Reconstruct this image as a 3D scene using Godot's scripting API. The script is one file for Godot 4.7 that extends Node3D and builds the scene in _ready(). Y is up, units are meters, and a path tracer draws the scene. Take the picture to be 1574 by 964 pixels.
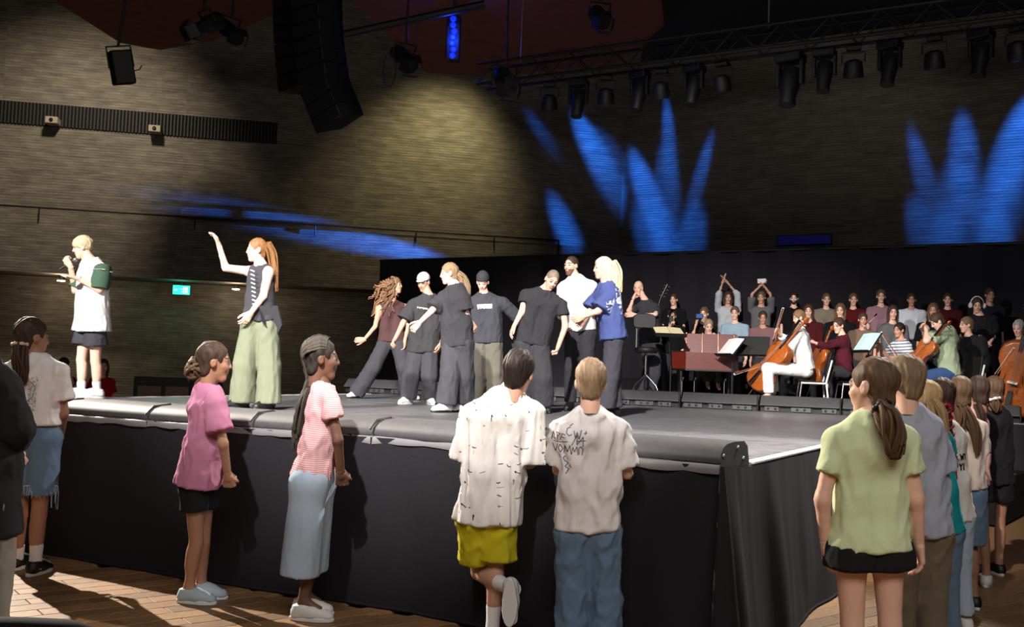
extends Node3D
# A concert hall: dancers and an orchestra on a draped stage, children watching from the parquet in front.

const EYE := Vector3(0, 1.40, 0)
const FOCAL := 1540.8
const PITCH := 0.058
const ROLL := 0.036
const YAW := -0.507
const CORNER := Vector3(1.105, 0, -4.749)
const DECK := 0.96
const GALLERY := 0.12
var ALONG := Vector3(cos(YAW), 0, -sin(YAW))
var INTO := Vector3(-sin(YAW), 0, -cos(YAW))
var cam_x: Vector3
var cam_y: Vector3
var cam_f: Vector3
var M := {}
var taken := {}
var noise := FastNoiseLite.new()
var rng := RandomNumberGenerator.new()
var plane_a := Vector3.ZERO      # gallery wall: a point on it and its normal
var plane_n := Vector3.ZERO


func _ready():
	set_up_camera()
	set_up_light()
	noise.seed = 7
	noise.noise_type = FastNoiseLite.TYPE_SIMPLEX_SMOOTH
	noise.frequency = 1.0
	noise.fractal_type = FastNoiseLite.FRACTAL_FBM
	noise.fractal_octaves = 2
	rng.seed = 11
	make_materials()
	build_hall()
	build_stage()
	build_rigging()
	build_props()
	build_people()


func set_up_camera():
	var r := Vector3(1, 0, 0)
	var u := Vector3(0, cos(PITCH), sin(PITCH))
	cam_f = Vector3(0, sin(PITCH), -cos(PITCH))
	cam_x = r * cos(ROLL) + u * sin(ROLL)
	cam_y = -r * sin(ROLL) + u * cos(ROLL)
	var cam := Camera3D.new()
	cam.name = "camera"
	cam.fov = rad_to_deg(2.0 * atan(482.0 / FOCAL))
	cam.near = 0.1
	cam.far = 120.0
	add_child(cam)
	cam.transform = Transform3D(Basis(cam_x, cam_y, -cam_f), EYE)
	cam.current = true


func ray(x: float, y: float) -> Vector3:
	return cam_f + cam_x * ((x - 787.0) / FOCAL) - cam_y * ((y - 482.0) / FOCAL)


func at_depth(x: float, y: float, d: float) -> Vector3:      # a point d metres along the view axis
	return EYE + ray(x, y) * d


func at_height(x: float, y: float, h: float) -> Vector3:     # on the floor, the deck or another level
	var r := ray(x, y)
	return EYE + r * ((h - EYE.y) / r.y)


func at_row(x: float, y: float, t: float) -> Vector3:        # on the upright plane t metres behind the stage front
	var r := ray(x, y)
	return EYE + r * ((t - (EYE - CORNER).dot(INTO)) / r.dot(INTO))


func on_wall(x: float, y: float, back := 0.0) -> Vector3:     # on the gallery wall, or that far behind it
	var r := ray(x, y)
	return EYE + r * ((plane_a - plane_n * back - EYE).dot(plane_n) / r.dot(plane_n))


func depth_of(p: Vector3) -> float:
	return (p - EYE).dot(cam_f)


func st(s: float, t: float, h := 0.0) -> Vector3:            # stage axes: s metres from the corner along the front, t metres into it
	return CORNER - ALONG * s + INTO * t + Vector3(0, h, 0)


func lamp_spot(called, at: Vector3, to: Vector3, angle: float, energy: float, color: Color, size := 0.08, soft := 0.4):
	var l := SpotLight3D.new()
	l.name = called
	l.light_color = color
	l.light_energy = energy
	l.spot_angle = angle
	l.spot_angle_attenuation = soft
	l.spot_range = 60.0
	l.spot_attenuation = 2.0
	l.light_size = size
	l.shadow_enabled = true
	add_child(l, true)
	l.look_at_from_position(at, to, Vector3.UP if absf((to - at).normalized().y) < 0.98 else Vector3.RIGHT)
	return l


func lamp_area(called, at: Vector3, to: Vector3, size: Vector2, energy: float, color: Color):
	var l := AreaLight3D.new()
	l.name = called
	l.light_color = color
	l.light_energy = energy
	l.area_size = size
	l.area_range = 60.0
	l.shadow_enabled = true
	add_child(l, true)
	l.look_at_from_position(at, to, Vector3.UP if absf((to - at).normalized().y) < 0.98 else Vector3.RIGHT)
	return l


func set_up_light():
	var e := Environment.new()
	e.background_mode = Environment.BG_COLOR
	e.background_color = Color(0.012, 0.012, 0.014)
	e.tonemap_mode = Environment.TONE_MAPPER_LINEAR
	e.tonemap_exposure = 1.0
	e.sdfgi_enabled = true
	e.ssao_enabled = true
	e.ssil_enabled = true
	var w := WorldEnvironment.new()
	w.name = "environment"
	w.environment = e
	add_child(w)
	plane_a = at_row(963, 391, 18.4)
	var a := deg_to_rad(11.4)
	plane_n = Vector3(sin(a), 0, cos(a))
	var white := Color(1.0, 0.97, 0.95)
	# profile spots on the front-of-house bridge, one from each end, that make the performers blaze
	lamp_spot("front_spot", Vector3(-7.5, 7.6, 1.0), st(6.6, 3.4, 1.4), 11.8, 560.0, white, 0.12, 0.35)
	lamp_spot("front_spot", Vector3(-2.0, 8.2, 1.5), st(3.1, 5.0, 1.3), 19.4, 600.0, white, 0.12, 0.6)
	# back lights on the bridge over the deck, which throw the shadows of the stage edge and the children forward
	lamp_spot("back_spot", Vector3(-9.0, 7.2, -12.6), Vector3(-2.3, 0.4, -5.6), 17.0, 420.0, Color(1.0, 0.95, 0.88), 0.05, 0.3)
	lamp_spot("back_spot", Vector3(5.5, 7.6, -10.5), Vector3(0.2, 0.9, -5.2), 18.0, 120.0, Color(1.0, 0.97, 0.93), 0.06, 0.4)
	# orchestra wash from the side bridge
	lamp_spot("orchestra_spot", Vector3(-2.5, 6.3, -7.0), st(1.0, 10.6, 1.2), 13.0, 130.0, Color(1.0, 0.96, 0.92), 0.15, 0.9)
	lamp_spot("orchestra_spot", Vector3(-2.5, 6.4, -7.2), st(1.4, 11.8, 1.6), 20.0, 20.0, Color(0.96, 0.96, 1.0), 0.15, 0.8)
	# dimmed house lights in the ceiling over the audience
	lamp_area("house_light", Vector3(0.5, 6.6, 2.5), Vector3(0.3, 0.6, -4.2), Vector2(7, 2.5), 47.0, Color(1.0, 0.97, 0.95))
	# cove lights at the sails wash the gallery wall; the last is added fill
	lamp_spot("wall_wash", on_wall(740, 60, -2.2), on_wall(670, 250), 40.0, 21.0, Color(1.0, 0.94, 0.72), 0.3, 1.0)
	lamp_spot("wall_wash", on_wall(150, -120, -4.5), on_wall(120, 270), 40.0, 46.0, Color(1.0, 0.94, 0.84), 0.3, 1.0)
	lamp_spot("wall_wash", st(2.0, 15.6, 9.4), at_row(1250, 300, 18.4), 62.0, 1.0, Color(1.0, 0.98, 0.93), 0.3, 1.0)  # unseen fill lamp added to lift the dim rear wall
	blue_beams()


func blue_beams():
	var blue := Color(0.14, 0.44, 1.0)
	# beam lamps hung from the roof above the sails, shining down along the wall.
	# each lit streak: the pixels of its two ends on the wall, its width in metres, its brightness
	var streaks := [
		[880, 168, 985, 370, 1.0, 3.4], [905, 190, 975, 345, 1.5, 1.0], [842, 290, 905, 430, 0.8, 2.2], [852, 325, 905, 450, 1.2, 0.8], [806, 165, 870, 260, 0.5, 0.6],
		[968, 225, 1045, 430, 0.9, 3.0], [975, 300, 1040, 470, 1.4, 1.2], [1024, 150, 1040, 400, 0.5, 1.4], [1022, 210, 1032, 440, 1.0, 1.0], [1096, 200, 1040, 400, 0.5, 1.2],
		[1072, 300, 1050, 470, 1.2, 1.2], [1010, 300, 1045, 500, 1.6, 0.9],
		[1398, 190, 1455, 400, 0.6, 1.2], [1402, 290, 1432, 430, 1.1, 1.0], [1478, 165, 1488, 400, 0.9, 1.8], [1468, 230, 1480, 440, 1.3, 1.0],
		[1588, 140, 1497, 410, 1.1, 3.6], [1565, 220, 1505, 440, 1.5, 1.3], [1452, 300, 1466, 500, 1.5, 1.0], [1535, 300, 1520, 490, 1.6, 1.2],
	]
	for b in streaks:
		if b[0] < 963:                          # this side of the corner the gallery wall catches the light
			beam(on_wall(b[0], b[1], GALLERY), on_wall(b[2], b[3], GALLERY), plane_n, b[4], b[5], blue)
		else:
			beam(at_row(b[0], b[1], 18.4), at_row(b[2], b[3], 18.4), -INTO, b[4], b[5], blue)
	# one more on the floor behind the black drape, laid nearly along the gallery wall
	beam(on_wall(690, 400, 0.0), on_wall(215, 298, 0.0), plane_n, 0.85, 3.2, blue, 4.6)


func beam(near: Vector3, far: Vector3, out: Vector3, width: float, bright: float, color: Color, back := 0.0):
	var along := (far - near).normalized()
	var l := near.distance_to(far)
	var a := back if back > 0.0 else maxf(1.5, (10.3 - near.y) / maxf(-along.y, 0.3))
	var off := clampf(width * a * (a + l) / (l * (a + l * 0.5)), 0.45, 2.2)
	var a0 := atan2(a, off)
	var a1 := atan2(a + l, off)
	var mid := (a0 + a1) * 0.5
	var at := near - along * a + out * off
	var dir := along * sin(mid) - out * cos(mid)
	var d := off / cos(mid)
	lamp_spot("beam_lamp", at, at + dir, rad_to_deg((a1 - a0) * 0.5), bright * 1.35 * d * d * d / off, color, 0.06, 1.0)


# ---------------------------------------------------------------- distance fields turned into skin and cloth

class Field:
	var o: Vector3
	var c: float
	var nx: int
	var ny: int
	var nz: int
	var g := PackedFloat32Array()

	func _init(lo: Vector3, hi: Vector3, cell: float):
		o = lo
		c = cell
		nx = int(ceil((hi.x - lo.x) / cell)) + 2
		ny = int(ceil((hi.y - lo.y) / cell)) + 2
		nz = int(ceil((hi.z - lo.z) / cell)) + 2
		g.resize(nx * ny * nz)
		g.fill(9.0)

	# a tapered capsule joined smoothly; flat: its far end is cut square; carve: taken away in place of added
	func bone(a: Vector3, b: Vector3, ra: float, rb: float, k: float, flat := false, carve := false) -> void:
		var m := maxf(ra, rb) + k + c * 2.0
		var x0 := maxi(0, int((minf(a.x, b.x) - m - o.x) / c))
		var x1 := mini(nx, int((maxf(a.x, b.x) + m - o.x) / c) + 2)
		var y0 := maxi(0, int((minf(a.y, b.y) - m - o.y) / c))
		var y1 := mini(ny, int((maxf(a.y, b.y) + m - o.y) / c) + 2)
		var z0 := maxi(0, int((minf(a.z, b.z) - m - o.z) / c))
		var z1 := mini(nz, int((maxf(a.z, b.z) + m - o.z) / c) + 2)
		var bx := b.x - a.x
		var by := b.y - a.y
		var bz := b.z - a.z
		var len := maxf(sqrt(bx * bx + by * by + bz * bz), 0.00001)
		var inv := 1.0 / (len * len)
		var dr := rb - ra
		var k4 := 0.25 / maxf(k, 0.00001)
		for z in range(z0, z1):
			var pz := o.z + z * c - a.z
			for y in range(y0, y1):
				var py := o.y + y * c - a.y
				var yz := py * by + pz * bz
				var i := x0 + nx * (y + ny * z)
				var pxx := o.x + x0 * c - a.x
				for x in range(x0, x1):
					var raw := (pxx * bx + yz) * inv
					var t := clampf(raw, 0.0, 1.0)
					var ex := pxx - bx * t
					var ey := py - by * t
					var ez := pz - bz * t
					var d := sqrt(ex * ex + ey * ey + ez * ez) - ra - dr * t
					if flat:
						var over := (raw - 1.0) * len
						if over > d:
							d = over
					var e := g[i]
					if carve:
						d = -d
						var hc := k - absf(e - d)
						g[i] = maxf(e, d) + (hc * hc * k4 if hc > 0.0 else 0.0)
					elif d < e + k:
						var h := k - absf(e - d)
						g[i] = minf(e, d) - (h * h * k4 if h > 0.0 else 0.0)
					i += 1
					pxx += c

	func ball(p: Vector3, r: Vector3, k: float, carve := false) -> void:      # an ellipsoid along the field's axes
		var m := k + c * 2.0
		var k4 := 0.25 / maxf(k, 0.00001)
		for z in range(maxi(0, int((p.z - r.z - m - o.z) / c)), mini(nz, int((p.z + r.z + m - o.z) / c) + 2)):
			for y in range(maxi(0, int((p.y - r.y - m - o.y) / c)), mini(ny, int((p.y + r.y + m - o.y) / c) + 2)):
				var i0 := nx * (y + ny * z)
				for x in range(maxi(0, int((p.x - r.x - m - o.x) / c)), mini(nx, int((p.x + r.x + m - o.x) / c) + 2)):
					var q := (o + Vector3(x, y, z) * c - p) / r
					var k0 := q.length()
					var k1 := (q / r).length()
					var d := k0 * (k0 - 1.0) / maxf(k1, 0.0001)
					var i := i0 + x
					var e := g[i]
					if carve:
						d = -d
						var hc := k - absf(e - d)
						g[i] = maxf(e, d) + (hc * hc * k4 if hc > 0.0 else 0.0)
					elif d < e + k:
						var h := k - absf(e - d)
						g[i] = minf(e, d) - (h * h * k4 if h > 0.0 else 0.0)

	func half(p: Vector3, n: Vector3) -> void:                                 # keep what lies against n
		for z in nz:
			for y in ny:
				var i := nx * (y + ny * z)
				var q := (o + Vector3(0, y, z) * c - p).dot(n)
				var s := c * n.x
				for x in nx:
					if q > g[i]:
						g[i] = q
					i += 1
					q += s

	func surface() -> Array:                                                   # surface nets: [vertices, triangles]
		var vid := PackedInt32Array()
		vid.resize(g.size())
		vid.fill(-1)
		var v := PackedVector3Array()
		var tri := PackedInt32Array()
		var sy := nx
		var sz := nx * ny
		var off := PackedInt32Array([0, 1, sy, sy + 1, sz, sz + 1, sz + sy, sz + sy + 1])
		var ea := PackedInt32Array([0, 2, 4, 6, 0, 1, 4, 5, 0, 1, 2, 3])
		var eb := PackedInt32Array([1, 3, 5, 7, 2, 3, 6, 7, 4, 5, 6, 7])
		var far := c * 1.9
		var val := PackedFloat32Array()
		val.resize(8)
		for z in nz - 1:
			for y in ny - 1:
				var i := sy * y + sz * z
				for x in nx - 1:
					var g0 := g[i]
					if g0 < far and g0 > -far:
						var inside := 0
						for k in 8:
							var w := g[i + off[k]]
							val[k] = w
							if w < 0.0:
								inside += 1
						if inside > 0 and inside < 8:
							var sum := Vector3.ZERO
							var cnt := 0
							for k in 12:
								var p := ea[k]
								var q := eb[k]
								var va := val[p]
								var vb := val[q]
								if (va < 0.0) != (vb < 0.0):
									var t := va / (va - vb)
									var fp := Vector3(p & 1, (p >> 1) & 1, p >> 2)
									var fq := Vector3(q & 1, (q >> 1) & 1, q >> 2)
									sum += fp.lerp(fq, t)
									cnt += 1
							vid[i] = v.size()
							v.append(o + (Vector3(x, y, z) + sum / cnt) * c)
					i += 1
		for z in range(1, nz - 1):
			for y in range(1, ny - 1):
				var i := sy * y + sz * z + 1
				for x in range(1, nx - 1):
					if vid[i] >= 0:
						var s0 := g[i] < 0.0
						if s0 != (g[i + 1] < 0.0):
							quad(tri, vid[i], vid[i - sy], vid[i - sy - sz], vid[i - sz], s0)
						if s0 != (g[i + sy] < 0.0):
							quad(tri, vid[i], vid[i - sz], vid[i - sz - 1], vid[i - 1], s0)
						if s0 != (g[i + sz] < 0.0):
							quad(tri, vid[i], vid[i - 1], vid[i - 1 - sy], vid[i - sy], s0)
					i += 1
		return [v, tri]

	static func quad(tri: PackedInt32Array, a: int, b: int, cc: int, d: int, turned: bool) -> void:
		if a < 0 or b < 0 or cc < 0 or d < 0:
			return
		if turned:
			tri.append_array(PackedInt32Array([a, cc, b, a, d, cc]))
		else:
			tri.append_array(PackedInt32Array([a, b, cc, a, cc, d]))


# normals of an indexed mesh whose front faces run clockwise
static func normals_of(v: PackedVector3Array, tri: PackedInt32Array) -> PackedVector3Array:
	var n := PackedVector3Array()
	n.resize(v.size())
	for k in range(0, tri.size(), 3):
		var a := tri[k]
		var b := tri[k + 1]
		var d := tri[k + 2]
		var w := (v[d] - v[a]).cross(v[b] - v[a])
		n[a] += w
		n[b] += w
		n[d] += w
	for k in n.size():
		n[k] = n[k].normalized()
	return n


class Shape:                                                     # gathers triangles and becomes one named mesh
	var v := PackedVector3Array()
	var n := PackedVector3Array()
	var col := PackedColorArray()
	var uv := PackedVector2Array()
	var tri := PackedInt32Array()
	var tint := Color.WHITE

	func vert(p: Vector3, nn: Vector3, w := Vector2.ZERO) -> int:
		v.append(p)
		n.append(nn)
		col.append(tint)
		uv.append(w)
		return v.size() - 1

	func face(a: int, b: int, c: int) -> void:                     # turned so that it faces along its normals
		if (v[b] - v[a]).cross(v[c] - v[a]).dot(n[a] + n[b] + n[c]) > 0.0:
			tri.append_array(PackedInt32Array([a, c, b]))
		else:
			tri.append_array(PackedInt32Array([a, b, c]))

	func quad(a: Vector3, b: Vector3, c: Vector3, d: Vector3, out: Vector3) -> void:
		var nn := (b - a).cross(c - a)
		if nn.length_squared() < 1e-14:
			nn = (c - a).cross(d - a)
		nn = nn.normalized()
		if nn.dot(out) < 0.0:
			nn = -nn
		var i := vert(a, nn, Vector2(0, 1))
		vert(b, nn, Vector2(1, 1))
		vert(c, nn, Vector2(1, 0))
		vert(d, nn, Vector2(0, 0))
		face(i, i + 1, i + 2)
		face(i, i + 2, i + 3)

	# a box with chamfered edges, given by its frame: centre, axes and half sizes
	func box(xf: Transform3D, half: Vector3, bevel := 0.0) -> void:
		var hb := minf(bevel, minf(half.x, minf(half.y, half.z)) * 0.9)
		var ax := [xf.basis.x.normalized(), xf.basis.y.normalized(), xf.basis.z.normalized()]
		for k in 3:
			var p := (k + 1) % 3
			var q := (k + 2) % 3
			for s in [-1.0, 1.0]:
				var m: Vector3 = xf.origin + ax[k] * half[k] * s
				var e: Vector3 = ax[p] * (half[p] - hb)
				var f: Vector3 = ax[q] * (half[q] - hb)
				quad(m - e - f, m + e - f, m + e + f, m - e + f, ax[k] * s)
		if hb > 0.0:
			for k in 3:
				var p := (k + 1) % 3
				var q := (k + 2) % 3
				var run: Vector3 = ax[k] * (half[k] - hb)
				for s in [-1.0, 1.0]:
					for t in [-1.0, 1.0]:
						var a: Vector3 = xf.origin + ax[p] * half[p] * s + ax[q] * (half[q] - hb) * t
						var b: Vector3 = xf.origin + ax[p] * (half[p] - hb) * s + ax[q] * half[q] * t
						quad(a - run, a + run, b + run, b - run, ax[p] * s + ax[q] * t)
			for sx in [-1.0, 1.0]:
				for sy in [-1.0, 1.0]:
					for sz in [-1.0, 1.0]:
						var a: Vector3 = xf.origin + ax[0] * half.x * sx + ax[1] * (half.y - hb) * sy + ax[2] * (half.z - hb) * sz
						var b: Vector3 = xf.origin + ax[0] * (half.x - hb) * sx + ax[1] * half.y * sy + ax[2] * (half.z - hb) * sz
						var c: Vector3 = xf.origin + ax[0] * (half.x - hb) * sx + ax[1] * (half.y - hb) * sy + ax[2] * half.z * sz
						var nn: Vector3 = (ax[0] * sx + ax[1] * sy + ax[2] * sz).normalized()
						var i := vert(a, nn)
						vert(b, nn)
						vert(c, nn)
						face(i, i + 1, i + 2)

	# rings of equal length joined into a skin; closed rings unless open
	func loft(rings: Array, caps := true, open := false) -> void:
		var m: int = rings[0].size()
		var start := v.size()
		var span := m if open else m + 1
		for r in rings.size():
			var ring: PackedVector3Array = rings[r]
			for k in span:
				vert(ring[k % m], Vector3.ZERO, Vector2(float(k) / (span - 1), float(r) / maxi(1, rings.size() - 1)))
		var centre := Vector3.ZERO
		for r in rings.size() - 1:
			for k in span - 1:
				var a := start + r * span + k
				var nn := (v[a + span] - v[a]).cross(v[a + 1] - v[a])
				nn += (v[a + span + 1] - v[a + 1]).cross(v[a + span + 1] - v[a + span])
				for w in [a, a + 1, a + span, a + span + 1]:
					n[w] += nn
		if not open:
			for r in rings.size():
				var a := start + r * span
				var sum := n[a] + n[a + span - 1]
				n[a] = sum
				n[a + span - 1] = sum
		# point the normals away from the middle line
		var turn := 0.0
		for r in rings.size():
			var mid := Vector3.ZERO
			for k in m:
				mid += rings[r][k]
			mid /= m
			for k in span:
				turn += n[start + r * span + k].normalized().dot(v[start + r * span + k] - mid)
		for k in range(start, v.size()):
			n[k] = n[k].normalized() * (-1.0 if turn < 0.0 and not open else 1.0)
		for r in rings.size() - 1:
			for k in span - 1:
				var a := start + r * span + k
				face(a, a + 1, a + span)
				face(a + 1, a + span + 1, a + span)
		if caps and not open:
			for r in [0, rings.size() - 1]:
				var mid := Vector3.ZERO
				for p in rings[r]:
					mid += p
				mid /= m
				var nn: Vector3 = (rings[r][1] - rings[r][0]).cross(rings[r][m / 3] - rings[r][0]).normalized()
				var inner := Vector3.ZERO
				for p in rings[1 if r == 0 else rings.size() - 2]:
					inner += p
				if nn.dot(mid - inner / m) < 0.0:
					nn = -nn
				var h := vert(mid, nn)
				var first := v.size()
				for k in m:
					vert(rings[r][k], nn)
				for k in m:
					face(h, first + k, first + (k + 1) % m)

	static func ring_at(p: Vector3, x: Vector3, y: Vector3, sides: int) -> PackedVector3Array:
		var out := PackedVector3Array()
		for k in sides:
			var a := TAU * k / sides
			out.append(p + x * cos(a) + y * sin(a))
		return out

	func tube(path: Array, radii, sides := 8, caps := true, flat := 1.0) -> void:
		var rings := []
		var side := Vector3.ZERO
		for k in path.size():
			var dir: Vector3 = (path[mini(k + 1, path.size() - 1)] - path[maxi(k - 1, 0)]).normalized()
			if side == Vector3.ZERO:
				side = dir.cross(Vector3.UP if absf(dir.y) < 0.9 else Vector3.RIGHT).normalized()
			side = (side - dir * side.dot(dir)).normalized()
			var r: float = radii[k] if radii is Array or radii is PackedFloat32Array else radii
			rings.append(ring_at(path[k], side * r, dir.cross(side) * r * flat, sides))
		loft(rings, caps)

	func rod(a: Vector3, b: Vector3, r: float, sides := 8, r2 := -1.0) -> void:
		tube([a, b], [r, r if r2 < 0.0 else r2], sides)

	func lathe(xf: Transform3D, profile: Array, sides := 16, caps := true) -> void:   # [radius, height] pairs along xf's y
		var rings := []
		for p in profile:
			rings.append(ring_at(xf * Vector3(0, p[1], 0), xf.basis.x * p[0], xf.basis.z * p[0], sides))
		loft(rings, caps)

	func prism(outline: Array, lift: Vector3, bevel_in := 0.0) -> void:    # a flat outline pushed along lift
		var ring := PackedVector3Array(outline)
		var top := PackedVector3Array()
		var mid := Vector3.ZERO
		for p in ring:
			mid += p
		mid /= ring.size()
		for p in ring:
			top.append(p + lift)
		for k in ring.size():
			var b := (k + 1) % ring.size()
			var nn := (ring[b] - ring[k]).cross(lift).normalized()
			if bevel_in != 0.0:
				nn = -nn
			var i := vert(ring[k], nn)
			vert(ring[b], nn)
			vert(top[b], nn)
			vert(top[k], nn)
			var area_sign := 1.0
			face(i, i + 1, i + 2)
			face(i, i + 2, i + 3)
		var flatpts := PackedVector2Array()
		var ex := (ring[1] - ring[0]).normalized()
		var ez := lift.normalized()
		var ey := ez.cross(ex)
		for p in ring:
			flatpts.append(Vector2((p - mid).dot(ex), (p - mid).dot(ey)))
		var idx := Geometry2D.triangulate_polygon(flatpts)
		for s in 2:
			var first := v.size()
			for p in (ring if s == 0 else top):
				vert(p, -ez if s == 0 else ez)
			for k in range(0, idx.size(), 3):
				face(first + idx[k], first + idx[k + 1], first + idx[k + 2])

	func add(vs: PackedVector3Array, tris: PackedInt32Array, ns: PackedVector3Array, cols = null, xf := Transform3D.IDENTITY) -> void:
		var base := v.size()
		var mirrored := xf.basis.determinant() < 0.0
		var nb := xf.basis.inverse().transposed()
		for k in vs.size():
			v.append(xf * vs[k])
			n.append((nb * ns[k]).normalized())
			col.append(tint if cols == null else cols[k])
			uv.append(Vector2.ZERO)
		for k in range(0, tris.size(), 3):
			if mirrored:
				tri.append_array(PackedInt32Array([base + tris[k], base + tris[k + 2], base + tris[k + 1]]))
			else:
				tri.append_array(PackedInt32Array([base + tris[k], base + tris[k + 1], base + tris[k + 2]]))

	func mesh() -> ArrayMesh:
		var arrays := []
		arrays.resize(Mesh.ARRAY_MAX)
		arrays[Mesh.ARRAY_VERTEX] = v
		arrays[Mesh.ARRAY_NORMAL] = n
		arrays[Mesh.ARRAY_COLOR] = col
		arrays[Mesh.ARRAY_TEX_UV] = uv
		arrays[Mesh.ARRAY_INDEX] = tri
		var m := ArrayMesh.new()
		m.add_surface_from_arrays(Mesh.PRIMITIVE_TRIANGLES, arrays)
		return m


func numbered(called: String) -> String:
	var n: int = taken.get(called, 0)
	taken[called] = n + 1
	return called if n == 0 else "%s_%03d" % [called, n]


func thing(called: String, label: String, category: String, at := Vector3.ZERO, group := "") -> Node3D:
	var o := Node3D.new()
	o.name = numbered(called)
	add_child(o)
	o.position = at
	o.set_meta("label", label)
	o.set_meta("category", category)
	if group:
		o.set_meta("group", group)
	return o


func part(called: String, s, material: Material, parent: Node3D) -> MeshInstance3D:
	var o := MeshInstance3D.new()
	o.name = called
	o.mesh = s.mesh() if s is Shape else s
	o.material_override = material
	o.cast_shadow = GeometryInstance3D.SHADOW_CASTING_SETTING_ON
	parent.add_child(o, true)
	return o


func structure(called: String, s: Shape, material: Material, label := "") -> MeshInstance3D:
	var o := part(called, s, material, self)
	o.set_meta("kind", "structure")
	if label:
		o.set_meta("label", label)
	return o


func frame(at: Vector3, x: Vector3, y: Vector3) -> Transform3D:     # an upright frame: y kept, z = x cross y
	var yy := y.normalized()
	var xx := (x - yy * x.dot(yy)).normalized()
	return Transform3D(Basis(xx, yy, xx.cross(yy)), at)


# ---------------------------------------------------------------- materials

func plain(called: String, color: Color, rough := 0.8, metal := 0.0, spec := 0.5) -> StandardMaterial3D:
	if M.has(called):
		return M[called]
	var m := StandardMaterial3D.new()
	m.resource_name = called
	m.albedo_color = color
	m.roughness = rough
	m.metallic = metal
	m.metallic_specular = spec
	M[called] = m
	return m


func grain(called: String, f: float, stretch: Vector2, dark: Color, light: Color, size := 256, octaves := 4, sd := 3) -> ImageTexture:
	if M.has("tex_" + called):
		return M["tex_" + called]
	var nz := FastNoiseLite.new()
	nz.seed = sd
	nz.frequency = 1.0
	nz.fractal_octaves = octaves
	nz.noise_type = FastNoiseLite.TYPE_SIMPLEX_SMOOTH
	var im := Image.create(size, size, false, Image.FORMAT_RGB8)
	for y in size:
		for x in size:
			# wrapped on a torus so that the tile repeats without a seam
			var a := TAU * x / size
			var b := TAU * y / size
			var w := nz.get_noise_3d(cos(a) * f * stretch.x + 40.0, sin(a) * f * stretch.x + cos(b) * f * stretch.y, sin(b) * f * stretch.y + 9.0)
			im.set_pixel(x, y, dark.lerp(light, clampf(0.5 + w * 0.9, 0.0, 1.0)))
	var t := ImageTexture.create_from_image(im)
	M["tex_" + called] = t
	return t


func textured(called: String, tex: Texture2D, scale: Vector3, rough := 0.8, bump: Texture2D = null, height := 0.0, world := false) -> StandardMaterial3D:
	if M.has(called):
		return M[called]
	var m := StandardMaterial3D.new()
	m.resource_name = called
	m.albedo_texture = tex
	m.roughness = rough
	m.uv1_triplanar = true
	m.uv1_world_triplanar = world
	m.uv1_scale = scale
	if bump:
		m.heightmap_enabled = true
		m.heightmap_texture = bump
		m.heightmap_scale = height
	M[called] = m
	return m


# woven cloth: one colour with a fine weave tone and relief
func cloth(called: String, color: Color, spread := 0.10, scale := 9.0, rough := 0.92) -> StandardMaterial3D:
	if M.has(called):
		return M[called]
	var weave := grain("weave", 14.0, Vector2(1, 1), Color(0.5, 0.5, 0.5), Color(1, 1, 1), 128, 3, 5)
	var m := StandardMaterial3D.new()
	m.resource_name = called
	var base := color
	m.albedo_color = Color(minf(base.r * (1.0 + spread), 1.0), minf(base.g * (1.0 + spread), 1.0), minf(base.b * (1.0 + spread), 1.0))
	var key := "weave_%d" % int(spread * 100)
	m.albedo_texture = grain(key, 9.0, Vector2(1, 1), Color(1, 1, 1) * (1.0 - spread * 2.0) + Color(0, 0, 0, 1), Color(1, 1, 1), 128, 4, 6)
	m.uv1_triplanar = true
	m.uv1_scale = Vector3(scale, scale, scale)
	m.heightmap_enabled = true
	m.heightmap_texture = weave
	m.heightmap_scale = 0.12
	m.roughness = rough
	m.metallic_specular = 0.25
	m.rim_enabled = true
	m.rim = 0.15
	m.rim_tint = 0.6
	M[called] = m
	return m


# ---------------------------------------------------------------- figures

var heads := {}
var hands := {}
var caps := {}


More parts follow.
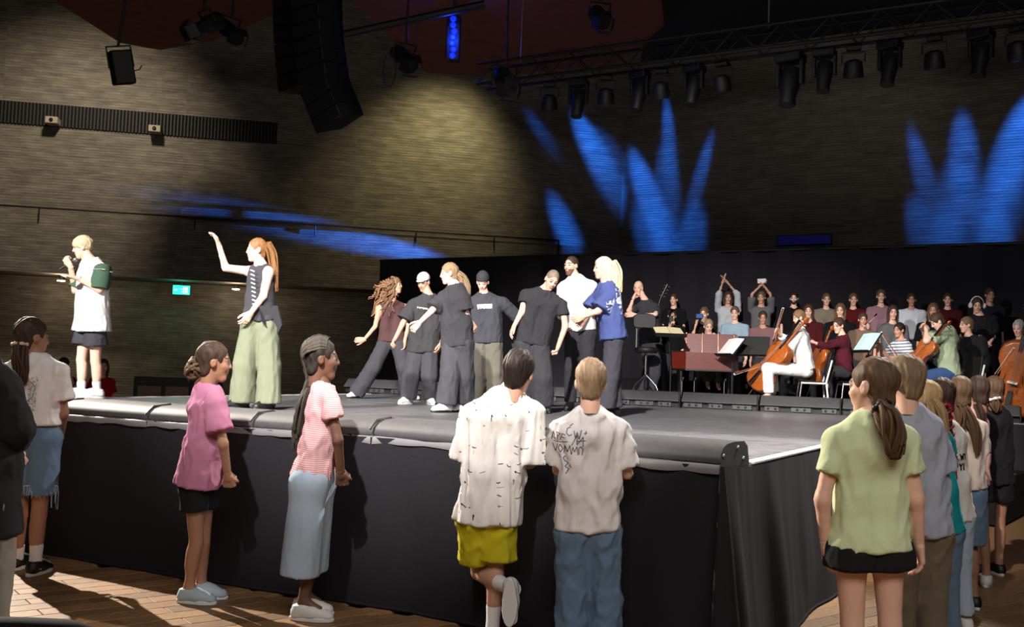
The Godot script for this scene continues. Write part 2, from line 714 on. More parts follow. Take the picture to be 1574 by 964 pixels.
func head_shape(kind: String) -> Array:      # in head heights, face along +z, chin at -0.5, crown at +0.5
	if heads.has(kind):
		return heads[kind]
	var f := Field.new(Vector3(-0.42, -0.62, -0.52), Vector3(0.42, 0.56, 0.52), 0.022)
	var jaw := 0.235 if kind == "man" else 0.215
	f.ball(Vector3(0, 0.13, -0.06), Vector3(0.295, 0.365, 0.375), 0.02)
	f.ball(Vector3(0, -0.13, 0.09), Vector3(jaw, 0.33, 0.255), 0.10)
	f.bone(Vector3(-0.05, -0.40, 0.20), Vector3(0.05, -0.40, 0.20), 0.085, 0.085, 0.08)
	f.bone(Vector3(-0.13, -0.09, 0.22), Vector3(-0.11, -0.12, 0.24), 0.09, 0.09, 0.06)
	f.bone(Vector3(0.13, -0.09, 0.22), Vector3(0.11, -0.12, 0.24), 0.09, 0.09, 0.06)
	f.bone(Vector3(-0.13, 0.075, 0.285), Vector3(0.13, 0.075, 0.285), 0.055, 0.055, 0.05)
	f.ball(Vector3(-0.125, 0.005, 0.40), Vector3(0.075, 0.05, 0.085), 0.05, true)
	f.ball(Vector3(0.125, 0.005, 0.40), Vector3(0.075, 0.05, 0.085), 0.05, true)
	f.bone(Vector3(-0.12, 0.0, 0.275), Vector3(-0.12, 0.0, 0.275), 0.06, 0.06, 0.01)
	f.bone(Vector3(0.12, 0.0, 0.275), Vector3(0.12, 0.0, 0.275), 0.06, 0.06, 0.01)
	f.bone(Vector3(0, 0.05, 0.325), Vector3(0, -0.11, 0.375 if kind != "man" else 0.395), 0.03, 0.043, 0.04)
	f.bone(Vector3(-0.04, -0.125, 0.338), Vector3(0.04, -0.125, 0.338), 0.032, 0.032, 0.025)
	f.bone(Vector3(-0.07, -0.225, 0.305), Vector3(0.07, -0.225, 0.305), 0.03, 0.03, 0.02)
	f.bone(Vector3(-0.055, -0.27, 0.30), Vector3(0.055, -0.27, 0.30), 0.03, 0.03, 0.02)
	for s in [-1.0, 1.0]:
		f.ball(Vector3(0.30 * s, -0.02, -0.03), Vector3(0.045, 0.115, 0.075), 0.02)
		f.ball(Vector3(0.345 * s, -0.01, -0.005), Vector3(0.02, 0.065, 0.035), 0.015, true)
	f.bone(Vector3(0, -0.22, -0.10), Vector3(0, -0.66, -0.15), 0.20, 0.205, 0.08)
	var got := f.surface()
	var tag := PackedByteArray()
	for p in got[0]:
		var k := 0
		var eye := Vector2(absf(p.x) - 0.122, p.y - 0.0).length()
		if p.z > 0.2 and eye < 0.036:
			k = 2
		elif p.z > 0.2 and absf(p.y) < 0.03 and absf(absf(p.x) - 0.122) < 0.062:
			k = 3
		elif p.z > 0.24 and absf(absf(p.x) - 0.125) < 0.085 and absf(p.y - 0.105) < 0.02:
			k = 4
		elif p.z > 0.24 and absf(p.x) < 0.085 and absf(p.y + 0.248) < 0.04:
			k = 1
		elif p.z > 0.02 and p.y < -0.19 and kind == "man":
			k = 5
		tag.append(k)
	heads[kind] = [got[0], got[1], normals_of(got[0], got[1]), tag]
	return heads[kind]


func hand_shape(kind: String) -> Array:      # a left hand in metres: wrist at 0, fingers along +z, palm towards -y, thumb on the -x side
	if hands.has(kind):
		return hands[kind]
	var curl: Array = {"relaxed": [0.35, 0.45, 0.3], "grip": [1.05, 1.35, 0.8], "open": [0.08, 0.1, 0.08]}[kind]
	var f := Field.new(Vector3(-0.085, -0.085, -0.03), Vector3(0.065, 0.04, 0.205), 0.0048)
	f.bone(Vector3(0, 0, -0.02), Vector3(0, 0, 0.02), 0.026, 0.023, 0.012)
	var roots := [-0.030, -0.010, 0.011, 0.030]
	var lens := [0.072, 0.082, 0.076, 0.060]
	for k in 4:
		var root := Vector3(roots[k], 0.0, 0.088 - absf(roots[k] + 0.006) * 0.25)
		f.bone(Vector3(roots[k] * 0.6, 0, 0.012), root, 0.016, 0.0125, 0.012)
		var p := root
		var a := 0.0
		for j in 3:
			a += curl[j]
			var q: Vector3 = p + Vector3(roots[k] * 0.10, -sin(a), cos(a)) * lens[k] * [0.45, 0.31, 0.24][j]
			f.bone(p, q, 0.0098 - j * 0.0008, 0.0092 - j * 0.0010, 0.003)
			p = q
	var t1 := Vector3(-0.046, -0.012, 0.050)
	var t2 := Vector3(-0.062, -0.020, 0.082) if kind != "grip" else Vector3(-0.048, -0.038, 0.076)
	var t3 := Vector3(-0.066, -0.024, 0.108) if kind != "grip" else Vector3(-0.022, -0.052, 0.088)
	f.bone(Vector3(-0.018, -0.004, 0.018), t1, 0.017, 0.0135, 0.012)
	f.bone(t1, t2, 0.0125, 0.0105, 0.003)
	f.bone(t2, t3, 0.0105, 0.0088, 0.003)
	var got := f.surface()
	hands[kind] = [got[0], got[1], normals_of(got[0], got[1])]
	return hands[kind]


func cap_shape(kind: String) -> Array:       # hair and headgear in head heights
	if caps.has(kind):
		return caps[kind]
	var f := Field.new(Vector3(-0.5, -0.72, -0.66), Vector3(0.5, 0.68, 0.56), 0.026)
	match kind:
		"tight":
			f.ball(Vector3(0, 0.15, -0.07), Vector3(0.315, 0.375, 0.395), 0.02)
			f.ball(Vector3(0, -0.20, -0.20), Vector3(0.235, 0.25, 0.20), 0.10)
		"short":
			f.ball(Vector3(0, 0.16, -0.07), Vector3(0.335, 0.395, 0.415), 0.02)
			f.ball(Vector3(0, -0.14, -0.24), Vector3(0.225, 0.22, 0.17), 0.12)
		"shaved":
			f.ball(Vector3(0, 0.135, -0.065), Vector3(0.302, 0.370, 0.383), 0.02)
			f.ball(Vector3(0, -0.16, -0.24), Vector3(0.20, 0.2, 0.15), 0.10)
		"bowl":
			f.ball(Vector3(0, 0.17, -0.03), Vector3(0.36, 0.39, 0.44), 0.02)
		"long":
			f.ball(Vector3(0, 0.15, -0.07), Vector3(0.345, 0.395, 0.425), 0.02)
			for s in [-1.0, 0.0, 1.0]:
				f.bone(Vector3(0.2 * s, 0.05, -0.22), Vector3(0.24 * s, -0.62, -0.26), 0.16, 0.10, 0.12)
			for s in [-1.0, 1.0]:
				f.bone(Vector3(0.30 * s, 0.0, 0.0), Vector3(0.29 * s, -0.6, -0.05), 0.09, 0.07, 0.1)
		"beanie":
			f.ball(Vector3(0, 0.21, -0.07), Vector3(0.345, 0.41, 0.43), 0.02)
		"cap":
			f.ball(Vector3(0, 0.18, -0.05), Vector3(0.345, 0.375, 0.43), 0.02)
			f.bone(Vector3(-0.16, 0.16, 0.40), Vector3(0.16, 0.16, 0.40), 0.06, 0.06, 0.05)
	if kind in ["tight", "short", "shaved", "long"]:
		f.ball(Vector3(0, -0.17, 0.42), Vector3(0.30, 0.46, 0.34), 0.03, true)
		for s in [-1.0, 1.0]:
			if kind != "long":
				f.ball(Vector3(0.36 * s, -0.10, 0.05), Vector3(0.11, 0.16, 0.13), 0.02, true)
		if kind != "long":
			f.half(Vector3(0, -0.36, -0.30), Vector3(0, -1.0, 0.35).normalized())
	elif kind == "bowl":
		f.ball(Vector3(0, -0.36, 0.40), Vector3(0.34, 0.44, 0.32), 0.03, true)
		f.half(Vector3(0, -0.06, 0.0), Vector3(0, -1.0, 0.30).normalized())
	elif kind == "beanie":
		f.half(Vector3(0, 0.10, 0.0), Vector3(0, -1.0, 0.18).normalized())
	elif kind == "cap":
		f.half(Vector3(0, 0.09, 0.0), Vector3(0, -1.0, 0.10).normalized())
	if kind == "cap":
		f.half(Vector3(0, 0.14, 0.42), Vector3(0, -1, 0.0))
	var got := f.surface()
	var v: PackedVector3Array = got[0]
	var n := normals_of(v, got[1])
	if not kind in ["beanie", "cap", "shaved"]:
		for k in v.size():
			var p := v[k]
			v[k] = p + n[k] * 0.030 * noise.get_noise_3d(p.x * 9.0, p.y * 1.6, p.z * 4.0 + p.x * 3.0)
		n = normals_of(v, got[1])
	caps[kind] = [v, got[1], n]
	return caps[kind]


func add_cap(s: Shape, kind: String, xf: Transform3D, color: Color, streak := 0.35) -> void:
	var c := cap_shape(kind)
	var cols := PackedColorArray()
	for p in c[0]:
		var w := 1.0 + streak * (noise.get_noise_3d(p.x * 22.0, p.y * 2.5, p.z * 9.0) + 0.5 * noise.get_noise_3d(p.x * 60.0, p.y * 5.0, p.z * 30.0))
		cols.append(Color(color.r * w, color.g * w, color.b * w))
	s.add(c[0], c[1], c[2], cols, xf)


# a tail of hair: a core and loose strands along a path
func add_tail(s: Shape, path: Array, radii: Array, color: Color, strands := 26, wave := 0.3, sd := 1) -> void:
	var r := RandomNumberGenerator.new()
	r.seed = sd
	var smooth := []
	var rad := []
	for k in path.size() - 1:
		for j in 4:
			var t := j / 4.0
			var a: Vector3 = path[maxi(k - 1, 0)]
			var d: Vector3 = path[mini(k + 2, path.size() - 1)]
			smooth.append((path[k] as Vector3).cubic_interpolate(path[k + 1], a, d, t))
			rad.append(lerpf(radii[k], radii[k + 1], t))
	smooth.append(path[-1])
	rad.append(radii[-1])
	var core := []
	for x in rad:
		core.append(x * 0.75)
	s.tint = color * 0.8
	s.tube(smooth, core, 8, true, 0.8)
	for q in strands:
		var ang := r.randf() * TAU
		var out := sqrt(r.randf())
		var tip := 0.8 + r.randf() * 0.22
		var tone := 0.7 + r.randf() * 0.6
		s.tint = Color(color.r * tone, color.g * tone, color.b * tone)
		var pts := []
		var rr := []
		for k in smooth.size():
			var t := float(k) / (smooth.size() - 1)
			if t > tip:
				break
			var dir: Vector3 = (smooth[mini(k + 1, smooth.size() - 1)] - smooth[maxi(k - 1, 0)]).normalized()
			var sx := dir.cross(Vector3(0.3, 0.2, 1).normalized()).normalized()
			var sy := dir.cross(sx)
			var a2 := ang + wave * sin(t * 5.0 + ang * 3.0)
			pts.append(smooth[k] + (sx * cos(a2) + sy * sin(a2)) * rad[k] * (0.55 + 0.45 * out))
			rr.append(maxf(rad[k] * 0.22 * (1.0 - 0.55 * t), 0.0012))
		if pts.size() > 2:
			s.tube(pts, rr, 5)
	s.tint = Color.WHITE


func head_frame(J: Dictionary) -> Transform3D:
	var look := deg_to_rad(J.look)
	var b := Basis(Vector3.UP, look) * Basis(Vector3.RIGHT, deg_to_rad(J.nod)) * Basis(Vector3.BACK, deg_to_rad(J.tilt))
	return Transform3D(b.scaled_local(Vector3.ONE * J.hh), J.hd)


# joints of a figure in metres from its base. face 0: towards the camera, 90: towards picture right, 180: away.
func pose(o: Dictionary) -> Dictionary:
	var J := {}
	var h: float = o.h
	var kid: bool = o.get("kid", false)
	var base: Vector3 = o.base
	var d0: float = depth_of(base) if not o.has("depth") else o.depth
	var given: Dictionary = o.get("j", {})
	var face: float = o.get("face", 180.0)
	var fw := Vector3(sin(deg_to_rad(face)), 0, cos(deg_to_rad(face)))
	var tw: float = deg_to_rad(face + o.get("twist", 0.0))
	var fs := Vector3(sin(tw), 0, cos(tw))
	var rv := fw.cross(Vector3.UP)
	var rs := fs.cross(Vector3.UP)
	var up := Vector3.UP
	var wide: float = 0.100 if kid else 0.112
	J.h = h
	J.u = h / 1.7
	J.w = o.get("w", 0.90 if kid else 1.0)
	J.fw = fw
	J.fs = fs
	J.rs = rs
	J.base = base
	J.d0 = d0
	var get_j := func(called: String, fallback: Vector3) -> Vector3:
		if given.has(called):
			var g: Array = given[called]
			return at_depth(g[0], g[1], d0 - (g[2] if g.size() > 2 else 0.0)) - base
		return fallback
	J.pv = get_j.call("pv", up * h * 0.53)
	J.nk = get_j.call("nk", J.pv + up * h * 0.295)
	J.axis = (J.pv - J.nk).normalized()
	var side: Vector3 = (rs - J.axis * rs.dot(J.axis)).normalized()
	J.side = side
	J.sr = get_j.call("sr", J.nk + side * h * wide + J.axis * h * 0.036)
	J.sl = get_j.call("sl", J.nk - side * h * wide + J.axis * h * 0.036)
	J.hr = get_j.call("hr", J.pv + rv * h * 0.050 - up * h * 0.01)
	J.hl = get_j.call("hl", J.pv - rv * h * 0.050 - up * h * 0.01)
	var arm_out: float = o.get("arm_out", 0.03)
	J.er = get_j.call("er", J.sr - up * h * 0.172 + rs * h * arm_out - fs * h * 0.01)
	J.el = get_j.call("el", J.sl - up * h * 0.172 - rs * h * arm_out - fs * h * 0.01)
	J.wr = get_j.call("wr", J.er - up * h * 0.145 + fs * h * 0.02)
	J.wl = get_j.call("wl", J.el - up * h * 0.145 + fs * h * 0.02)
	var gap: float = o.get("gap", 0.055)
	J.ar = get_j.call("ar", rv * h * gap + up * h * 0.048)
	J.al = get_j.call("al", -rv * h * gap + up * h * 0.048)
	J.kr = get_j.call("kr", (J.hr + J.ar) * 0.5 + up * h * 0.005 + fw * h * 0.012)
	J.kl = get_j.call("kl", (J.hl + J.al) * 0.5 + up * h * 0.005 + fw * h * 0.012)
	J.hh = o.get("hh", h * (0.158 if kid else 0.136))
	J.hd = get_j.call("hd", J.nk + up * J.hh * 0.74 + fs * J.hh * 0.10)
	J.look = o.get("look", face)
	J.nod = o.get("nod", 0.0)
	J.tilt = o.get("tilt", 0.0)
	J.toe = o.get("toe", [face, face])
	J.cell = o.get("cell", 0.012 if d0 < 7.0 else 0.015 if d0 < 12.6 else 0.020 if d0 < 15.6 else 0.028)
	return J


func bounds(pts: Array, pad: float) -> AABB:
	var b := AABB(pts[0], Vector3.ZERO)
	for p in pts:
		b = b.expand(p)
	return b.grow(pad)


func hand_frame(J: Dictionary, side: String, how: Dictionary) -> Transform3D:
	var w: Vector3 = J["w" + side]
	var e: Vector3 = J["e" + side]
	var dir: Vector3 = how.get("dir", (w - e).normalized())
	var palm: Vector3 = how.get("palm", (J.side if side == "l" else -J.side))
	palm = (palm - dir * palm.dot(dir)).normalized()
	var y := -palm
	var x := y.cross(dir).normalized()
	var k: float = J.u * how.get("size", 0.98)
	var b := Basis(x * k * (1.0 if side == "l" else -1.0), y * k, dir.normalized() * k)
	return Transform3D(b, w)


func skin_mesh(J: Dictionary, o: Dictionary) -> Shape:
	var u: float = J.u
	var w: float = J.w
	var covered: bool = o.has("top") and o.top.get("sleeve", 0.62) > 0.0
	var f: Field
	var pts := [J.nk, J.sl, J.sr, J.el, J.er, J.wl, J.wr, J.pv, J.hl, J.hr, J.kl, J.kr, J.al, J.ar, J.hd]
	var b := bounds(pts, 0.12)
	f = Field.new(b.position, b.end, J.cell * 1.15)
	var chest_r: Vector3 = J.nk.lerp(J.sr, 0.45) + J.axis * 0.10 * u
	var chest_l: Vector3 = J.nk.lerp(J.sl, 0.45) + J.axis * 0.10 * u
	for s in ["l", "r"]:
		f.bone(J.nk + J.axis * 0.012 * u, J["s" + s], 0.050 * u * w, (0.036 if covered else 0.044) * u * w, 0.03)
	f.bone(chest_r, J.hr, 0.070 * u * w, 0.076 * u * w, 0.06)
	f.bone(chest_l, J.hl, 0.070 * u * w, 0.076 * u * w, 0.06)
	f.bone(J.nk + J.axis * 0.02, J.hd - (J.hd - J.nk) * 0.25, 0.052 * u * w, 0.048 * u, 0.04)
	for s in ["l", "r"]:
		f.bone(J["s" + s], J["e" + s], (0.036 if covered else 0.046) * u * w, 0.036 * u * w, 0.03)
		f.bone(J["e" + s], J["w" + s], 0.036 * u * w, 0.0255 * u, 0.015)
		f.bone(J["h" + s], J["k" + s], 0.074 * u * w, 0.050 * u * w, 0.04)
		f.bone(J["k" + s], J["a" + s], 0.046 * u * w, 0.034 * u, 0.02)
		var toe: float = deg_to_rad(J.toe[1 if s == "r" else 0])
		var tf := Vector3(sin(toe), 0, cos(toe))
		var down: Vector3 = J["a" + s] - J["k" + s]
		f.bone(J["k" + s] + down * 0.2 - tf * 0.014 * u, J["k" + s] + down * 0.5 - tf * 0.012 * u, 0.047 * u * w, 0.040 * u * w, 0.03)
		var foot: Vector3 = o.get("foot" + s, tf * 0.10 * u - Vector3(0, 0.045 * u, 0))
		f.bone(J["a" + s], J["a" + s] + foot, 0.034 * u, 0.028 * u, 0.02)
	var got := f.surface()
	var skin: Color = o.skin
	var body := Shape.new()
	body.tint = skin
	body.add(got[0], got[1], normals_of(got[0], got[1]))
	var hm := head_shape("man" if o.get("man", false) else "child")
	var cols := PackedColorArray()
	var beard: Color = o.get("beard", skin)
	for t in hm[3]:
		cols.append([skin, Color(skin.r * 0.85, skin.g * 0.55, skin.b * 0.52), Color(0.03, 0.02, 0.015), Color(0.15, 0.13, 0.12), Color(o.hair_color.r * 0.7, o.hair_color.g * 0.7, o.hair_color.b * 0.7) if o.has("hair_color") else skin * 0.6, beard][t])
	body.add(hm[0], hm[1], hm[2], cols, head_frame(J))
	for s in ["l", "r"]:
		var how: Dictionary = o.get("hand_" + s, {})
		if how.get("none", false):
			continue
		var hs := hand_shape(how.get("kind", "relaxed"))
		body.add(hs[0], hs[1], hs[2], null, hand_frame(J, s, how))
	return body


func fold(v: PackedVector3Array, tri: PackedInt32Array, amount: float, across: float, along: float, sd: float) -> PackedVector3Array:
	var n := normals_of(v, tri)
	for k in v.size():
		var p := v[k]
		var wob := noise.get_noise_3d(p.x * across + sd, p.y * along + 0.7 * sin(p.x * 6.0 + sd), p.z * across)
		var fine := noise.get_noise_3d(p.x * across * 2.3 + sd * 2.0, p.y * along * 2.6 + p.x * 4.0, p.z * across * 2.0)
		v[k] = p + n[k] * Vector3(1, 0.15, 1) * amount * maxf(-0.12, 1.0 - 2.6 * absf(wob) - 0.9 * absf(fine))
	return normals_of(v, tri)


func wrapped(v: PackedVector3Array, tri: PackedInt32Array, n: PackedVector3Array, J: Dictionary) -> Shape:
	# texture layout in the wearer's own axes: left half of the picture on the back, right half on the front
	var s := Shape.new()
	var mid: Vector3 = (J.nk + J.pv) * 0.5
	var up: Vector3 = -J.axis
	for k in range(0, tri.size(), 3):
		var back: bool = (n[tri[k]] + n[tri[k + 1]] + n[tri[k + 2]]).dot(J.fs) < 0.0
		for q in 3:
			var p := v[tri[k + q]]
			var a: float = clampf((p - mid).dot(J.side) / (0.8 * J.u) + 0.5, 0.01, 0.99)
			var w := Vector2(a * 0.5 if back else 1.0 - a * 0.5, clampf(0.5 - (p - mid).dot(up) / (0.8 * J.u), 0.0, 1.0))
			s.vert(p, n[tri[k + q]], w)
			s.tri.append(s.v.size() - 1)
	return s


func top_mesh(J: Dictionary, o: Dictionary) -> Shape:
	var u: float = J.u
	var w: float = J.w
	var ease: float = o.get("ease", 0.018)
	var drop: float = o.get("drop", 0.06) * u
	var flare: float = o.get("flare", 0.0)
	var sleeve: float = o.get("sleeve", 0.62)
	var chest_r: Vector3 = J.nk.lerp(J.sr, 0.46) + J.axis * 0.105 * u
	var chest_l: Vector3 = J.nk.lerp(J.sl, 0.46) + J.axis * 0.105 * u
	var hem_r: Vector3 = J.pv.lerp(J.hr, 0.85) + J.axis * drop
	var hem_l: Vector3 = J.pv.lerp(J.hl, 0.85) + J.axis * drop
	var ends := {}
	for s in ["l", "r"]:
		ends[s] = J["s" + s].lerp(J["e" + s], minf(sleeve, 1.0)) if sleeve <= 1.0 else J["e" + s].lerp(J["w" + s], sleeve - 1.0)
	var pts := [J.nk, J.sl, J.sr, hem_l, hem_r, chest_l, chest_r]
	if sleeve > 0.0:
		pts += [ends.l, ends.r]
	if sleeve > 1.0:
		pts += [J.el, J.er]
	var b := bounds(pts, 0.15 * u + ease + 0.03)
	var f := Field.new(b.position, b.end, J.cell)
	for s in ["l", "r"]:
		f.bone(J.nk + J.axis * 0.016 * u, J["s" + s], 0.054 * u * w + ease * 0.3, 0.044 * u * w + ease * 0.45, 0.03)
	f.bone(J.nk + J.axis * 0.06 * u, J.nk + J.axis * 0.12 * u, 0.085 * u * w + ease * 0.5, 0.085 * u * w + ease, 0.05)
	var hem_r0: float = maxf(0.086 * u * w + ease * 1.3 + flare, o.get("hem_least", 0.0))
	var pinch: float = o.get("waist", 0.97) * (0.080 * u * w + ease)
	for q in [[chest_r, hem_r], [chest_l, hem_l]]:
		var mid: Vector3 = q[0].lerp(q[1], 0.5)
		f.bone(q[0], mid, 0.082 * u * w + ease, pinch, 0.05)
		f.bone(mid, q[1], pinch, hem_r0, 0.05, true)
	if o.has("tail"):                        # a longer hem on one side
		f.bone(hem_l if o.tail[0] == "l" else hem_r, J.pv + J.axis * o.tail[1] + J.fw * o.tail[2], 0.09 * u, 0.03, 0.05)
	for s in ["l", "r"]:
		if sleeve <= 0.0:
			continue
		var cuff: float = o.get("cuff", 1.7)
		if sleeve <= 1.0:
			f.bone(J["s" + s], ends[s], 0.045 * u * w + ease * 0.5, 0.043 * u * w + ease * cuff, 0.02, true)
		else:
			f.bone(J["s" + s], J["e" + s], 0.048 * u * w + ease * 0.75, 0.042 * u * w + ease, 0.03)
			f.bone(J["e" + s], ends[s], 0.042 * u * w + ease, 0.030 * u * w + ease * 0.8, 0.015, true)
	if sleeve <= 0.0:                        # armholes of a sleeveless top
		for s in ["l", "r"]:
			f.bone(J["s" + s] + (J["s" + s] - J.nk) * 0.28, J["s" + s] + (J["s" + s] - J.nk) * 0.28 + J.axis * 0.03, 0.07 * u, 0.07 * u, 0.02, false, true)
	f.bone(J.nk - J.axis * 0.055 * u + J.fs * 0.012, J.nk - J.axis * 0.02 * u + J.fs * 0.02, 0.060 * u, 0.054 * u, 0.01, false, true)
	if o.get("vneck", false):
		f.bone(J.nk + J.fs * 0.11 * u + J.axis * 0.02, J.nk + J.fs * 0.13 * u + J.axis * 0.1 * u, 0.05, 0.015, 0.01, false, true)
	var got := f.surface()
	var n := fold(got[0], got[1], o.get("folds", 0.013), o.get("across", 7.0), o.get("along", 3.0), o.get("seed", 1.0))
	if o.get("wrap", false):
		return wrapped(got[0], got[1], n, J)
	var s := Shape.new()
	s.add(got[0], got[1], n)
	return s


func bottom_mesh(J: Dictionary, o: Dictionary) -> Shape:
	var u: float = J.u
	var w: float = J.w
	var ease: float = o.get("ease", 0.014)
	var reach: float = o.get("reach", 0.9)          # 0..1 along the thigh, 1..2 along the shin
	var flare: float = o.get("flare", 0.01)
	var pts := [J.pv - J.axis * 0.08 * u, J.hl, J.hr]
	var ends := {}
	for s in ["l", "r"]:
		ends[s] = J["h" + s].lerp(J["k" + s], reach) if reach <= 1.0 else J["k" + s].lerp(J["a" + s], reach - 1.0)
		pts.append(ends[s])
		if reach > 1.0:
			pts.append(J["k" + s])
	if o.get("skirt", false):
		var hem: Vector3 = (ends.l + ends.r) * 0.5 + o.get("shift", Vector3.ZERO)
		pts.append(hem)
		var b2 := bounds(pts, 0.2 * u + flare)
		var f2 := Field.new(b2.position, b2.end, J.cell)
		var rr: Vector3 = (J.hr - J.hl) * 0.5
		f2.bone(J.pv - J.axis * 0.05 * u + rr * 0.7, J.hr, 0.064 * u * w + ease * 0.5, 0.088 * u * w + ease, 0.05)
		f2.bone(J.pv - J.axis * 0.05 * u - rr * 0.7, J.hl, 0.064 * u * w + ease * 0.5, 0.088 * u * w + ease, 0.05)
		f2.bone(J.hr, hem + rr * 1.15, 0.088 * u * w + ease, 0.088 * u * w + ease + flare, 0.07, true)
		f2.bone(J.hl, hem - rr * 1.15, 0.088 * u * w + ease, 0.088 * u * w + ease + flare, 0.07, true)
		var g2 := f2.surface()
		var n2 := fold(g2[0], g2[1], o.get("folds", 0.006), 5.0, 1.2, o.get("seed", 3.0))
		var s2 := Shape.new()
		s2.add(g2[0], g2[1], n2)
		return s2
	var b := bounds(pts, 0.16 * u + flare + ease)
	var f := Field.new(b.position, b.end, J.cell)
	var rv: Vector3 = (J.hr - J.hl) * 0.5
	f.bone(J.pv - J.axis * 0.06 * u + rv * 0.7, J.hr, 0.066 * u * w + ease * 0.6, 0.084 * u * w + ease, 0.04)
	f.bone(J.pv - J.axis * 0.06 * u - rv * 0.7, J.hl, 0.066 * u * w + ease * 0.6, 0.084 * u * w + ease, 0.04)
	for s in ["l", "r"]:
		if reach <= 1.0:
			f.bone(J["h" + s], ends[s], 0.084 * u * w + ease, lerpf(0.084, 0.056, reach) * u * w + ease + flare, 0.025, true)
		else:
			f.bone(J["h" + s], J["k" + s], 0.084 * u * w + ease, 0.056 * u * w + ease + flare * 0.5, 0.025)
			f.bone(J["k" + s], ends[s], 0.056 * u * w + ease + flare * 0.5, 0.042 * u * w + ease + flare, 0.02, true)
	var got := f.surface()
	var n := fold(got[0], got[1], o.get("folds", 0.007), o.get("across", 6.0), o.get("along", 3.5), o.get("seed", 2.0))
	var s := Shape.new()
	s.add(got[0], got[1], n)
	return s


var shoe_parts := {}


func shoe_meshes() -> Dictionary:             # ankle at the origin, 0.08 above the ground, toe along +z
	if shoe_parts:
		return shoe_parts
	var f := Field.new(Vector3(-0.08, -0.1, -0.11), Vector3(0.08, 0.06, 0.23), 0.0075)
	f.bone(Vector3(0, -0.035, -0.035), Vector3(0.004, -0.03, 0.06), 0.042, 0.044, 0.03)
	f.bone(Vector3(0.004, -0.03, 0.06), Vector3(0.008, -0.052, 0.155), 0.044, 0.040, 0.03)
	f.bone(Vector3(0, 0.0, -0.015), Vector3(0, 0.012, -0.018), 0.043, 0.042, 0.03)
	f.bone(Vector3(0, -0.005, 0.02), Vector3(0.004, -0.03, 0.10), 0.032, 0.026, 0.03)
	f.half(Vector3(0, -0.062, 0), Vector3(0, -1, 0))
	f.half(Vector3(0, 0.022, 0), Vector3(0, 1, -0.12).normalized())
	var got := f.surface()
	var upper := Shape.new()
	upper.add(got[0], got[1], normals_of(got[0], got[1]))
	shoe_parts.upper = upper.mesh()
	var sole := Shape.new()
	var rings := []
	for y in [-0.08, -0.077, -0.060, -0.054]:
		var ring := PackedVector3Array()
		var k: float = {-0.08: 0.96, -0.077: 1.0, -0.060: 1.02, -0.054: 0.95}[y]
		for q in 20:
			var a := TAU * q / 20.0
			var z := cos(a)
			var x := sin(a)
			var wide := 0.047 if z > 0.0 else 0.041
			ring.append(Vector3(x * wide * k + 0.004, y, 0.058 + z * 0.142 * k))
		rings.append(ring)
	sole.loft(rings)
	shoe_parts.sole = sole.mesh()
	var lace := Shape.new()
	for q in 4:
		var z := 0.045 + q * 0.02
		var y := 0.016 - q * 0.0085
		lace.tube([Vector3(-0.024, y - 0.012, z), Vector3(0.003, y, z + 0.004), Vector3(0.03, y - 0.012, z)], 0.0035, 5)
	shoe_parts.lace = lace.mesh()
	return shoe_parts


func add_shoe(node: Node3D, J: Dictionary, side: String, upper: Material, sole: Material, how := {}) -> void:
	var m := shoe_meshes()
	var yaw: float = deg_to_rad(how.get("yaw", J.toe[1 if side == "r" else 0]))
	var basis := Basis(Vector3.UP, yaw) * Basis(Vector3.RIGHT, deg_to_rad(how.get("pitch", 0.0)))
	var k: float = how.get("size", J.u * 0.98)
	var at: Vector3 = J["a" + side]
	if not how.has("pitch"):
		at.y = 0.08 * k + 0.002
	var s := part("shoe", m.upper, upper, node)
	s.transform = Transform3D(basis.scaled_local(Vector3(k * (1.0 if side == "r" else -1.0), k, k)), at)
	part("sole", m.sole, sole, s)
	part("laces", m.lace, sole, s)


func add_sock(node: Node3D, J: Dictionary, side: String, material: Material, tall := 0.11) -> void:
	var s := Shape.new()
	var a: Vector3 = J["a" + side]
	var d: Vector3 = (J["k" + side] - a).normalized()
	s.tube([a - d * 0.03, a + d * tall * 0.4, a + d * tall * 0.9, a + d * tall], [0.043 * J.u, 0.040 * J.u, 0.045 * J.u, 0.043 * J.u], 14)
	part("sock", s, material, node)


func base_of(o: Dictionary) -> void:
	if o.has("foot"):
		o.base = at_height(o.foot[0], o.foot[1], o.get("level", 0.0))


# one dressed figure. o: label, foot [px, py] or base, level, h, face, j, skin, hair, top, bottom, shoes ...
func person(o: Dictionary) -> Array:
	base_of(o)
	var J := pose(o)
	var node := thing("person", o.label, "person", o.base, o.get("group", ""))
	var skin_mat: Material = M.skin
	part("body", skin_mesh(J, o), skin_mat, node)
	if o.has("top"):
		if o.has("bottom"):
			o.top.hem_least = 0.084 * J.u * J.w + o.bottom.get("ease", 0.014) + 0.012
		part(o.top.get("called", "t_shirt"), top_mesh(J, o.top), o.top.mat, node)
	if o.has("bottom"):
		part(o.bottom.get("called", "trousers"), bottom_mesh(J, o.bottom), o.bottom.mat, node)
	var xf := head_frame(J)
	if o.has("cap"):
		var s := Shape.new()
		add_cap(s, o.cap, xf, o.hair_color, o.get("streak", 0.35))
		part("hair", s, M.hair, node)
	if o.has("hat"):
		var s := Shape.new()
		add_cap(s, o.hat[0], xf, o.hat[1], 0.06)
		part("hat", s, M.felt, node)
	if o.has("shoes"):
		for side in ["l", "r"]:
			if o.shoes.get("only", side) == side:
				add_shoe(node, J, side, o.shoes.upper, o.shoes.sole, o.shoes.get(side, {}))
	if o.has("socks"):
		for side in ["l", "r"]:
			if o.socks.get("only", side) == side:
				add_sock(node, J, side, o.socks.mat, o.socks.get("tall", 0.11))
	return [node, J, xf]


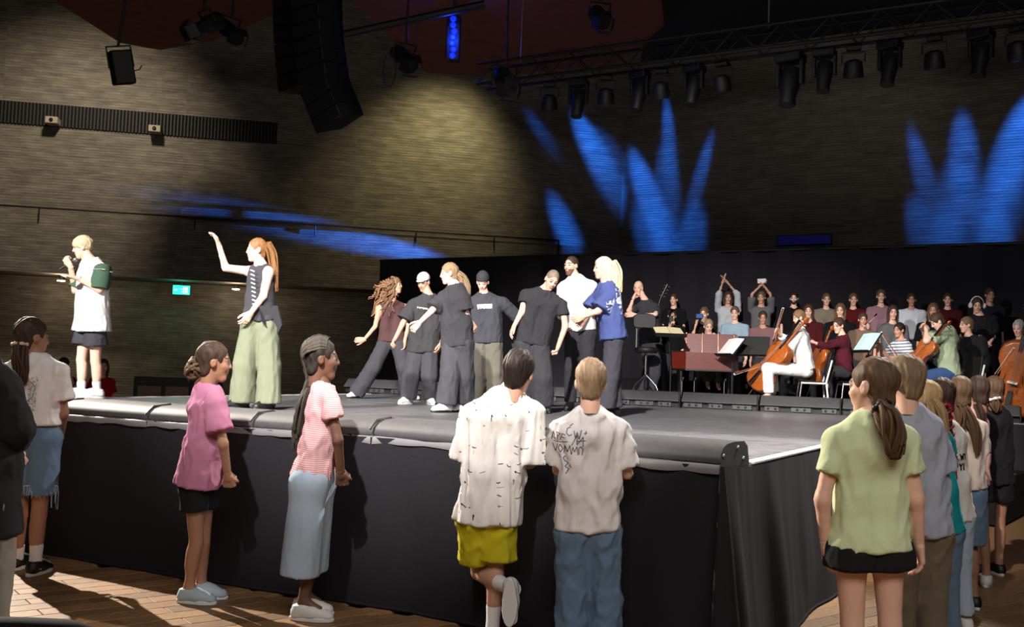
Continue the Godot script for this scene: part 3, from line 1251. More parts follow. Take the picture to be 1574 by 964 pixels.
# a point in a figure's own metres from a pixel
func own(J: Dictionary, x: float, y: float, near := 0.0) -> Vector3:
	return at_depth(x, y, J.d0 - near) - J.base


func tail_of(who: Array, path: Array, radii: Array, color: Color, strands := 26, wave := 0.3, tie = null) -> void:
	var pts := []
	for p in path:
		pts.append(own(who[1], p[0], p[1], p[2] if p.size() > 2 else 0.0))
	var s := Shape.new()
	add_tail(s, pts, radii, color, strands, wave, int(path[0][0]))
	part("ponytail", s, M.hair, who[0])
	if tie != null:
		var t := Shape.new()
		var dir: Vector3 = (pts[1] - pts[0]).normalized()
		var x := dir.cross(Vector3.UP if absf(dir.y) < 0.9 else Vector3.RIGHT).normalized()
		var y := dir.cross(x)
		var ring := []
		var rad := []
		for k in 25:
			var a := TAU * k / 24.0
			ring.append(pts[0] + dir * 0.012 + (x * cos(a) + y * sin(a)) * radii[0] * 1.05)
			rad.append(0.010 + 0.004 * sin(a * 7.0))
		t.tube(ring, rad, 7)
		part("hair_tie", t, tie, who[0])


# ---------------------------------------------------------------- materials, hall and stage

func make_materials():
	var skin := plain("skin", Color(1, 1, 1), 0.55, 0.0, 0.4)
	skin.vertex_color_use_as_albedo = true
	skin.subsurf_scatter_enabled = true
	skin.subsurf_scatter_strength = 0.08
	var hair := plain("hair", Color(1, 1, 1), 0.62, 0.0, 0.35)
	hair.vertex_color_use_as_albedo = true
	var felt := plain("felt", Color(1, 1, 1), 0.95, 0.0, 0.2)
	felt.vertex_color_use_as_albedo = true
	var course := Image.create(512, 512, false, Image.FORMAT_RGB8)
	var rise := Image.create(512, 512, false, Image.FORMAT_RGB8)
	var nz := FastNoiseLite.new()
	nz.seed = 21
	nz.frequency = 1.0
	nz.fractal_octaves = 3
	var r := RandomNumberGenerator.new()
	r.seed = 4
	var tones := []
	for row in 64:
		var line := []
		for q in 12:
			line.append(0.95 + r.randf() * 0.10)
		tones.append(line)
	for y in 512:
		var row := y / 8
		for x in 512:
			# thin courses of grey-brown stone: a tone for each strip, pits and stains
			var shift := (row * 37) % 512
			var q := ((x + shift) % 512) * 12 / 512
			var stain := nz.get_noise_2d(x * 0.012, y * 0.03) * 0.20 + nz.get_noise_2d(x * 0.10 + 50.0, y * 0.5) * 0.14 + nz.get_noise_2d(x * 0.008 + 20.0, y * 0.16) * 0.24
			var w: float = tones[row][q] + stain
			var joint := 0.72 if y % 8 == 0 else 1.0
			course.set_pixel(x, y, Color(0.40, 0.375, 0.33) * w * joint + Color(0, 0, 0, 1))
			var hgt: float = (0.25 if y % 8 == 0 else 0.55 + 1.2 * (tones[row][q] - 0.95)) + nz.get_noise_2d(x * 0.2, y * 0.5 + 90.0) * 0.2
			rise.set_pixel(x, y, Color(hgt, hgt, hgt))
	var stone_tex := ImageTexture.create_from_image(course)
	var stone_up := ImageTexture.create_from_image(rise)
	M.stone = textured("stone", stone_tex, Vector3(0.26, 0.26, 0.26), 0.9, stone_up, 1.2)
	M.plaster = textured("plaster", grain("plaster", 3.0, Vector2(1, 1), Color(0.20, 0.16, 0.13), Color(0.27, 0.22, 0.18), 128), Vector3(0.4, 0.4, 0.4), 0.9)
	M.ceiling = plain("ceiling_paint", Color(0.10, 0.08, 0.075), 0.95)
	M.sail = textured("sail", grain("sail", 2.0, Vector2(1, 1), Color(0.40, 0.20, 0.15), Color(0.46, 0.24, 0.18), 128), Vector3(0.3, 0.3, 0.3), 0.8)
	M.black = plain("black_steel", Color(0.065, 0.065, 0.07), 0.55, 0.0, 0.4)
	M.black_matte = plain("black_matte", Color(0.045, 0.045, 0.048), 0.9, 0.0, 0.3)
	M.drape = cloth("black_molton", Color(0.135, 0.13, 0.145), 0.2, 6.0, 0.95)
	M.deck = textured("deck", grain("deck", 5.0, Vector2(0.35, 2.6), Color(0.25, 0.25, 0.26), Color(0.55, 0.55, 0.56), 256, 5, 9), Vector3(0.5, 0.5, 0.5), 0.42)
	M.curb = textured("curb", grain("curb", 4.0, Vector2(1, 1), Color(0.21, 0.21, 0.22), Color(0.27, 0.27, 0.28), 128), Vector3(0.8, 0.8, 0.8), 0.6)
	M.tape = plain("white_tape", Color(0.85, 0.85, 0.84), 0.6)
	M.foil = plain("grey_tape", Color(0.42, 0.42, 0.43), 0.45)
	M.chrome = plain("chrome", Color(0.75, 0.75, 0.77), 0.22, 1.0)
	M.steel = plain("steel", Color(0.5, 0.5, 0.52), 0.4, 0.9)
	M.paper = plain("paper", Color(0.86, 0.86, 0.82), 0.9)
	M.white_shell = plain("white_shell", Color(0.78, 0.78, 0.77), 0.5)
	for k in 6:
		var a := 0.86 + k * 0.05
		var dark := Color(0.39, 0.285, 0.18) * a
		var light := Color(0.55, 0.42, 0.28) * a
		dark.a = 1.0
		light.a = 1.0
		M["plank%d" % k] = textured("plank%d" % k, grain("oak%d" % k, 3.0, Vector2(0.5, 4.0), dark, light, 128, 4, 30 + k), Vector3(1.6, 1.6, 1.6), 0.5)
	M.floor = textured("floor_oak", grain("oak2", 3.0, Vector2(0.5, 4.0), Color(0.4, 0.28, 0.16), Color(0.52, 0.38, 0.23)), Vector3(1.3, 1.3, 1.3), 0.5)


func upright(s: Shape, a: Vector3, b: Vector3, h0: float, h1: float, thick: float, outside: Vector3) -> void:
	var mid := (a + b) * 0.5
	var along := (b - a)
	along.y = 0.0
	var n := Vector3.UP.cross(along).normalized()
	if n.dot(outside) < 0.0:
		n = -n
	var c := mid + n * thick * 0.5
	c.y = (h0 + h1) * 0.5
	s.box(frame(c, along, Vector3.UP), Vector3(along.length() * 0.5, (h1 - h0) * 0.5, thick * 0.5))


func flat(v: Vector3) -> Vector3:
	return Vector3(v.x, 0, v.z)


func build_hall():
	# floor slab and the oak strips that the picture shows
	var s := Shape.new()
	s.box(Transform3D(Basis.IDENTITY, Vector3(1, -0.13, -12)), Vector3(16, 0.11, 18))
	var ground := structure("floor", s, M.floor, "oak strip floor of the hall")
	var pl := Shape.new()
	pl.box(Transform3D(Basis.IDENTITY, Vector3.ZERO), Vector3(0.298, 0.01, 0.0685), 0.003)
	var plank_mesh := pl.mesh()
	var turn := Basis(Vector3.UP, deg_to_rad(38.0))
	var n := 0
	for i in range(-16, 17):
		for j in range(-60, 61):
			var p := turn * Vector3(i * 0.6 + (0.3 if posmod(j, 2) == 1 else 0.0), 0, j * 0.14) + Vector3(0.5, -0.0105, -5.6)
			var d := depth_of(p)
			if d < 2.2:
				continue
			var q := p - EYE
			var x := 787.0 + FOCAL * q.dot(cam_x) / d
			var y := 482.0 - FOCAL * q.dot(cam_y) / d
			var t := (p - CORNER).dot(INTO)
			var along := -(p - CORNER).dot(ALONG)
			if x < -90 or x > 1690 or y > 1040:
				continue
			if not ((t < 0.15 and along > -0.1 and along < 5.6) or (along <= 0.05 and along > -2.6 and t < 4.4 and x > 1200)):
				continue
			n += 1
			if n > 300:
				break
			var o := part("plank", plank_mesh, M["plank%d" % (posmod(i * 7 + j * 13 + i * j, 6))], ground)
			o.transform = Transform3D(turn, p)
	# gallery on the far side: lower wall set back, parapet face, upper wall
	var wl := plane_a - plane_n.rotated(Vector3.UP, PI / 2) * 0.0
	var along_w := Vector3(plane_n.z, 0, -plane_n.x)
	var corner := flat(plane_a)
	var left_end := corner - along_w * 26.0
	s = Shape.new()
	upright(s, left_end - plane_n * GALLERY, corner - plane_n * GALLERY + along_w * 1.2, 4.3, 13.5, 0.3, -plane_n)
	structure("wall_gallery", s, M.stone, "thin-coursed stone wall above the side gallery")
	var foot: float = on_wall(858, 392).y - 0.05
	var low: float = on_wall(280, 430).y
	var top: float = on_wall(430, 350).y
	s = Shape.new()
	upright(s, left_end, corner, low, top, GALLERY, -plane_n)
	structure("wall_parapet", s, M.stone, "stone parapet of the side gallery")
	s = Shape.new()
	var mid := (left_end + corner) * 0.5 - plane_n * 0.9
	mid.y = low + 0.06
	s.box(frame(mid, along_w, Vector3.UP), Vector3(13.0, 0.06, 0.75))
	structure("ceiling_gallery", s, M.plaster, "soffit under the side gallery")
	s = Shape.new()
	upright(s, left_end - plane_n * 1.3, corner - plane_n * 1.3 + along_w * 1.2, 0.0, low + 0.1, 0.3, -plane_n)
	structure("wall_lower", s, M.stone, "dark stone wall under the side gallery")
	# rear wall behind the orchestra and the rest of the shell
	var rw := at_row(963, 391, 18.4)
	var re := st(-14, 18.4)
	s = Shape.new()
	upright(s, flat(rw) - ALONG * 1.6, re, 0.0, 13.5, 0.3, INTO)
	structure("wall_rear", s, M.stone, "thin-coursed stone wall behind the orchestra")
	s = Shape.new()
	upright(s, Vector3(13.5, 0, 5), Vector3(13.5, 0, -20), 0.0, 13.5, 0.3, Vector3.RIGHT)
	structure("wall_right", s, M.plaster)
	s = Shape.new()
	upright(s, Vector3(-14.5, 0, 5), Vector3(-14.5, 0, -26), 0.0, 13.5, 0.3, Vector3.LEFT)
	structure("wall_left", s, M.plaster)
	s = Shape.new()
	upright(s, Vector3(-14.5, 0, 5), Vector3(13.5, 0, 5), 0.0, 13.5, 0.3, Vector3.BACK)
	structure("wall_audience", s, M.plaster)
	s = Shape.new()
	s.box(Transform3D(Basis.IDENTITY, Vector3(0, 13.6, -12)), Vector3(17, 0.1, 18))
	structure("ceiling", s, M.ceiling)
	# handrail on the parapet
	var rail := thing("handrail", "thin dark handrail along the top of the stone gallery", "handrail", on_wall(430, 350))
	s = Shape.new()
	var a := on_wall(-60, 312) + plane_n * 0.05 - rail.position
	var b := on_wall(858, 366) + plane_n * 0.05 - rail.position
	b.y = a.y
	var e := b + Vector3(0, -0.42, 0)
	s.tube([a, b], 0.022, 8)
	s.rod(b + Vector3(0, 0.02, 0), e, 0.022)
	part("rail", s, M.black, rail)
	for x in [60, 300, 485, 640, 760]:
		s = Shape.new()
		var p := on_wall(x, 340) + plane_n * 0.05 - rail.position
		p.y = a.y
		s.rod(p, p - Vector3(0, 0.28, 0), 0.016)
		part("post", s, M.black, rail)
	# long ventilation slot in the upper wall, its slats and two boxes in front of it
	var vent := thing("ventilation_grille", "long dark slatted ventilation slot in the upper stone wall", "grille", on_wall(200, 187, GALLERY) + plane_n * 0.02)
	var va := on_wall(-60, 149, GALLERY)
	var vb := on_wall(427, 186, GALLERY)
	var vlow: float = on_wall(427, 222, GALLERY).y
	s = Shape.new()
	var vm := (va + vb) * 0.5
	vm.y = (va.y + vlow) * 0.5
	var vw := flat(vb - va).length() * 0.5
	var vh := (va.y - vlow) * 0.5
	s.box(frame(vm - vent.position + plane_n * 0.01, along_w, Vector3.UP), Vector3(vw, vh, 0.01))
	part("backing", s, M.black_matte, vent)
	var sl := Shape.new()
	sl.box(Transform3D.IDENTITY, Vector3(0.016, vh * 0.98, 0.02))
	var slm := sl.mesh()
	var slat_mat := plain("slat_brown", Color(0.105, 0.09, 0.08), 0.7)
	var count := int(vw * 2.0 / 0.075)
	for k in count:
		var o := part("slat", slm, slat_mat, vent)
		o.transform = frame(vm - vent.position + plane_n * 0.03 + along_w * (-vw + 0.04 + k * 0.075), along_w, Vector3.UP)
	for q in [[85, 190, "short pale projector box in the ventilation slot with a slanted shadow"], [241, 203, "short pale projector box in the ventilation slot nearer the black speaker column"]]:
		var p := on_wall(q[0], q[1], GALLERY) + plane_n * 0.215
		var bx := thing("projector_box", q[2], "projector", p)
		s = Shape.new()
		s.box(frame(Vector3.ZERO, along_w, Vector3.UP), Vector3(0.13, 0.075, 0.16), 0.01)
		part("housing", s, plain("pale_housing", Color(0.55, 0.5, 0.44), 0.7), bx)
		s = Shape.new()
		s.lathe(Transform3D(Basis(Vector3.RIGHT, PI / 2), plane_n * 0.155), [[0.04, 0.0], [0.045, 0.02], [0.03, 0.03]], 12)
		part("lens", s, M.black, bx)
	# exit sign and small downlights under the gallery
	var sp := on_wall(279, 446, 0.6)
	var sign_box := thing("exit_sign", "glowing green emergency exit sign under the gallery", "sign", sp)
	s = Shape.new()
	s.box(frame(Vector3.ZERO, along_w, Vector3.UP), Vector3(0.20, 0.115, 0.03), 0.008)
	part("housing", s, M.black, sign_box)
	var glow := StandardMaterial3D.new()
	glow.resource_name = "exit_glow"
	glow.albedo_color = Color(0.2, 0.8, 0.65)
	glow.emission_enabled = true
	glow.emission_texture = exit_picture()
	glow.emission_energy_multiplier = 1.5
	glow.emission_operator = BaseMaterial3D.EMISSION_OP_MULTIPLY
	glow.emission = Color(1, 1, 1)
	s = Shape.new()
	var fx := along_w * 0.19
	var fy := Vector3(0, 0.105, 0)
	var fz := plane_n * 0.032
	s.quad(fz - fx - fy, fz + fx - fy, fz + fx + fy, fz - fx + fy, plane_n)
	part("lit_face", s, glow, sign_box)
	s = Shape.new()
	s.rod(Vector3(0, 0.11, 0), Vector3(0, low - sp.y + 0.02, 0), 0.012)
	part("bracket", s, M.black, sign_box)
	var gl := OmniLight3D.new()
	gl.name = "exit_sign_glow"
	gl.light_color = Color(0.25, 1.0, 0.8)
	gl.light_energy = 0.2
	gl.light_size = 0.1
	gl.omni_range = 40.0
	gl.omni_attenuation = 2.0
	gl.shadow_enabled = true
	add_child(gl)
	gl.position = sp + plane_n * 0.25
	var lit := plain("downlight_glow", Color(1, 0.95, 0.85), 0.5)
	lit.emission_enabled = true
	lit.emission = Color(1, 0.93, 0.82)
	lit.emission_energy_multiplier = 1.2
	for q in [[95, 432, "small white downlight under the gallery beyond the singer with the microphone"], [363, 445, "small white downlight under the gallery beside the exit sign"]]:
		var p := on_wall(q[0], q[1], 0.5)
		var dl := thing("downlight", q[2], "lamp", p)
		s = Shape.new()
		s.lathe(Transform3D(Basis.IDENTITY, Vector3.ZERO), [[0.06, 0.0], [0.075, 0.02], [0.05, 0.09]], 12)
		part("housing", s, M.black, dl)
		s = Shape.new()
		s.box(frame(plane_n * 0.06, along_w, Vector3.UP), Vector3(0.085, 0.014, 0.03), 0.005)
		part("lit_face", s, lit, dl)
		var shine := OmniLight3D.new()
		shine.name = "downlight_glow"
		shine.light_color = Color(1, 0.9, 0.76)
		shine.light_energy = 0.75
		shine.light_size = 0.06
		shine.omni_range = 40.0
		shine.omni_attenuation = 2.0
		shine.shadow_enabled = true
		add_child(shine, true)
		shine.position = p + plane_n * 0.12 - Vector3(0, 0.05, 0)
	# low cabinet with wood panels by the far wall
	var cp := at_depth(275, 600, 18.2)
	cp.y = 0.0
	var cab := thing("cabinet", "low dark cabinet with three wood panels by the far wall", "cabinet", cp)
	s = Shape.new()
	s.box(frame(Vector3(0, 0.54, 0), along_w, Vector3.UP), Vector3(0.74, 0.54, 0.28), 0.01)
	part("body", s, plain("cabinet_dark", Color(0.06, 0.045, 0.035), 0.6), cab)
	for k in 3:
		s = Shape.new()
		s.box(frame(Vector3(0, 0.5, 0) + along_w * (-0.47 + k * 0.47) + plane_n * 0.285, along_w, Vector3.UP), Vector3(0.20, 0.42, 0.012), 0.006)
		part("panel", s, M.plank1, cab)
	for k in 2:
		s = Shape.new()
		s.rod(Vector3(0, 0.98, 0) + along_w * (-0.6 + k * 1.1) + plane_n * 0.3 - along_w * 0.03, Vector3(0, 0.98, 0) + along_w * (-0.54 + k * 1.1) + plane_n * 0.3, 0.008)
		part("latch", s, M.chrome, cab)


func exit_picture() -> ImageTexture:
	var im := Image.create(96, 54, false, Image.FORMAT_RGB8)
	im.fill(Color(0.20, 0.85, 0.68))
	var w := Color(0.92, 1, 0.97)
	im.fill_rect(Rect2i(58, 9, 26, 38), w)                       # doorway
	im.fill_rect(Rect2i(8, 24, 18, 6), w)                         # arrow
	for k in 8:
		im.fill_rect(Rect2i(8 + k, 27 - k - 1, 2, 2 * k + 2), w)
	var man := Color(0.20, 0.85, 0.68)
	im.fill_rect(Rect2i(64, 12, 5, 5), man)
	for k in 12:
		im.fill_rect(Rect2i(62 - k / 4, 18 + k, 5, 2), man)
		im.fill_rect(Rect2i(58 - k, 30 + k, 4, 2), w)
		im.fill_rect(Rect2i(62 + k / 2, 30 + k, 4, 2), man)
	im.fill_rect(Rect2i(44, 21, 20, 3), w)
	return ImageTexture.create_from_image(im)


# ---------------------------------------------------------------- stage

const JOINTS := [0.10, 1.17, 2.25, 3.12, 4.00, 4.88, 5.80, 6.70, 7.35]


func rear_line(s: float) -> float:             # how deep the row of footlight boxes lies, by distance from the corner
	return 10.04 - (s - 1.4) * 0.15


func build_stage():
	# decks: the main platform and the wider one that carries the orchestra
	var s := Shape.new()
	var outline := []
	for k in 17:
		var w := lerpf(0.11, 7.32, k / 16.0)
		outline.append(st(w, 0.02 + bow(w)))
	outline += [st(9.3, 13.9), st(-6.5, 13.9), st(-6.5, 10.2), st(0.11, 10.2)]
	var ring := []
	for p in outline:
		ring.append(Vector3(p.x, DECK - 0.12, p.z))
	s.prism(ring, Vector3(0, 0.12, 0))
	var deck := structure("floor_stage", s, M.deck, "scuffed black stage deck")
	for q in [[1042, 668, 1168, 675], [1064, 652, 1073, 656], [1222, 685, 1240, 687], [560, 618, 640, 621]]:
		var a := at_height(q[0], q[1], DECK + 0.001)
		var b := at_height(q[2], q[3], DECK + 0.001)
		var sc := Shape.new()
		sc.tube([a, a.lerp(b, 0.5) + Vector3(0, 0, 0.012), b], [0.002, 0.009, 0.004], 5, true, 0.15)
		part("scuff", sc, M.foil, deck)
	# white tape on the side edges
	for q in [["white edge tape along the side of the deck beside the children", [st(0.13, 0.58, DECK), st(0.13, 10.0, DECK)]], ["white edge tape along the far side of the deck beside the singer", [st(7.40, 0.58, DECK), st(8.42, 8.3, DECK)]]]:
		var a: Vector3 = q[1][0]
		var b: Vector3 = q[1][1]
		var tape := thing("edge_tape", q[0], "tape", (a + b) * 0.5)
		var t := Shape.new()
		t.box(frame(Vector3(0, 0.006, 0), b - a, Vector3.UP), Vector3((b - a).length() * 0.5, 0.006, 0.03), 0.002)
		part("strip", t, M.tape, tape)
	# curb units along the front edge
	var labels := ["dark end with bolts at the open corner", "between the corner unit and the kinked joint", "third from the open corner", "fourth from the open corner", "fifth from the open corner", "sixth from the open corner", "seventh from the open corner", "last before the far end"]
	for k in JOINTS.size() - 1:
		var s0: float = JOINTS[k] + 0.008
		var s1: float = JOINTS[k + 1] - 0.008
		var prof := [[0.0, 0.985], [-0.012, 1.01], [0.0, 1.04], [0.035, 1.068], [0.09, 1.085], [0.20, 1.092], [0.40, 1.088], [0.46, 1.06], [0.50, 0.962], [0.02, 0.962]]
		var mid := st((s0 + s1) * 0.5, 0.2, 0.0)
		var unit := thing("edge_curb", "rounded grey curb on the stage front, " + labels[k], "curb", mid, "curb units along the stage front")
		var c := Shape.new()
		var bow0 := bow(s0)
		var bow1 := bow(s1)
		var r0 := PackedVector3Array()
		var r1 := PackedVector3Array()
		for p in prof:
			r0.append(st(s0, p[0] + bow0, p[1]) - mid)
			r1.append(st(s1, p[0] + bow1, p[1]) - mid)
		c.loft([r0, r1])
		part("cover", c, M.curb, unit)
		c = Shape.new()                          # crumpled tape that holds the skirt
		var rings := []
		for j in 13:
			var w := lerpf(s0, s1, j / 12.0)
			var wob := noise.get_noise_2d(w * 6.0, 3.0) * 0.012
			var bw := bow(w)
			rings.append(PackedVector3Array([st(w, -0.002 + bw, 0.998) - mid, st(w, -0.022 + bw + wob, 0.985) - mid, st(w, -0.028 + bw + wob, 0.95 + wob) - mid, st(w, -0.012 + bw, 0.952 + wob) - mid]))
		c.loft(rings)
		part("tape", c, M.foil, unit)
		if k == 0:
			for q in [[0.06, 1.03], [0.3, 1.06], [0.4, 1.0]]:
				c = Shape.new()
				c.lathe(Transform3D(frame(Vector3.ZERO, INTO, ALONG).basis, st(s0, q[0], q[1]) - mid), [[0.012, 0.0], [0.012, 0.006], [0.007, 0.01]], 8)
				part("bolt", c, M.steel, unit)
		else:
			c = Shape.new()
			c.tube([st(s0 + 0.016, -0.01 + bow(s0), 1.03) - mid, st(s0 + 0.012, 0.05 + bow(s0), 1.08) - mid, st(s0 + 0.016, 0.2 + bow(s0), 1.096) - mid], [0.006, 0.010, 0.006], 6)
			part("joint_strip", c, M.black, unit)
	# skirts
	skirt()
	var sk := thing("stage_skirt", "black molton skirt below the orchestra deck past the children", "skirt", st(-3.2, 10.2))
	s = Shape.new()
	var rows := []
	for i in 9:
		var row := PackedVector3Array()
		for j in 80:
			var w := 0.1 - j * 0.083
			row.append(st(w, 10.15 - 0.05 * absf(sin(j * 0.45)) - 0.02 * i / 8.0, 0.95 * i / 8.0) - sk.position)
		rows.append(row)
	s.loft(rows, false, true)
	part("cloth", s, M.drape, sk)
	# black drape behind the choir
	var dr := thing("backdrop_drape", "tall black drape standing behind the choir", "drape", st(1.5, 13.6))
	s = Shape.new()
	rows = []
	var left: float = -(at_row(585, 390, 13.6) - CORNER).dot(ALONG)
	for i in 6:
		var row := PackedVector3Array()
		for j in 161:
			var w := lerpf(left, -7.0, j / 160.0)
			row.append(st(w, 13.6 + 0.05 * sin(j * 1.15) + 0.02 * sin(j * 0.37), lerpf(0.0, 3.80, i / 5.0)) - dr.position)
		rows.append(row)
	s.loft(rows, false, true)
	part("cloth", s, M.drape, dr)
	s = Shape.new()
	s.tube([st(left, 13.6, 3.80) - dr.position, st(-7.0, 13.6, 3.80) - dr.position], 0.03, 8)
	part("pipe", s, M.black, dr)
	# row of footlight boxes in front of the orchestra
	var at := [9.3, 8.15, 7.05, 5.93, 4.80, 3.68, 2.56, 1.44, 0.32, -0.80]
	for k in at.size() - 1:
		footlight(at[k], at[k + 1], k)


func bow(s: float) -> float:                    # the front edge bends in a little between the corner and the middle
	return 0.16 * exp(-pow((s - 1.9) / 1.3, 2.0))


func skirt() -> void:                           # one length of cloth round the front, the corner and the side
	var origin := st(1.5, 1.5)
	var t := thing("stage_skirt", "black molton skirt hanging round the stage front and its open corner", "skirt", origin)
	var path := []                                # [s, t, outward s, outward t, metres from the corner]
	for k in 190:
		var w := 7.34 * pow(1.0 - k / 190.0, 1.25)
		path.append([maxf(w, 0.06) + 0.04, bow(w) * 0.9 - 0.012, 0.0, -1.0, w])
	for k in 7:
		var a := PI / 2 * k / 6.0
		path.append([0.10 - 0.02 * sin(a), 0.008 - 0.02 * cos(a), -sin(a), -cos(a), 0.0])
	for k in 200:
		var w := 10.2 * pow((k + 1) / 200.0, 1.25)
		path.append([0.088, w, -1.0, 0.0, w])
	var rows := []
	for i in 17:
		var v := i / 16.0                        # 0 at the floor
		var row := PackedVector3Array()
		for j in path.size():
			var p: Array = path[j]
			var side: bool = p[2] < -0.5
			var near := exp(-p[4] / 0.35)
			var run: float = p[4] if side else -p[4]
			var out := 0.020 * noise.get_noise_2d(run * 1.8, v * 0.5) + 0.007 * noise.get_noise_2d(run * 4.0 + 30.0, v * 0.6)
			out += near * (1.0 - v) * (0.12 + 0.035 * sin(run * 15.0))
			if side:
				out += (0.08 + 0.022 * sin(run * 7.0 + 1.2 * sin(run * 2.3))) * (1.0 - v) * (1.0 - near)
			row.append(st(p[0] + p[2] * out, p[1] + p[3] * out, v * (0.985 if not side else lerpf(0.985, 0.952, minf(1.0, p[4] / 0.5)))) - origin)
		rows.append(row)
	var s := Shape.new()
	s.loft(rows, false, true)
	part("cloth", s, M.drape, t)
	s = Shape.new()
	var hem := []
	for j in range(0, path.size(), 3):
		hem.append(rows[0][j] + Vector3(0, 0.012, 0))
	s.tube(hem, 0.010, 5)
	part("hem", s, M.drape, t)


func footlight(sa: float, sb: float, k: int) -> void:
	var a := st(sa - 0.01, rear_line(sa), DECK)
	var b := st(sb + 0.01, rear_line(sb), DECK)
	var mid := (a + b) * 0.5
	var x := (b - a).normalized()
	var z := x.cross(Vector3.UP)                # towards the front
	if z.dot(INTO) > 0.0:
		z = -z
	var w := (b - a).length() * 0.5
	var who := ["behind the curly-haired dancer", "behind the dancer in the grey cap", "behind the dancer in the beanie", "behind the leaning dancer", "behind the dancer in blue", "in front of the stool and tripod", "in front of the keyboard instrument", "in front of the cellist in white", "before the chair of the maroon-shirted cellist"]
	var t := thing("footlight_box", "grey hooded footlight box on the deck " + who[k], "footlight", mid, "footlight boxes before the orchestra")
	var s := Shape.new()
	var prof := [[0.16, 0.085], [0.17, 0.10], [0.02, 0.225], [-0.16, 0.23], [-0.17, 0.085]]
	var r0 := PackedVector3Array()
	var r1 := PackedVector3Array()
	for p in prof:
		r0.append(z * p[0] - x * w + Vector3(0, p[1], 0))
		r1.append(z * p[0] + x * w + Vector3(0, p[1], 0))
	s.loft([r0, r1])
	part("hood", s, M.curb, t)
	s = Shape.new()
	s.box(frame(Vector3(0, 0.045, 0) - z * 0.02, x, Vector3.UP), Vector3(w, 0.045, 0.12), 0.004)
	part("base", s, M.black, t)
	var grey := plain("module_grey", Color(0.20, 0.20, 0.21), 0.5)
	for q in 3:
		var at := x * (-w * 0.66 + q * w * 0.64 + 0.05 * sin(k * 2.0 + q)) + z * 0.11 + Vector3(0, 0.045, 0)
		s = Shape.new()
		s.box(frame(at, x, Vector3.UP), Vector3(0.10 + 0.04 * ((k + q) % 2), 0.035, 0.02), 0.004)
		var m := part("module", s, grey if (k + q) % 3 else M.curb, t)
		for e in [-1, 1]:
			var d := Shape.new()
			d.lathe(frame(at + x * 0.05 * e + z * 0.02, x, z), [[0.018, 0.0], [0.018, 0.006], [0.010, 0.008]], 10)
			part("socket", d, M.black, m)
	s = Shape.new()
	s.rod(x * (w - 0.012) + z * 0.165 + Vector3(0, 0.0, 0), x * (w - 0.012) + z * 0.165 + Vector3(0, 0.22, 0), 0.012)
	part("upright", s, M.black, t)


# ---------------------------------------------------------------- what hangs over the stage

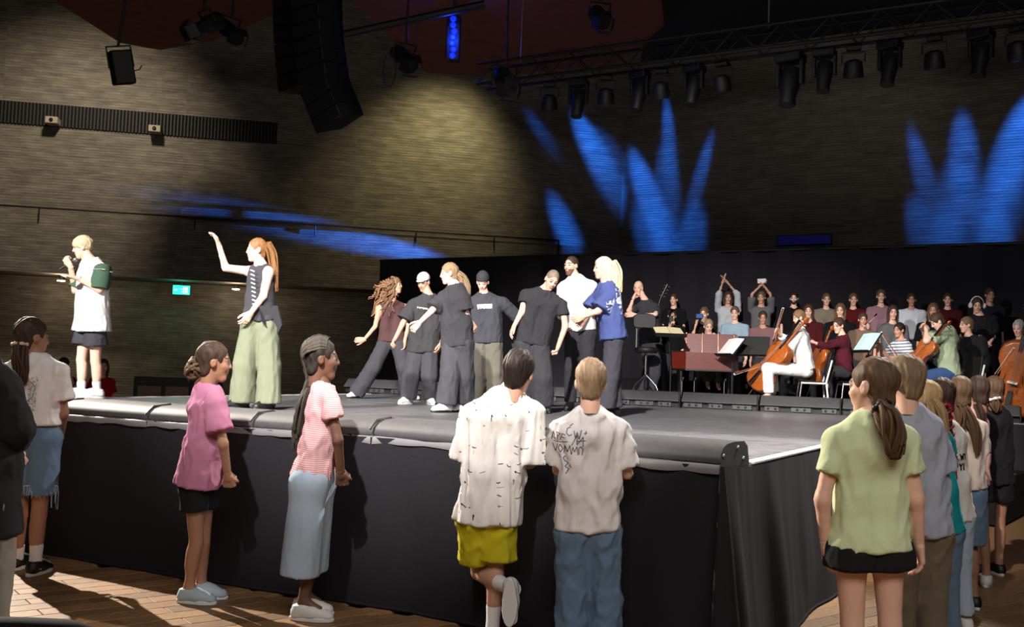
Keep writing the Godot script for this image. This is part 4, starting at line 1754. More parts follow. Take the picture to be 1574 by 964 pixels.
func build_rigging():
	var t := 8.0
	var a := at_row(742, 118, t)
	var b := at_row(1660, 16, t)
	b.y = a.y
	var x := (b - a).normalized()
	var z := x.cross(Vector3.UP)
	var truss := thing("lighting_truss", "long black lattice truss across the top of the stage", "truss", a)
	var len := (b - a).length()
	var m: Shape
	for p in [[0.15, 0.15], [0.15, -0.15], [-0.15, 0.15], [-0.15, -0.15]]:
		m = Shape.new()
		m.rod(z * p[0] + Vector3(0, p[1], 0), x * len + z * p[0] + Vector3(0, p[1], 0), 0.025, 8)
		part("chord", m, M.black, truss)
	var br := Shape.new()
	br.rod(Vector3(0, -0.15, 0), x * 0.3 + Vector3(0, 0.15, 0), 0.012, 6)
	br.rod(x * 0.3 + Vector3(0, 0.15, 0), x * 0.6 + Vector3(0, -0.15, 0), 0.012, 6)
	var brace := br.mesh()
	for k in int(len / 0.6):
		for q in [-0.15, 0.15]:
			part("brace", brace, M.black, truss).position = x * 0.6 * k + z * q
	# a second pipe that climbs from the speaker columns, and hoist chains
	var pipe := thing("rigging_pipe", "black pipe rising from the hanging speaker columns", "pipe", at_depth(512, 56, 15.0))
	m = Shape.new()
	m.rod(Vector3.ZERO, at_depth(745, 6, 15.0) - pipe.position, 0.06, 8)
	part("tube", m, M.black, pipe)
	for c in [[800, "hoist chain at the open end of the lattice truss"], [1180, "hoist chain above the middle of the lattice truss"]]:
		var p := at_row(c[0], 100, t)
		p.y = a.y + 0.15
		var chain := thing("hoist_chain", c[1], "chain", p)
		m = Shape.new()
		m.rod(Vector3.ZERO, Vector3(0, 13.4 - p.y, 0), 0.012, 6)
		part("links", m, M.steel, chain)
	# lamps on the truss
	var par := make_par()
	var mover := make_mover()
	var first := {}
	var hang := [[840, 0], [885, 1], [925, 0], [978, 1], [1013, 0], [1063, 1], [1105, 0], [1212, 2], [1264, 1], [1310, 0], [1367, 1], [1434, 0], [1507, 1], [1562, 0]]
	for q in hang:
		var along := 0.0
		# where the ray under that column meets the truss
		var best := 1e9
		for k in 200:
			var p := a + x * len * k / 199.0
			var d := p - EYE
			var sx := 787.0 + FOCAL * d.dot(cam_x) / d.dot(cam_f)
			if absf(sx - q[0]) < best:
				best = absf(sx - q[0])
				along = len * k / 199.0
		var src: Node3D = par if q[1] == 0 else mover
		var o: Node3D = src if not first.has(q[1] == 0) else src.duplicate()
		if first.has(q[1] == 0):
			o.name = numbered("stage_lamp")
			add_child(o)
		first[q[1] == 0] = true
		var place: String = ["first", "second", "third", "fourth", "fifth", "sixth", "seventh", "eighth", "ninth", "tenth", "eleventh", "twelfth", "thirteenth", "fourteenth"][hang.find(q)]
		o.set_meta("label", "black %s hung under the truss, %s lamp from its open end" % ["round stage lamp" if q[1] == 0 else "long-bodied moving lamp", place])
		var size := 1.0 if q[1] == 2 else 0.8
		o.position = a + x * along - z * 0.15 - Vector3(0, 0.1755 + size * (0.07 if q[1] == 0 else 0.06), 0)
		o.rotation.y = 0.4 * sin(q[0] * 1.7) + YAW
		o.scale = Vector3.ONE * size
	# single lamps to the side
	var spot := make_profile("profile spotlight with open shutters and a hanging cable loop", at_depth(622, 92, 14.0), 0.6)
	m = Shape.new()
	var loop := []
	for k in 21:
		var g := TAU * k / 20.0
		loop.append(Vector3(-0.2 + 0.09 * sin(g), -0.16 + 0.24 * cos(g), 0.05))
	m.tube(loop, 0.008, 5)
	part("cable", m, M.black, spot)
	make_profile("profile spotlight hanging under the open end of the truss", at_depth(776, 128, 13.5), 0.3)
	make_profile("spotlight under the red ceiling sail with a bright shutter edge", at_depth(315, 40, 14.5), -0.8)
	make_profile("spotlight under the red ceiling sail beside the speaker columns", at_depth(354, 50, 15.4), 0.9)
	make_profile("spotlight high above the truss over the dark sail", at_depth(922, 28, 15.0), 0.2)
	# blue lit batten
	var lp := at_depth(697, 60, 15.5)
	var batten := thing("led_batten", "upright lamp batten glowing deep blue below the ceiling", "lamp", lp)
	m = Shape.new()
	m.box(Transform3D(Basis.IDENTITY, Vector3.ZERO), Vector3(0.11, 0.36, 0.07), 0.02)
	part("housing", m, M.black, batten)
	var blue := plain("blue_glow", Color(0.05, 0.12, 0.6), 0.5)
	blue.emission_enabled = true
	blue.emission = Color(0.10, 0.25, 1.0)
	blue.emission_energy_multiplier = 0.55
	for k in 7:
		m = Shape.new()
		m.lathe(Transform3D(Basis(Vector3.RIGHT, PI / 2), Vector3(0.015 * sin(k * 2.0), -0.29 + k * 0.097, 0.07)), [[0.045, 0.0], [0.05, 0.012], [0.03, 0.02]], 12)
		part("lens", m, blue, batten)
	m = Shape.new()
	m.rod(Vector3(0, 0.36, 0), Vector3(0, 7.2 - lp.y, 0), 0.02)
	part("rod", m, M.black, batten)
	var bl := OmniLight3D.new()
	bl.name = "led_batten_glow"
	bl.light_color = Color(0.10, 0.25, 1.0)
	bl.light_energy = 0.5
	bl.omni_range = 40.0
	bl.omni_attenuation = 2.0
	bl.shadow_enabled = true
	add_child(bl)
	bl.position = lp + Vector3(0, 0, 0.25)
	# speaker columns
	speaker_column("main column of black loudspeakers curving down beside the gallery wall", [[486, -30], [490, 60], [500, 130], [524, 190]], 12.5, 10, 0.27)
	speaker_column("shorter black loudspeaker column half behind the main one", [[452, -30], [455, 60], [462, 140]], 13.4, 7, 0.22)
	# tilted loudspeaker
	var sp := at_depth(187, 104, 13.0)
	var box := thing("loudspeaker", "small black loudspeaker hung tilted under the red sail", "loudspeaker", sp)
	var tilt := Basis(Vector3.FORWARD, -0.28) * Basis(Vector3.UP, 0.5) * Basis(Vector3.RIGHT, 0.3)
	m = Shape.new()
	m.box(Transform3D(tilt, Vector3.ZERO), Vector3(0.13, 0.215, 0.13), 0.015)
	part("cabinet", m, M.black_matte, box)
	m = Shape.new()
	m.box(Transform3D(tilt, tilt * Vector3(0, 0, 0.132)), Vector3(0.115, 0.20, 0.004), 0.003)
	part("grille", m, M.black, box)
	m = Shape.new()
	m.tube([tilt * Vector3(-0.15, 0, 0), tilt * Vector3(-0.15, 0.27, 0), tilt * Vector3(0.15, 0.27, 0), tilt * Vector3(0.15, 0, 0)], 0.014, 6)
	m.rod(tilt * Vector3(0, 0.27, 0), Vector3(0.08, 1.6, 0), 0.018)
	part("yoke", m, M.black, box)
	m = Shape.new()
	m.tube([tilt * Vector3(0.13, -0.05, -0.1), tilt * Vector3(0.24, -0.03, -0.1), tilt * Vector3(0.28, 0.02, -0.12)], 0.008, 5)
	part("cable", m, M.black, box)
	# ceiling sails, and a black sheet added for the dark above the truss
	sail("red-brown ceiling sail above the far gallery wall", [[60, -14], [185, 66], [246, 77], [330, 62], [500, -12], [480, -60], [60, -60]], 7.7)
	sail("dark brown ceiling sail with a pale lower edge over the speaker columns", [[520, -20], [640, 96], [655, 112], [752, 117], [948, 99], [1020, 40], [1010, -60], [520, -60]], 7.2)
	M.soffit = plain("added_dark_sheet", Color(0.10, 0.085, 0.085), 0.95)  # black of the added sheet that stands in for unlit upper wall
	sail("added black sheet that makes the dark above the lattice truss", [[985, 96], [1250, 58], [1660, 2], [1660, -60], [1020, -60], [1010, 20]], 7.8, M.soffit)
	# dim violet display low on the rear wall
	var dp := at_row(1236, 369, 18.34)
	var disp := thing("display_panel", "dim violet display strip low on the rear wall", "display", dp)
	m = Shape.new()
	m.box(frame(Vector3.ZERO, ALONG, Vector3.UP), Vector3(0.62, 0.12, 0.03), 0.01)
	part("housing", m, M.black, disp)
	var vio := plain("violet_glow", Color(0.03, 0.03, 0.08), 0.4)
	vio.emission_enabled = true
	vio.emission = Color(0.25, 0.22, 0.85)
	vio.emission_energy_multiplier = 0.035
	m = Shape.new()
	m.box(frame(-INTO * 0.032, ALONG, Vector3.UP), Vector3(0.60, 0.10, 0.004))
	part("screen", m, vio, disp)


func make_par() -> Node3D:
	var o := thing("stage_lamp", "black round stage lamp hung under the lattice truss", "lamp", Vector3.ZERO, "stage lamps under the truss")
	var s := Shape.new()
	s.box(Transform3D(Basis.IDENTITY, Vector3(0, 0.03, 0)), Vector3(0.11, 0.04, 0.09), 0.01)
	part("clamp", s, M.black, o)
	s = Shape.new()
	s.tube([Vector3(-0.17, -0.18, 0), Vector3(-0.17, -0.02, 0), Vector3(0.17, -0.02, 0), Vector3(0.17, -0.18, 0)], 0.018, 6)
	part("yoke", s, M.black, o)
	s = Shape.new()
	s.lathe(Transform3D(Basis(Vector3.RIGHT, 0.35), Vector3(0, -0.30, 0)), [[0.05, 0.16], [0.13, 0.12], [0.15, -0.02], [0.155, -0.12], [0.14, -0.125]], 16)
	part("head", s, M.black, o)
	s = Shape.new()
	s.lathe(Transform3D(Basis(Vector3.RIGHT, 0.35), Vector3(0, -0.30, 0)), [[0.135, -0.126], [0.09, -0.135], [0.02, -0.138]], 16)
	var lens := plain("lens_violet", Color(0.10, 0.10, 0.22), 0.15)
	part("lens", s, lens, o)
	return o


func make_mover() -> Node3D:
	var o := thing("stage_lamp", "black long-bodied moving lamp pointing down from the truss", "lamp", Vector3.ZERO, "moving lamps under the truss")
	var s := Shape.new()
	s.box(Transform3D(Basis.IDENTITY, Vector3(0, 0.0, 0)), Vector3(0.17, 0.06, 0.13), 0.015)
	part("base", s, M.black, o)
	for q in [-1.0, 1.0]:
		s = Shape.new()
		s.box(Transform3D(Basis.IDENTITY, Vector3(0.16 * q, -0.20, 0)), Vector3(0.025, 0.16, 0.05), 0.01)
		part("arm", s, M.black, o)
	s = Shape.new()
	s.lathe(Transform3D(Basis(Vector3.RIGHT, -0.25), Vector3(0, -0.30, 0)), [[0.06, 0.20], [0.12, 0.16], [0.13, -0.05], [0.10, -0.22], [0.105, -0.34], [0.09, -0.345]], 14)
	part("head", s, M.black, o)
	return o


func make_profile(label: String, at: Vector3, turn: float) -> Node3D:
	var o := thing("stage_spotlight", label, "spotlight", at)
	var b := Basis(Vector3.UP, turn) * Basis(Vector3.RIGHT, 0.6)
	var s := Shape.new()
	s.lathe(Transform3D(b * Basis(Vector3.RIGHT, PI / 2), Vector3.ZERO), [[0.10, -0.30], [0.13, -0.26], [0.13, -0.02], [0.09, 0.04], [0.10, 0.22], [0.11, 0.24]], 14)
	part("barrel", s, M.black, o)
	for k in 4:
		s = Shape.new()
		var g := k * PI / 2
		var c := Vector3(cos(g) * 0.13, sin(g) * 0.13, 0.29)
		s.box(Transform3D(b * Basis(Vector3.BACK, g) * Basis(Vector3.UP, -0.5), b * c), Vector3(0.004, 0.09, 0.07))
		part("shutter", s, M.black, o)
	s = Shape.new()
	s.tube([b * Vector3(-0.16, 0, -0.1), b * Vector3(-0.16, 0.2, -0.1), b * Vector3(0.16, 0.2, -0.1), b * Vector3(0.16, 0, -0.1)], 0.015, 6)
	var top := b * Vector3(0, 0.2, -0.1)
	s.rod(top, top + Vector3(0, 0.35, 0), 0.02)
	part("yoke", s, M.black, o)
	s = Shape.new()
	s.rod(top + Vector3(0, 0.35, 0), Vector3(top.x, 13.4 - at.y, top.z), 0.015)
	part("drop_pipe", s, M.black, o)
	return o


func speaker_column(label: String, path: Array, depth: float, count: int, half: float) -> void:
	var pts := []
	for p in path:
		pts.append(at_depth(p[0], p[1], depth))
	var curve := Curve3D.new()
	for p in pts:
		curve.add_point(p)
	var o := thing("speaker_column", label, "loudspeaker", pts[-1])
	var total := curve.get_baked_length()
	var tall := total / count
	for k in count:
		var p := curve.sample_baked(total * (k + 0.5) / count)
		var q := curve.sample_baked(minf(total * (k + 0.6) / count, total))
		var down := (q - p).normalized()
		var fr := frame(p - o.position, Vector3(0.8, 0, 0.6), -down)
		var s := Shape.new()
		var r0 := PackedVector3Array()
		var r1 := PackedVector3Array()
		for c in [[-half, 0.20], [half, 0.20], [half * 0.8, -0.22], [-half * 0.8, -0.22]]:
			r0.append(fr * Vector3(c[0], tall * 0.47, c[1]))
			r1.append(fr * Vector3(c[0], -tall * 0.47, c[1] * 0.97))
		s.loft([r0, r1])
		var cab := part("cabinet", s, M.black_matte, o)
		s = Shape.new()
		s.box(Transform3D(fr.basis, fr * Vector3(0, 0, 0.205)), Vector3(half * 0.9, tall * 0.40, 0.006), 0.004)
		part("grille", s, M.black, cab)
	var s2 := Shape.new()
	var head := pts[0] - o.position as Vector3
	s2.rod(head, head + Vector3(0, maxf(0.3, 13.4 - pts[0].y), 0), 0.02)
	part("hoist", s2, M.steel, o)


func sail(label: String, outline: Array, h: float, mat: Material = null) -> void:
	var ring := []
	var mid := Vector3.ZERO
	for p in outline:
		var q := at_height(p[0], p[1], h)
		ring.append(q)
		mid += q
	mid /= ring.size()
	for k in ring.size():
		ring[k] -= mid
	var o := thing("ceiling_sail", label, "ceiling panel", mid)
	var s := Shape.new()
	s.prism(ring, Vector3(0, 0.16, 0))
	part("panel", s, mat if mat else M.sail, o)
	s = Shape.new()
	for k in 3:
		var p: Vector3 = ring[k + 1] * 0.6
		s.rod(p + Vector3(0, 0.16, 0), p + Vector3(0, 13.4 - h, 0), 0.015, 6)
	part("hangers", s, M.black, o)


# ---------------------------------------------------------------- furniture and instruments

func build_props():
	make_wood()
	# keyboard instrument in the middle of the orchestra
	var d := 16.1
	var piano_at := at_depth(1080, 590, d)
	piano_at.y = DECK
	keyboard_instrument(piano_at)
	stool_and_tripod()
	# music stands: foot px, desk centre px, paper
	music_stand("music stand with a bright white score before the cellist in white", [1125, 600], [1124, 534], 15.32, "white", 0.7, -0.75)
	music_stand("black music stand turned away behind the bright white score", [1160, 598], [1158, 532], 15.36, "", 0.5, 0.2)
	music_stand("low music stand with a cream score beside the stool", [1030, 600], [1028, 511], 15.6, "cream", 1.15, 0.0)
	music_stand("music stand with a pale blue score behind the cellist in maroon", [1335, 600], [1333, 527], 14.85, "blue", 0.6, -0.85)
	for q in [[1048, "with a clip below the reddish case"], [1067, "below the middle of the reddish case"], [1113, "beside the player's sandal"]]:
		var p := at_depth(q[0], 596, 15.55)
		p.y = DECK
		var ms := thing("microphone_stand", "short thin microphone stand " + q[1], "stand", p)
		var s := Shape.new()
		s.rod(Vector3(0, 0.01, 0), Vector3(0, 0.42, 0), 0.008)
		part("pole", s, M.steel, ms)
		s = Shape.new()
		s.lathe(Transform3D(Basis.IDENTITY, Vector3.ZERO), [[0.08, 0.0], [0.08, 0.012], [0.02, 0.03]], 14)
		part("base", s, M.black, ms)
		s = Shape.new()
		s.rod(Vector3(0, 0.40, 0.0), Vector3(0.0, 0.44, 0.10), 0.014)
		part("microphone", s, M.chrome, ms)
	# chairs
	chair("white-shelled chair under the cellist in white", [1247, 601], 15.1, -100.0, true)
	chair("white-shelled chair with a black padded back under the cellist in maroon", [1308, 603], 15.55, -95.0, true)
	chair("white-shelled chair with a black padded back under the cellist in grey-green", [1474, 612], 14.45, -80.0, true)
	near_chair()
	# cellos: scroll px, tail px
	cello("orange-brown cello held by the player in white", [1243, 487], [1158, 597], 14.75, 15.1, Vector3(-0.75, 0.35, 0.56), 1.0)
	cello("cello of the player in maroon, mostly behind the player in white", [1280, 500], [1247, 590], 15.3, 15.55, Vector3(-0.8, 0.3, 0.52), 1.0)
	cello("golden-brown cello leaning on the player in grey-green", [1462, 492], [1394, 572], 14.05, 14.45, Vector3(-0.72, 0.3, 0.62), 1.0)
	cello("dark double bass with an orange belly at the end of the orchestra", [1590, 452], [1545, 640], 13.6, 13.9, Vector3(-0.45, 0.2, 0.87), 1.75)
	bow_stick("long bow slanting up before the cellist in white", [1205, 474], [1190, 527], 14.9)
	bow_stick("cello bow lying across the strings towards the white score", [1128, 574], [1178, 557], 15.0)
	bow_stick("thin bow held upright by the player in stripes", [1356, 510], [1383, 552], 14.9)
	bow_stick("short bow raised behind the pale blue score", [1327, 500], [1346, 482], 15.8)
	bow_stick("heavy bow before the double bass", [1560, 536], [1530, 580], 13.4)
	# white step nosing beyond the line of children
	var a := at_depth(1543, 737, 10.2)
	var b := at_depth(1567, 717, 10.9)
	b.y = a.y
	var steps := thing("stage_steps", "black steps to the deck with a pale nosing strip", "steps", Vector3((a.x + b.x) * 0.5, 0, (a.z + b.z) * 0.5))
	var dir := flat(b - a).normalized()
	var out := dir.cross(Vector3.UP)
	if out.z < 0.0:
		out = -out
	for k in 2:
		var s := Shape.new()
		var hgt: float = a.y - 0.01 if k == 0 else a.y + 0.22
		s.box(frame(Vector3(0, hgt * 0.5, 0) - out * (0.18 + k * 0.3) + dir * 0.4, dir, Vector3.UP), Vector3(0.75, hgt * 0.5, 0.15), 0.01)
		part("tread", s, M.black_matte, steps)
	var s3 := Shape.new()
	s3.box(frame(Vector3(0, a.y - 0.004, 0) - out * 0.06, dir, Vector3.UP), Vector3(flat(b - a).length() * 0.5, 0.008, 0.03))
	part("nosing", s3, M.foil, steps)


func make_wood():
	M.varnish = textured("varnish", grain("varnish", 3.0, Vector2(0.6, 3.0), Color(0.42, 0.19, 0.06), Color(0.68, 0.38, 0.14), 128, 4, 44), Vector3(2, 2, 2), 0.28)
	M.varnish.clearcoat_enabled = true
	M.varnish.clearcoat = 0.6
	M.varnish.clearcoat_roughness = 0.15
	M.ebony = plain("ebony", Color(0.03, 0.025, 0.022), 0.35)
	M.mahogany = textured("mahogany", grain("mahogany", 2.5, Vector2(0.5, 3.0), Color(0.28, 0.08, 0.045), Color(0.40, 0.13, 0.075), 128, 4, 45), Vector3(1.2, 1.2, 1.2), 0.35)


func keyboard_instrument(at: Vector3) -> void:
	var o := thing("harpsichord", "reddish-brown harpsichord with an open music desk among the players", "harpsichord", at)
	var x := Vector3(1, 0, 0.12).normalized()
	var z := x.cross(Vector3.UP)
	var s := Shape.new()
	# case: long straight side towards the front, bent end
	var plan := [[-0.95, 0.25], [-0.55, 0.42], [0.95, 0.42], [1.0, 0.0], [0.9, -0.4], [-0.6, -0.4], [-0.95, -0.1]]
	var ring := []
	for p in plan:
		ring.append(x * p[0] * 0.54 + z * p[1] + Vector3(0, 0.58, 0))
	s.prism(ring, Vector3(0, 0.27, 0))
	part("case", s, M.mahogany, o)
	s = Shape.new()
	ring = []
	for p in plan:
		ring.append(x * p[0] * 0.56 + z * p[1] * 1.04 + Vector3(0, 0.56, 0))
	s.prism(ring, Vector3(0, 0.025, 0))
	part("moulding", s, M.ebony, o)
	for p in [[-0.36, 0.3], [-0.36, -0.25], [0.44, 0.3], [0.44, -0.3]]:
		s = Shape.new()
		var f: Vector3 = x * p[0] + z * p[1]
		s.tube([f + Vector3(0, 0.005, 0), f + Vector3(0, 0.2, 0), f + Vector3(0, 0.5, 0), f + Vector3(0, 0.58, 0)], [0.03, 0.028, 0.04, 0.05], 8)
		part("leg", s, M.ebony, o)
	s = Shape.new()
	s.box(frame(x * 0.1 + z * 0.12 + Vector3(0, 1.0, 0), x, Vector3(0, 1, 0) - z * 0.25), Vector3(0.42, 0.16, 0.012), 0.006)
	part("music_desk", s, M.mahogany, o)
	for k in 4:
		s = Shape.new()
		s.rod(x * (-0.28 + k * 0.25) + z * 0.16 + Vector3(0, 0.85, 0), x * (-0.28 + k * 0.25) + z * 0.11 + Vector3(0, 1.17, 0), 0.012, 6)
		part("desk_slat", s, M.varnish, o)
	s = Shape.new()
	s.box(frame(x * 0.1 - z * 0.25 + Vector3(0, 0.86, 0), x, Vector3.UP), Vector3(0.62, 0.012, 0.1))
	var keys := part("keyboard", s, M.ebony, o)
	for k in 24:
		s = Shape.new()
		s.box(frame(x * (-0.48 + k * 0.05) - z * 0.28 + Vector3(0, 0.875, 0), x, Vector3.UP), Vector3(0.022, 0.008, 0.07), 0.002)
		part("key", s, M.paper, keys)


func stool_and_tripod() -> void:
	var at := at_depth(985, 598, 15.85)
	at.y = DECK
	var o := thing("conductor_stool", "black backed stool on a chrome rod and splayed chrome legs", "stool", at)
	var s := Shape.new()
	var c := at_depth(990, 493, 15.85) - at
	var rings := []
	for q in [-0.03, -0.02, 0.02, 0.03]:
		var ring := PackedVector3Array()
		var k: float = 0.93 if absf(q) > 0.025 else 1.0
		for j in 24:
			var a := TAU * j / 24.0
			var ex := signf(cos(a)) * pow(absf(cos(a)), 0.5)
			var ey := signf(sin(a)) * pow(absf(sin(a)), 0.6)
			ring.append(c + Vector3(ex * 0.185 * k, ey * 0.115 * k - 0.02 * ex * ex, q + 0.05 * ex * ex))
		rings.append(ring)
	s.loft(rings)
	part("backrest", s, M.black, o)
	s = Shape.new()
	var foot := at_depth(978, 530, 15.85) - at
	s.rod(Vector3(foot.x, foot.y - 0.05, 0.05), Vector3(foot.x, c.y + 0.05, 0.05), 0.016)
	s.rod(Vector3(foot.x - 0.05, c.y + 0.06, 0.05), Vector3(foot.x + 0.07, c.y + 0.06, 0.05), 0.014)
	part("back_rod", s, M.chrome, o)
	s = Shape.new()
	s.lathe(Transform3D(Basis.IDENTITY, Vector3(0.08, foot.y - 0.12, -0.1)), [[0.17, 0.0], [0.19, 0.03], [0.19, 0.07], [0.16, 0.09]], 20)
	part("seat", s, M.black, o)
	s = Shape.new()
	s.rod(Vector3(0.08, 0.2, -0.1), Vector3(0.08, foot.y - 0.1, -0.1), 0.022)
	part("post", s, M.chrome, o)
	for q in [[-0.22, 0.12], [0.05, 0.2], [0.34, 0.08], [0.1, -0.35]]:
		s = Shape.new()
		s.tube([Vector3(0.08, 0.48, -0.1), Vector3(0.08 + (q[0] - 0.08) * 0.6, 0.3, -0.1 + (q[1] + 0.1) * 0.6), Vector3(q[0], 0.012, q[1])], 0.014, 8)
		part("leg", s, M.chrome, o)
	# black tuner head of a guitar-like neck that sticks up behind
	var g := at_depth(1014, 462, 16.7)
	var neck := thing("instrument_neck", "dark pegged instrument neck sticking up behind the bald man", "instrument", g)
	s = Shape.new()
	var e := at_depth(1026, 437, 16.7) - g
	s.tube([at_depth(1008, 500, 16.7) - g, Vector3.ZERO, e], [0.022, 0.02, 0.03], 8)
	part("neck", s, M.ebony, neck)
	for k in 4:
		s = Shape.new()
		s.rod(e * (0.3 + k * 0.2) + Vector3(-0.04, 0.01, 0), e * (0.3 + k * 0.2) + Vector3(0.05, -0.02, 0), 0.007)
		part("peg", s, M.steel, neck)


func music_stand(label: String, foot: Array, desk: Array, depth: float, paper: String, lean: float, turn: float) -> void:
	var at := at_depth(foot[0], foot[1], depth)
	at.y = DECK
	var o := thing("music_stand", label, "music stand", at)
	var c := at_depth(desk[0], desk[1], depth) - at
	var b := Basis(Vector3.UP, turn + (-0.5 if paper != "cream" else 0.1)) * Basis(Vector3.RIGHT, -lean)
	var s := Shape.new()
	s.box(Transform3D(b, c), Vector3(0.24, 0.17, 0.006), 0.003)
	part("desk", s, M.black, o)
	s = Shape.new()
	s.box(Transform3D(b, c + b * Vector3(0, -0.175, 0.025)), Vector3(0.24, 0.006, 0.03), 0.002)
	part("ledge", s, M.black, o)
	s = Shape.new()
	s.rod(Vector3(0, 0.06, 0), Vector3(0, c.y * 0.55, 0), 0.014)
	s.rod(Vector3(0, c.y * 0.5, 0), Vector3(c.x, c.y - 0.02, c.z) - b * Vector3(0, 0, 0.02), 0.009)
	part("post", s, M.black, o)
	for k in 3:
		var a := k * TAU / 3.0 + 0.4
		s = Shape.new()
		s.tube([Vector3(0, 0.22, 0), Vector3(sin(a) * 0.13, 0.06, cos(a) * 0.13), Vector3(sin(a) * 0.2, 0.008, cos(a) * 0.2)], 0.008, 6)
		part("leg", s, M.black, o)
	if paper:
		var mat: Material = {"white": M.paper, "cream": plain("cream_paper", Color(0.82, 0.78, 0.62), 0.9), "blue": plain("bluish_paper", Color(0.66, 0.78, 0.80), 0.9)}[paper]
		var sc := thing("sheet_music", "%s score pages on %s" % [paper, {"white": "the stand before the cellist in white", "cream": "the low stand beside the stool", "blue": "the stand behind the cellist in maroon"}[paper]], "sheet music", at + c)
		for q in [-1.0, 1.0]:
			s = Shape.new()
			s.box(Transform3D(b * Basis(Vector3.UP, 0.08 * q), b * Vector3(0.112 * q, 0.005, 0.0225)), Vector3(0.108, 0.155, 0.0035), 0.001)
			part("page", s, mat, sc)


func chair(label: String, foot: Array, depth: float, face: float, padded: bool) -> void:
	var at := at_depth(foot[0], foot[1], depth)
	at.y = DECK
	var o := thing("chair", label, "chair", at)
	o.rotation.y = deg_to_rad(face)              # seat faces +z turned by that
	var s := Shape.new()
	var rings := []
	for q in 9:
		var t := q / 8.0
		var ring := PackedVector3Array()
		var z := lerpf(0.21, -0.20, t)
		var y := 0.45 + 0.012 * cos(t * PI) * 1.0
		for j in 12:
			var a := TAU * j / 12.0
			ring.append(Vector3(cos(a) * (0.20 + 0.02 * sin(t * PI)), y + sin(a) * 0.014 + 0.012 * cos(a) * cos(a), z))
		rings.append(ring)
	s.loft(rings)
	part("seat", s, M.black if padded else M.white_shell, o)
	s = Shape.new()
	rings = []
	for q in 8:
		var t := q / 7.0
		var ring := PackedVector3Array()
		for j in 12:
			var a := TAU * j / 12.0
			ring.append(Vector3(cos(a) * (0.20 - 0.03 * t * t), 0.56 + t * 0.34, -0.21 - t * 0.07 + sin(a) * 0.022 + 0.02 * cos(a) * cos(a)))
		rings.append(ring)
	s.loft(rings)
	part("backrest", s, M.black if padded else M.varnish, o)
	for q in [-1.0, 1.0]:
		s = Shape.new()
		s.tube([Vector3(0.19 * q, 0.45, 0.16), Vector3(0.22 * q, 0.012, 0.21)], 0.014, 8)
		part("leg", s, M.chrome, o)
		s = Shape.new()
		s.tube([Vector3(0.22 * q, 0.012, -0.24), Vector3(0.19 * q, 0.45, -0.19), Vector3(0.19 * q, 0.78, -0.27)], 0.014, 8)
		part("leg", s, M.white_shell, o)
		s = Shape.new()
		s.tube([Vector3(0.20 * q, 0.43, 0.17), Vector3(0.20 * q, 0.43, -0.19)], 0.014, 8)
		part("rail", s, M.white_shell, o)
	s = Shape.new()
	s.box(Transform3D(Basis.IDENTITY, Vector3(0, 0.40, -0.215)), Vector3(0.17, 0.035, 0.01), 0.01)
	part("back_plate", s, M.white_shell, o)


func near_chair() -> void:
	var a := at_depth(-60, 944, 2.3)
	var b := at_depth(136, 957, 2.3)
	var o := thing("chair", "black rounded chair back low beside the parquet and the person in black", "chair", Vector3((a.x + b.x) * 0.5, 0, a.z))
	var s := Shape.new()
	var top := (a.y + b.y) * 0.5
	var w := (b.x - a.x) * 0.5 + 0.02
	var rings := []
	for q in [-0.022, -0.012, 0.012, 0.022]:
		var ring := PackedVector3Array()
		var k: float = 0.96 if absf(q) > 0.015 else 1.0
		for j in 28:
			var g := TAU * j / 28.0
			var ex := signf(cos(g)) * pow(absf(cos(g)), 0.35)
			var ey := signf(sin(g)) * pow(absf(sin(g)), 0.35)
			ring.append(Vector3(ex * w * k, top - 0.17 + ey * 0.17 * k, q))
		rings.append(ring)
	s.loft(rings)
	part("backrest", s, M.black_matte, o)
	s = Shape.new()
	s.box(Transform3D(Basis.IDENTITY, Vector3(0, 0.45, 0.22)), Vector3(w, 0.03, 0.2), 0.02)
	part("seat", s, M.black_matte, o)
	for p in [[-1, 0], [1, 0], [-1, 1], [1, 1]]:
		s = Shape.new()
		s.rod(Vector3(p[0] * (w - 0.03), 0.005, p[1] * 0.38), Vector3(p[0] * (w - 0.03), 0.45 if p[1] else top - 0.2, p[1] * 0.36), 0.014)
		part("leg", s, M.black, o)


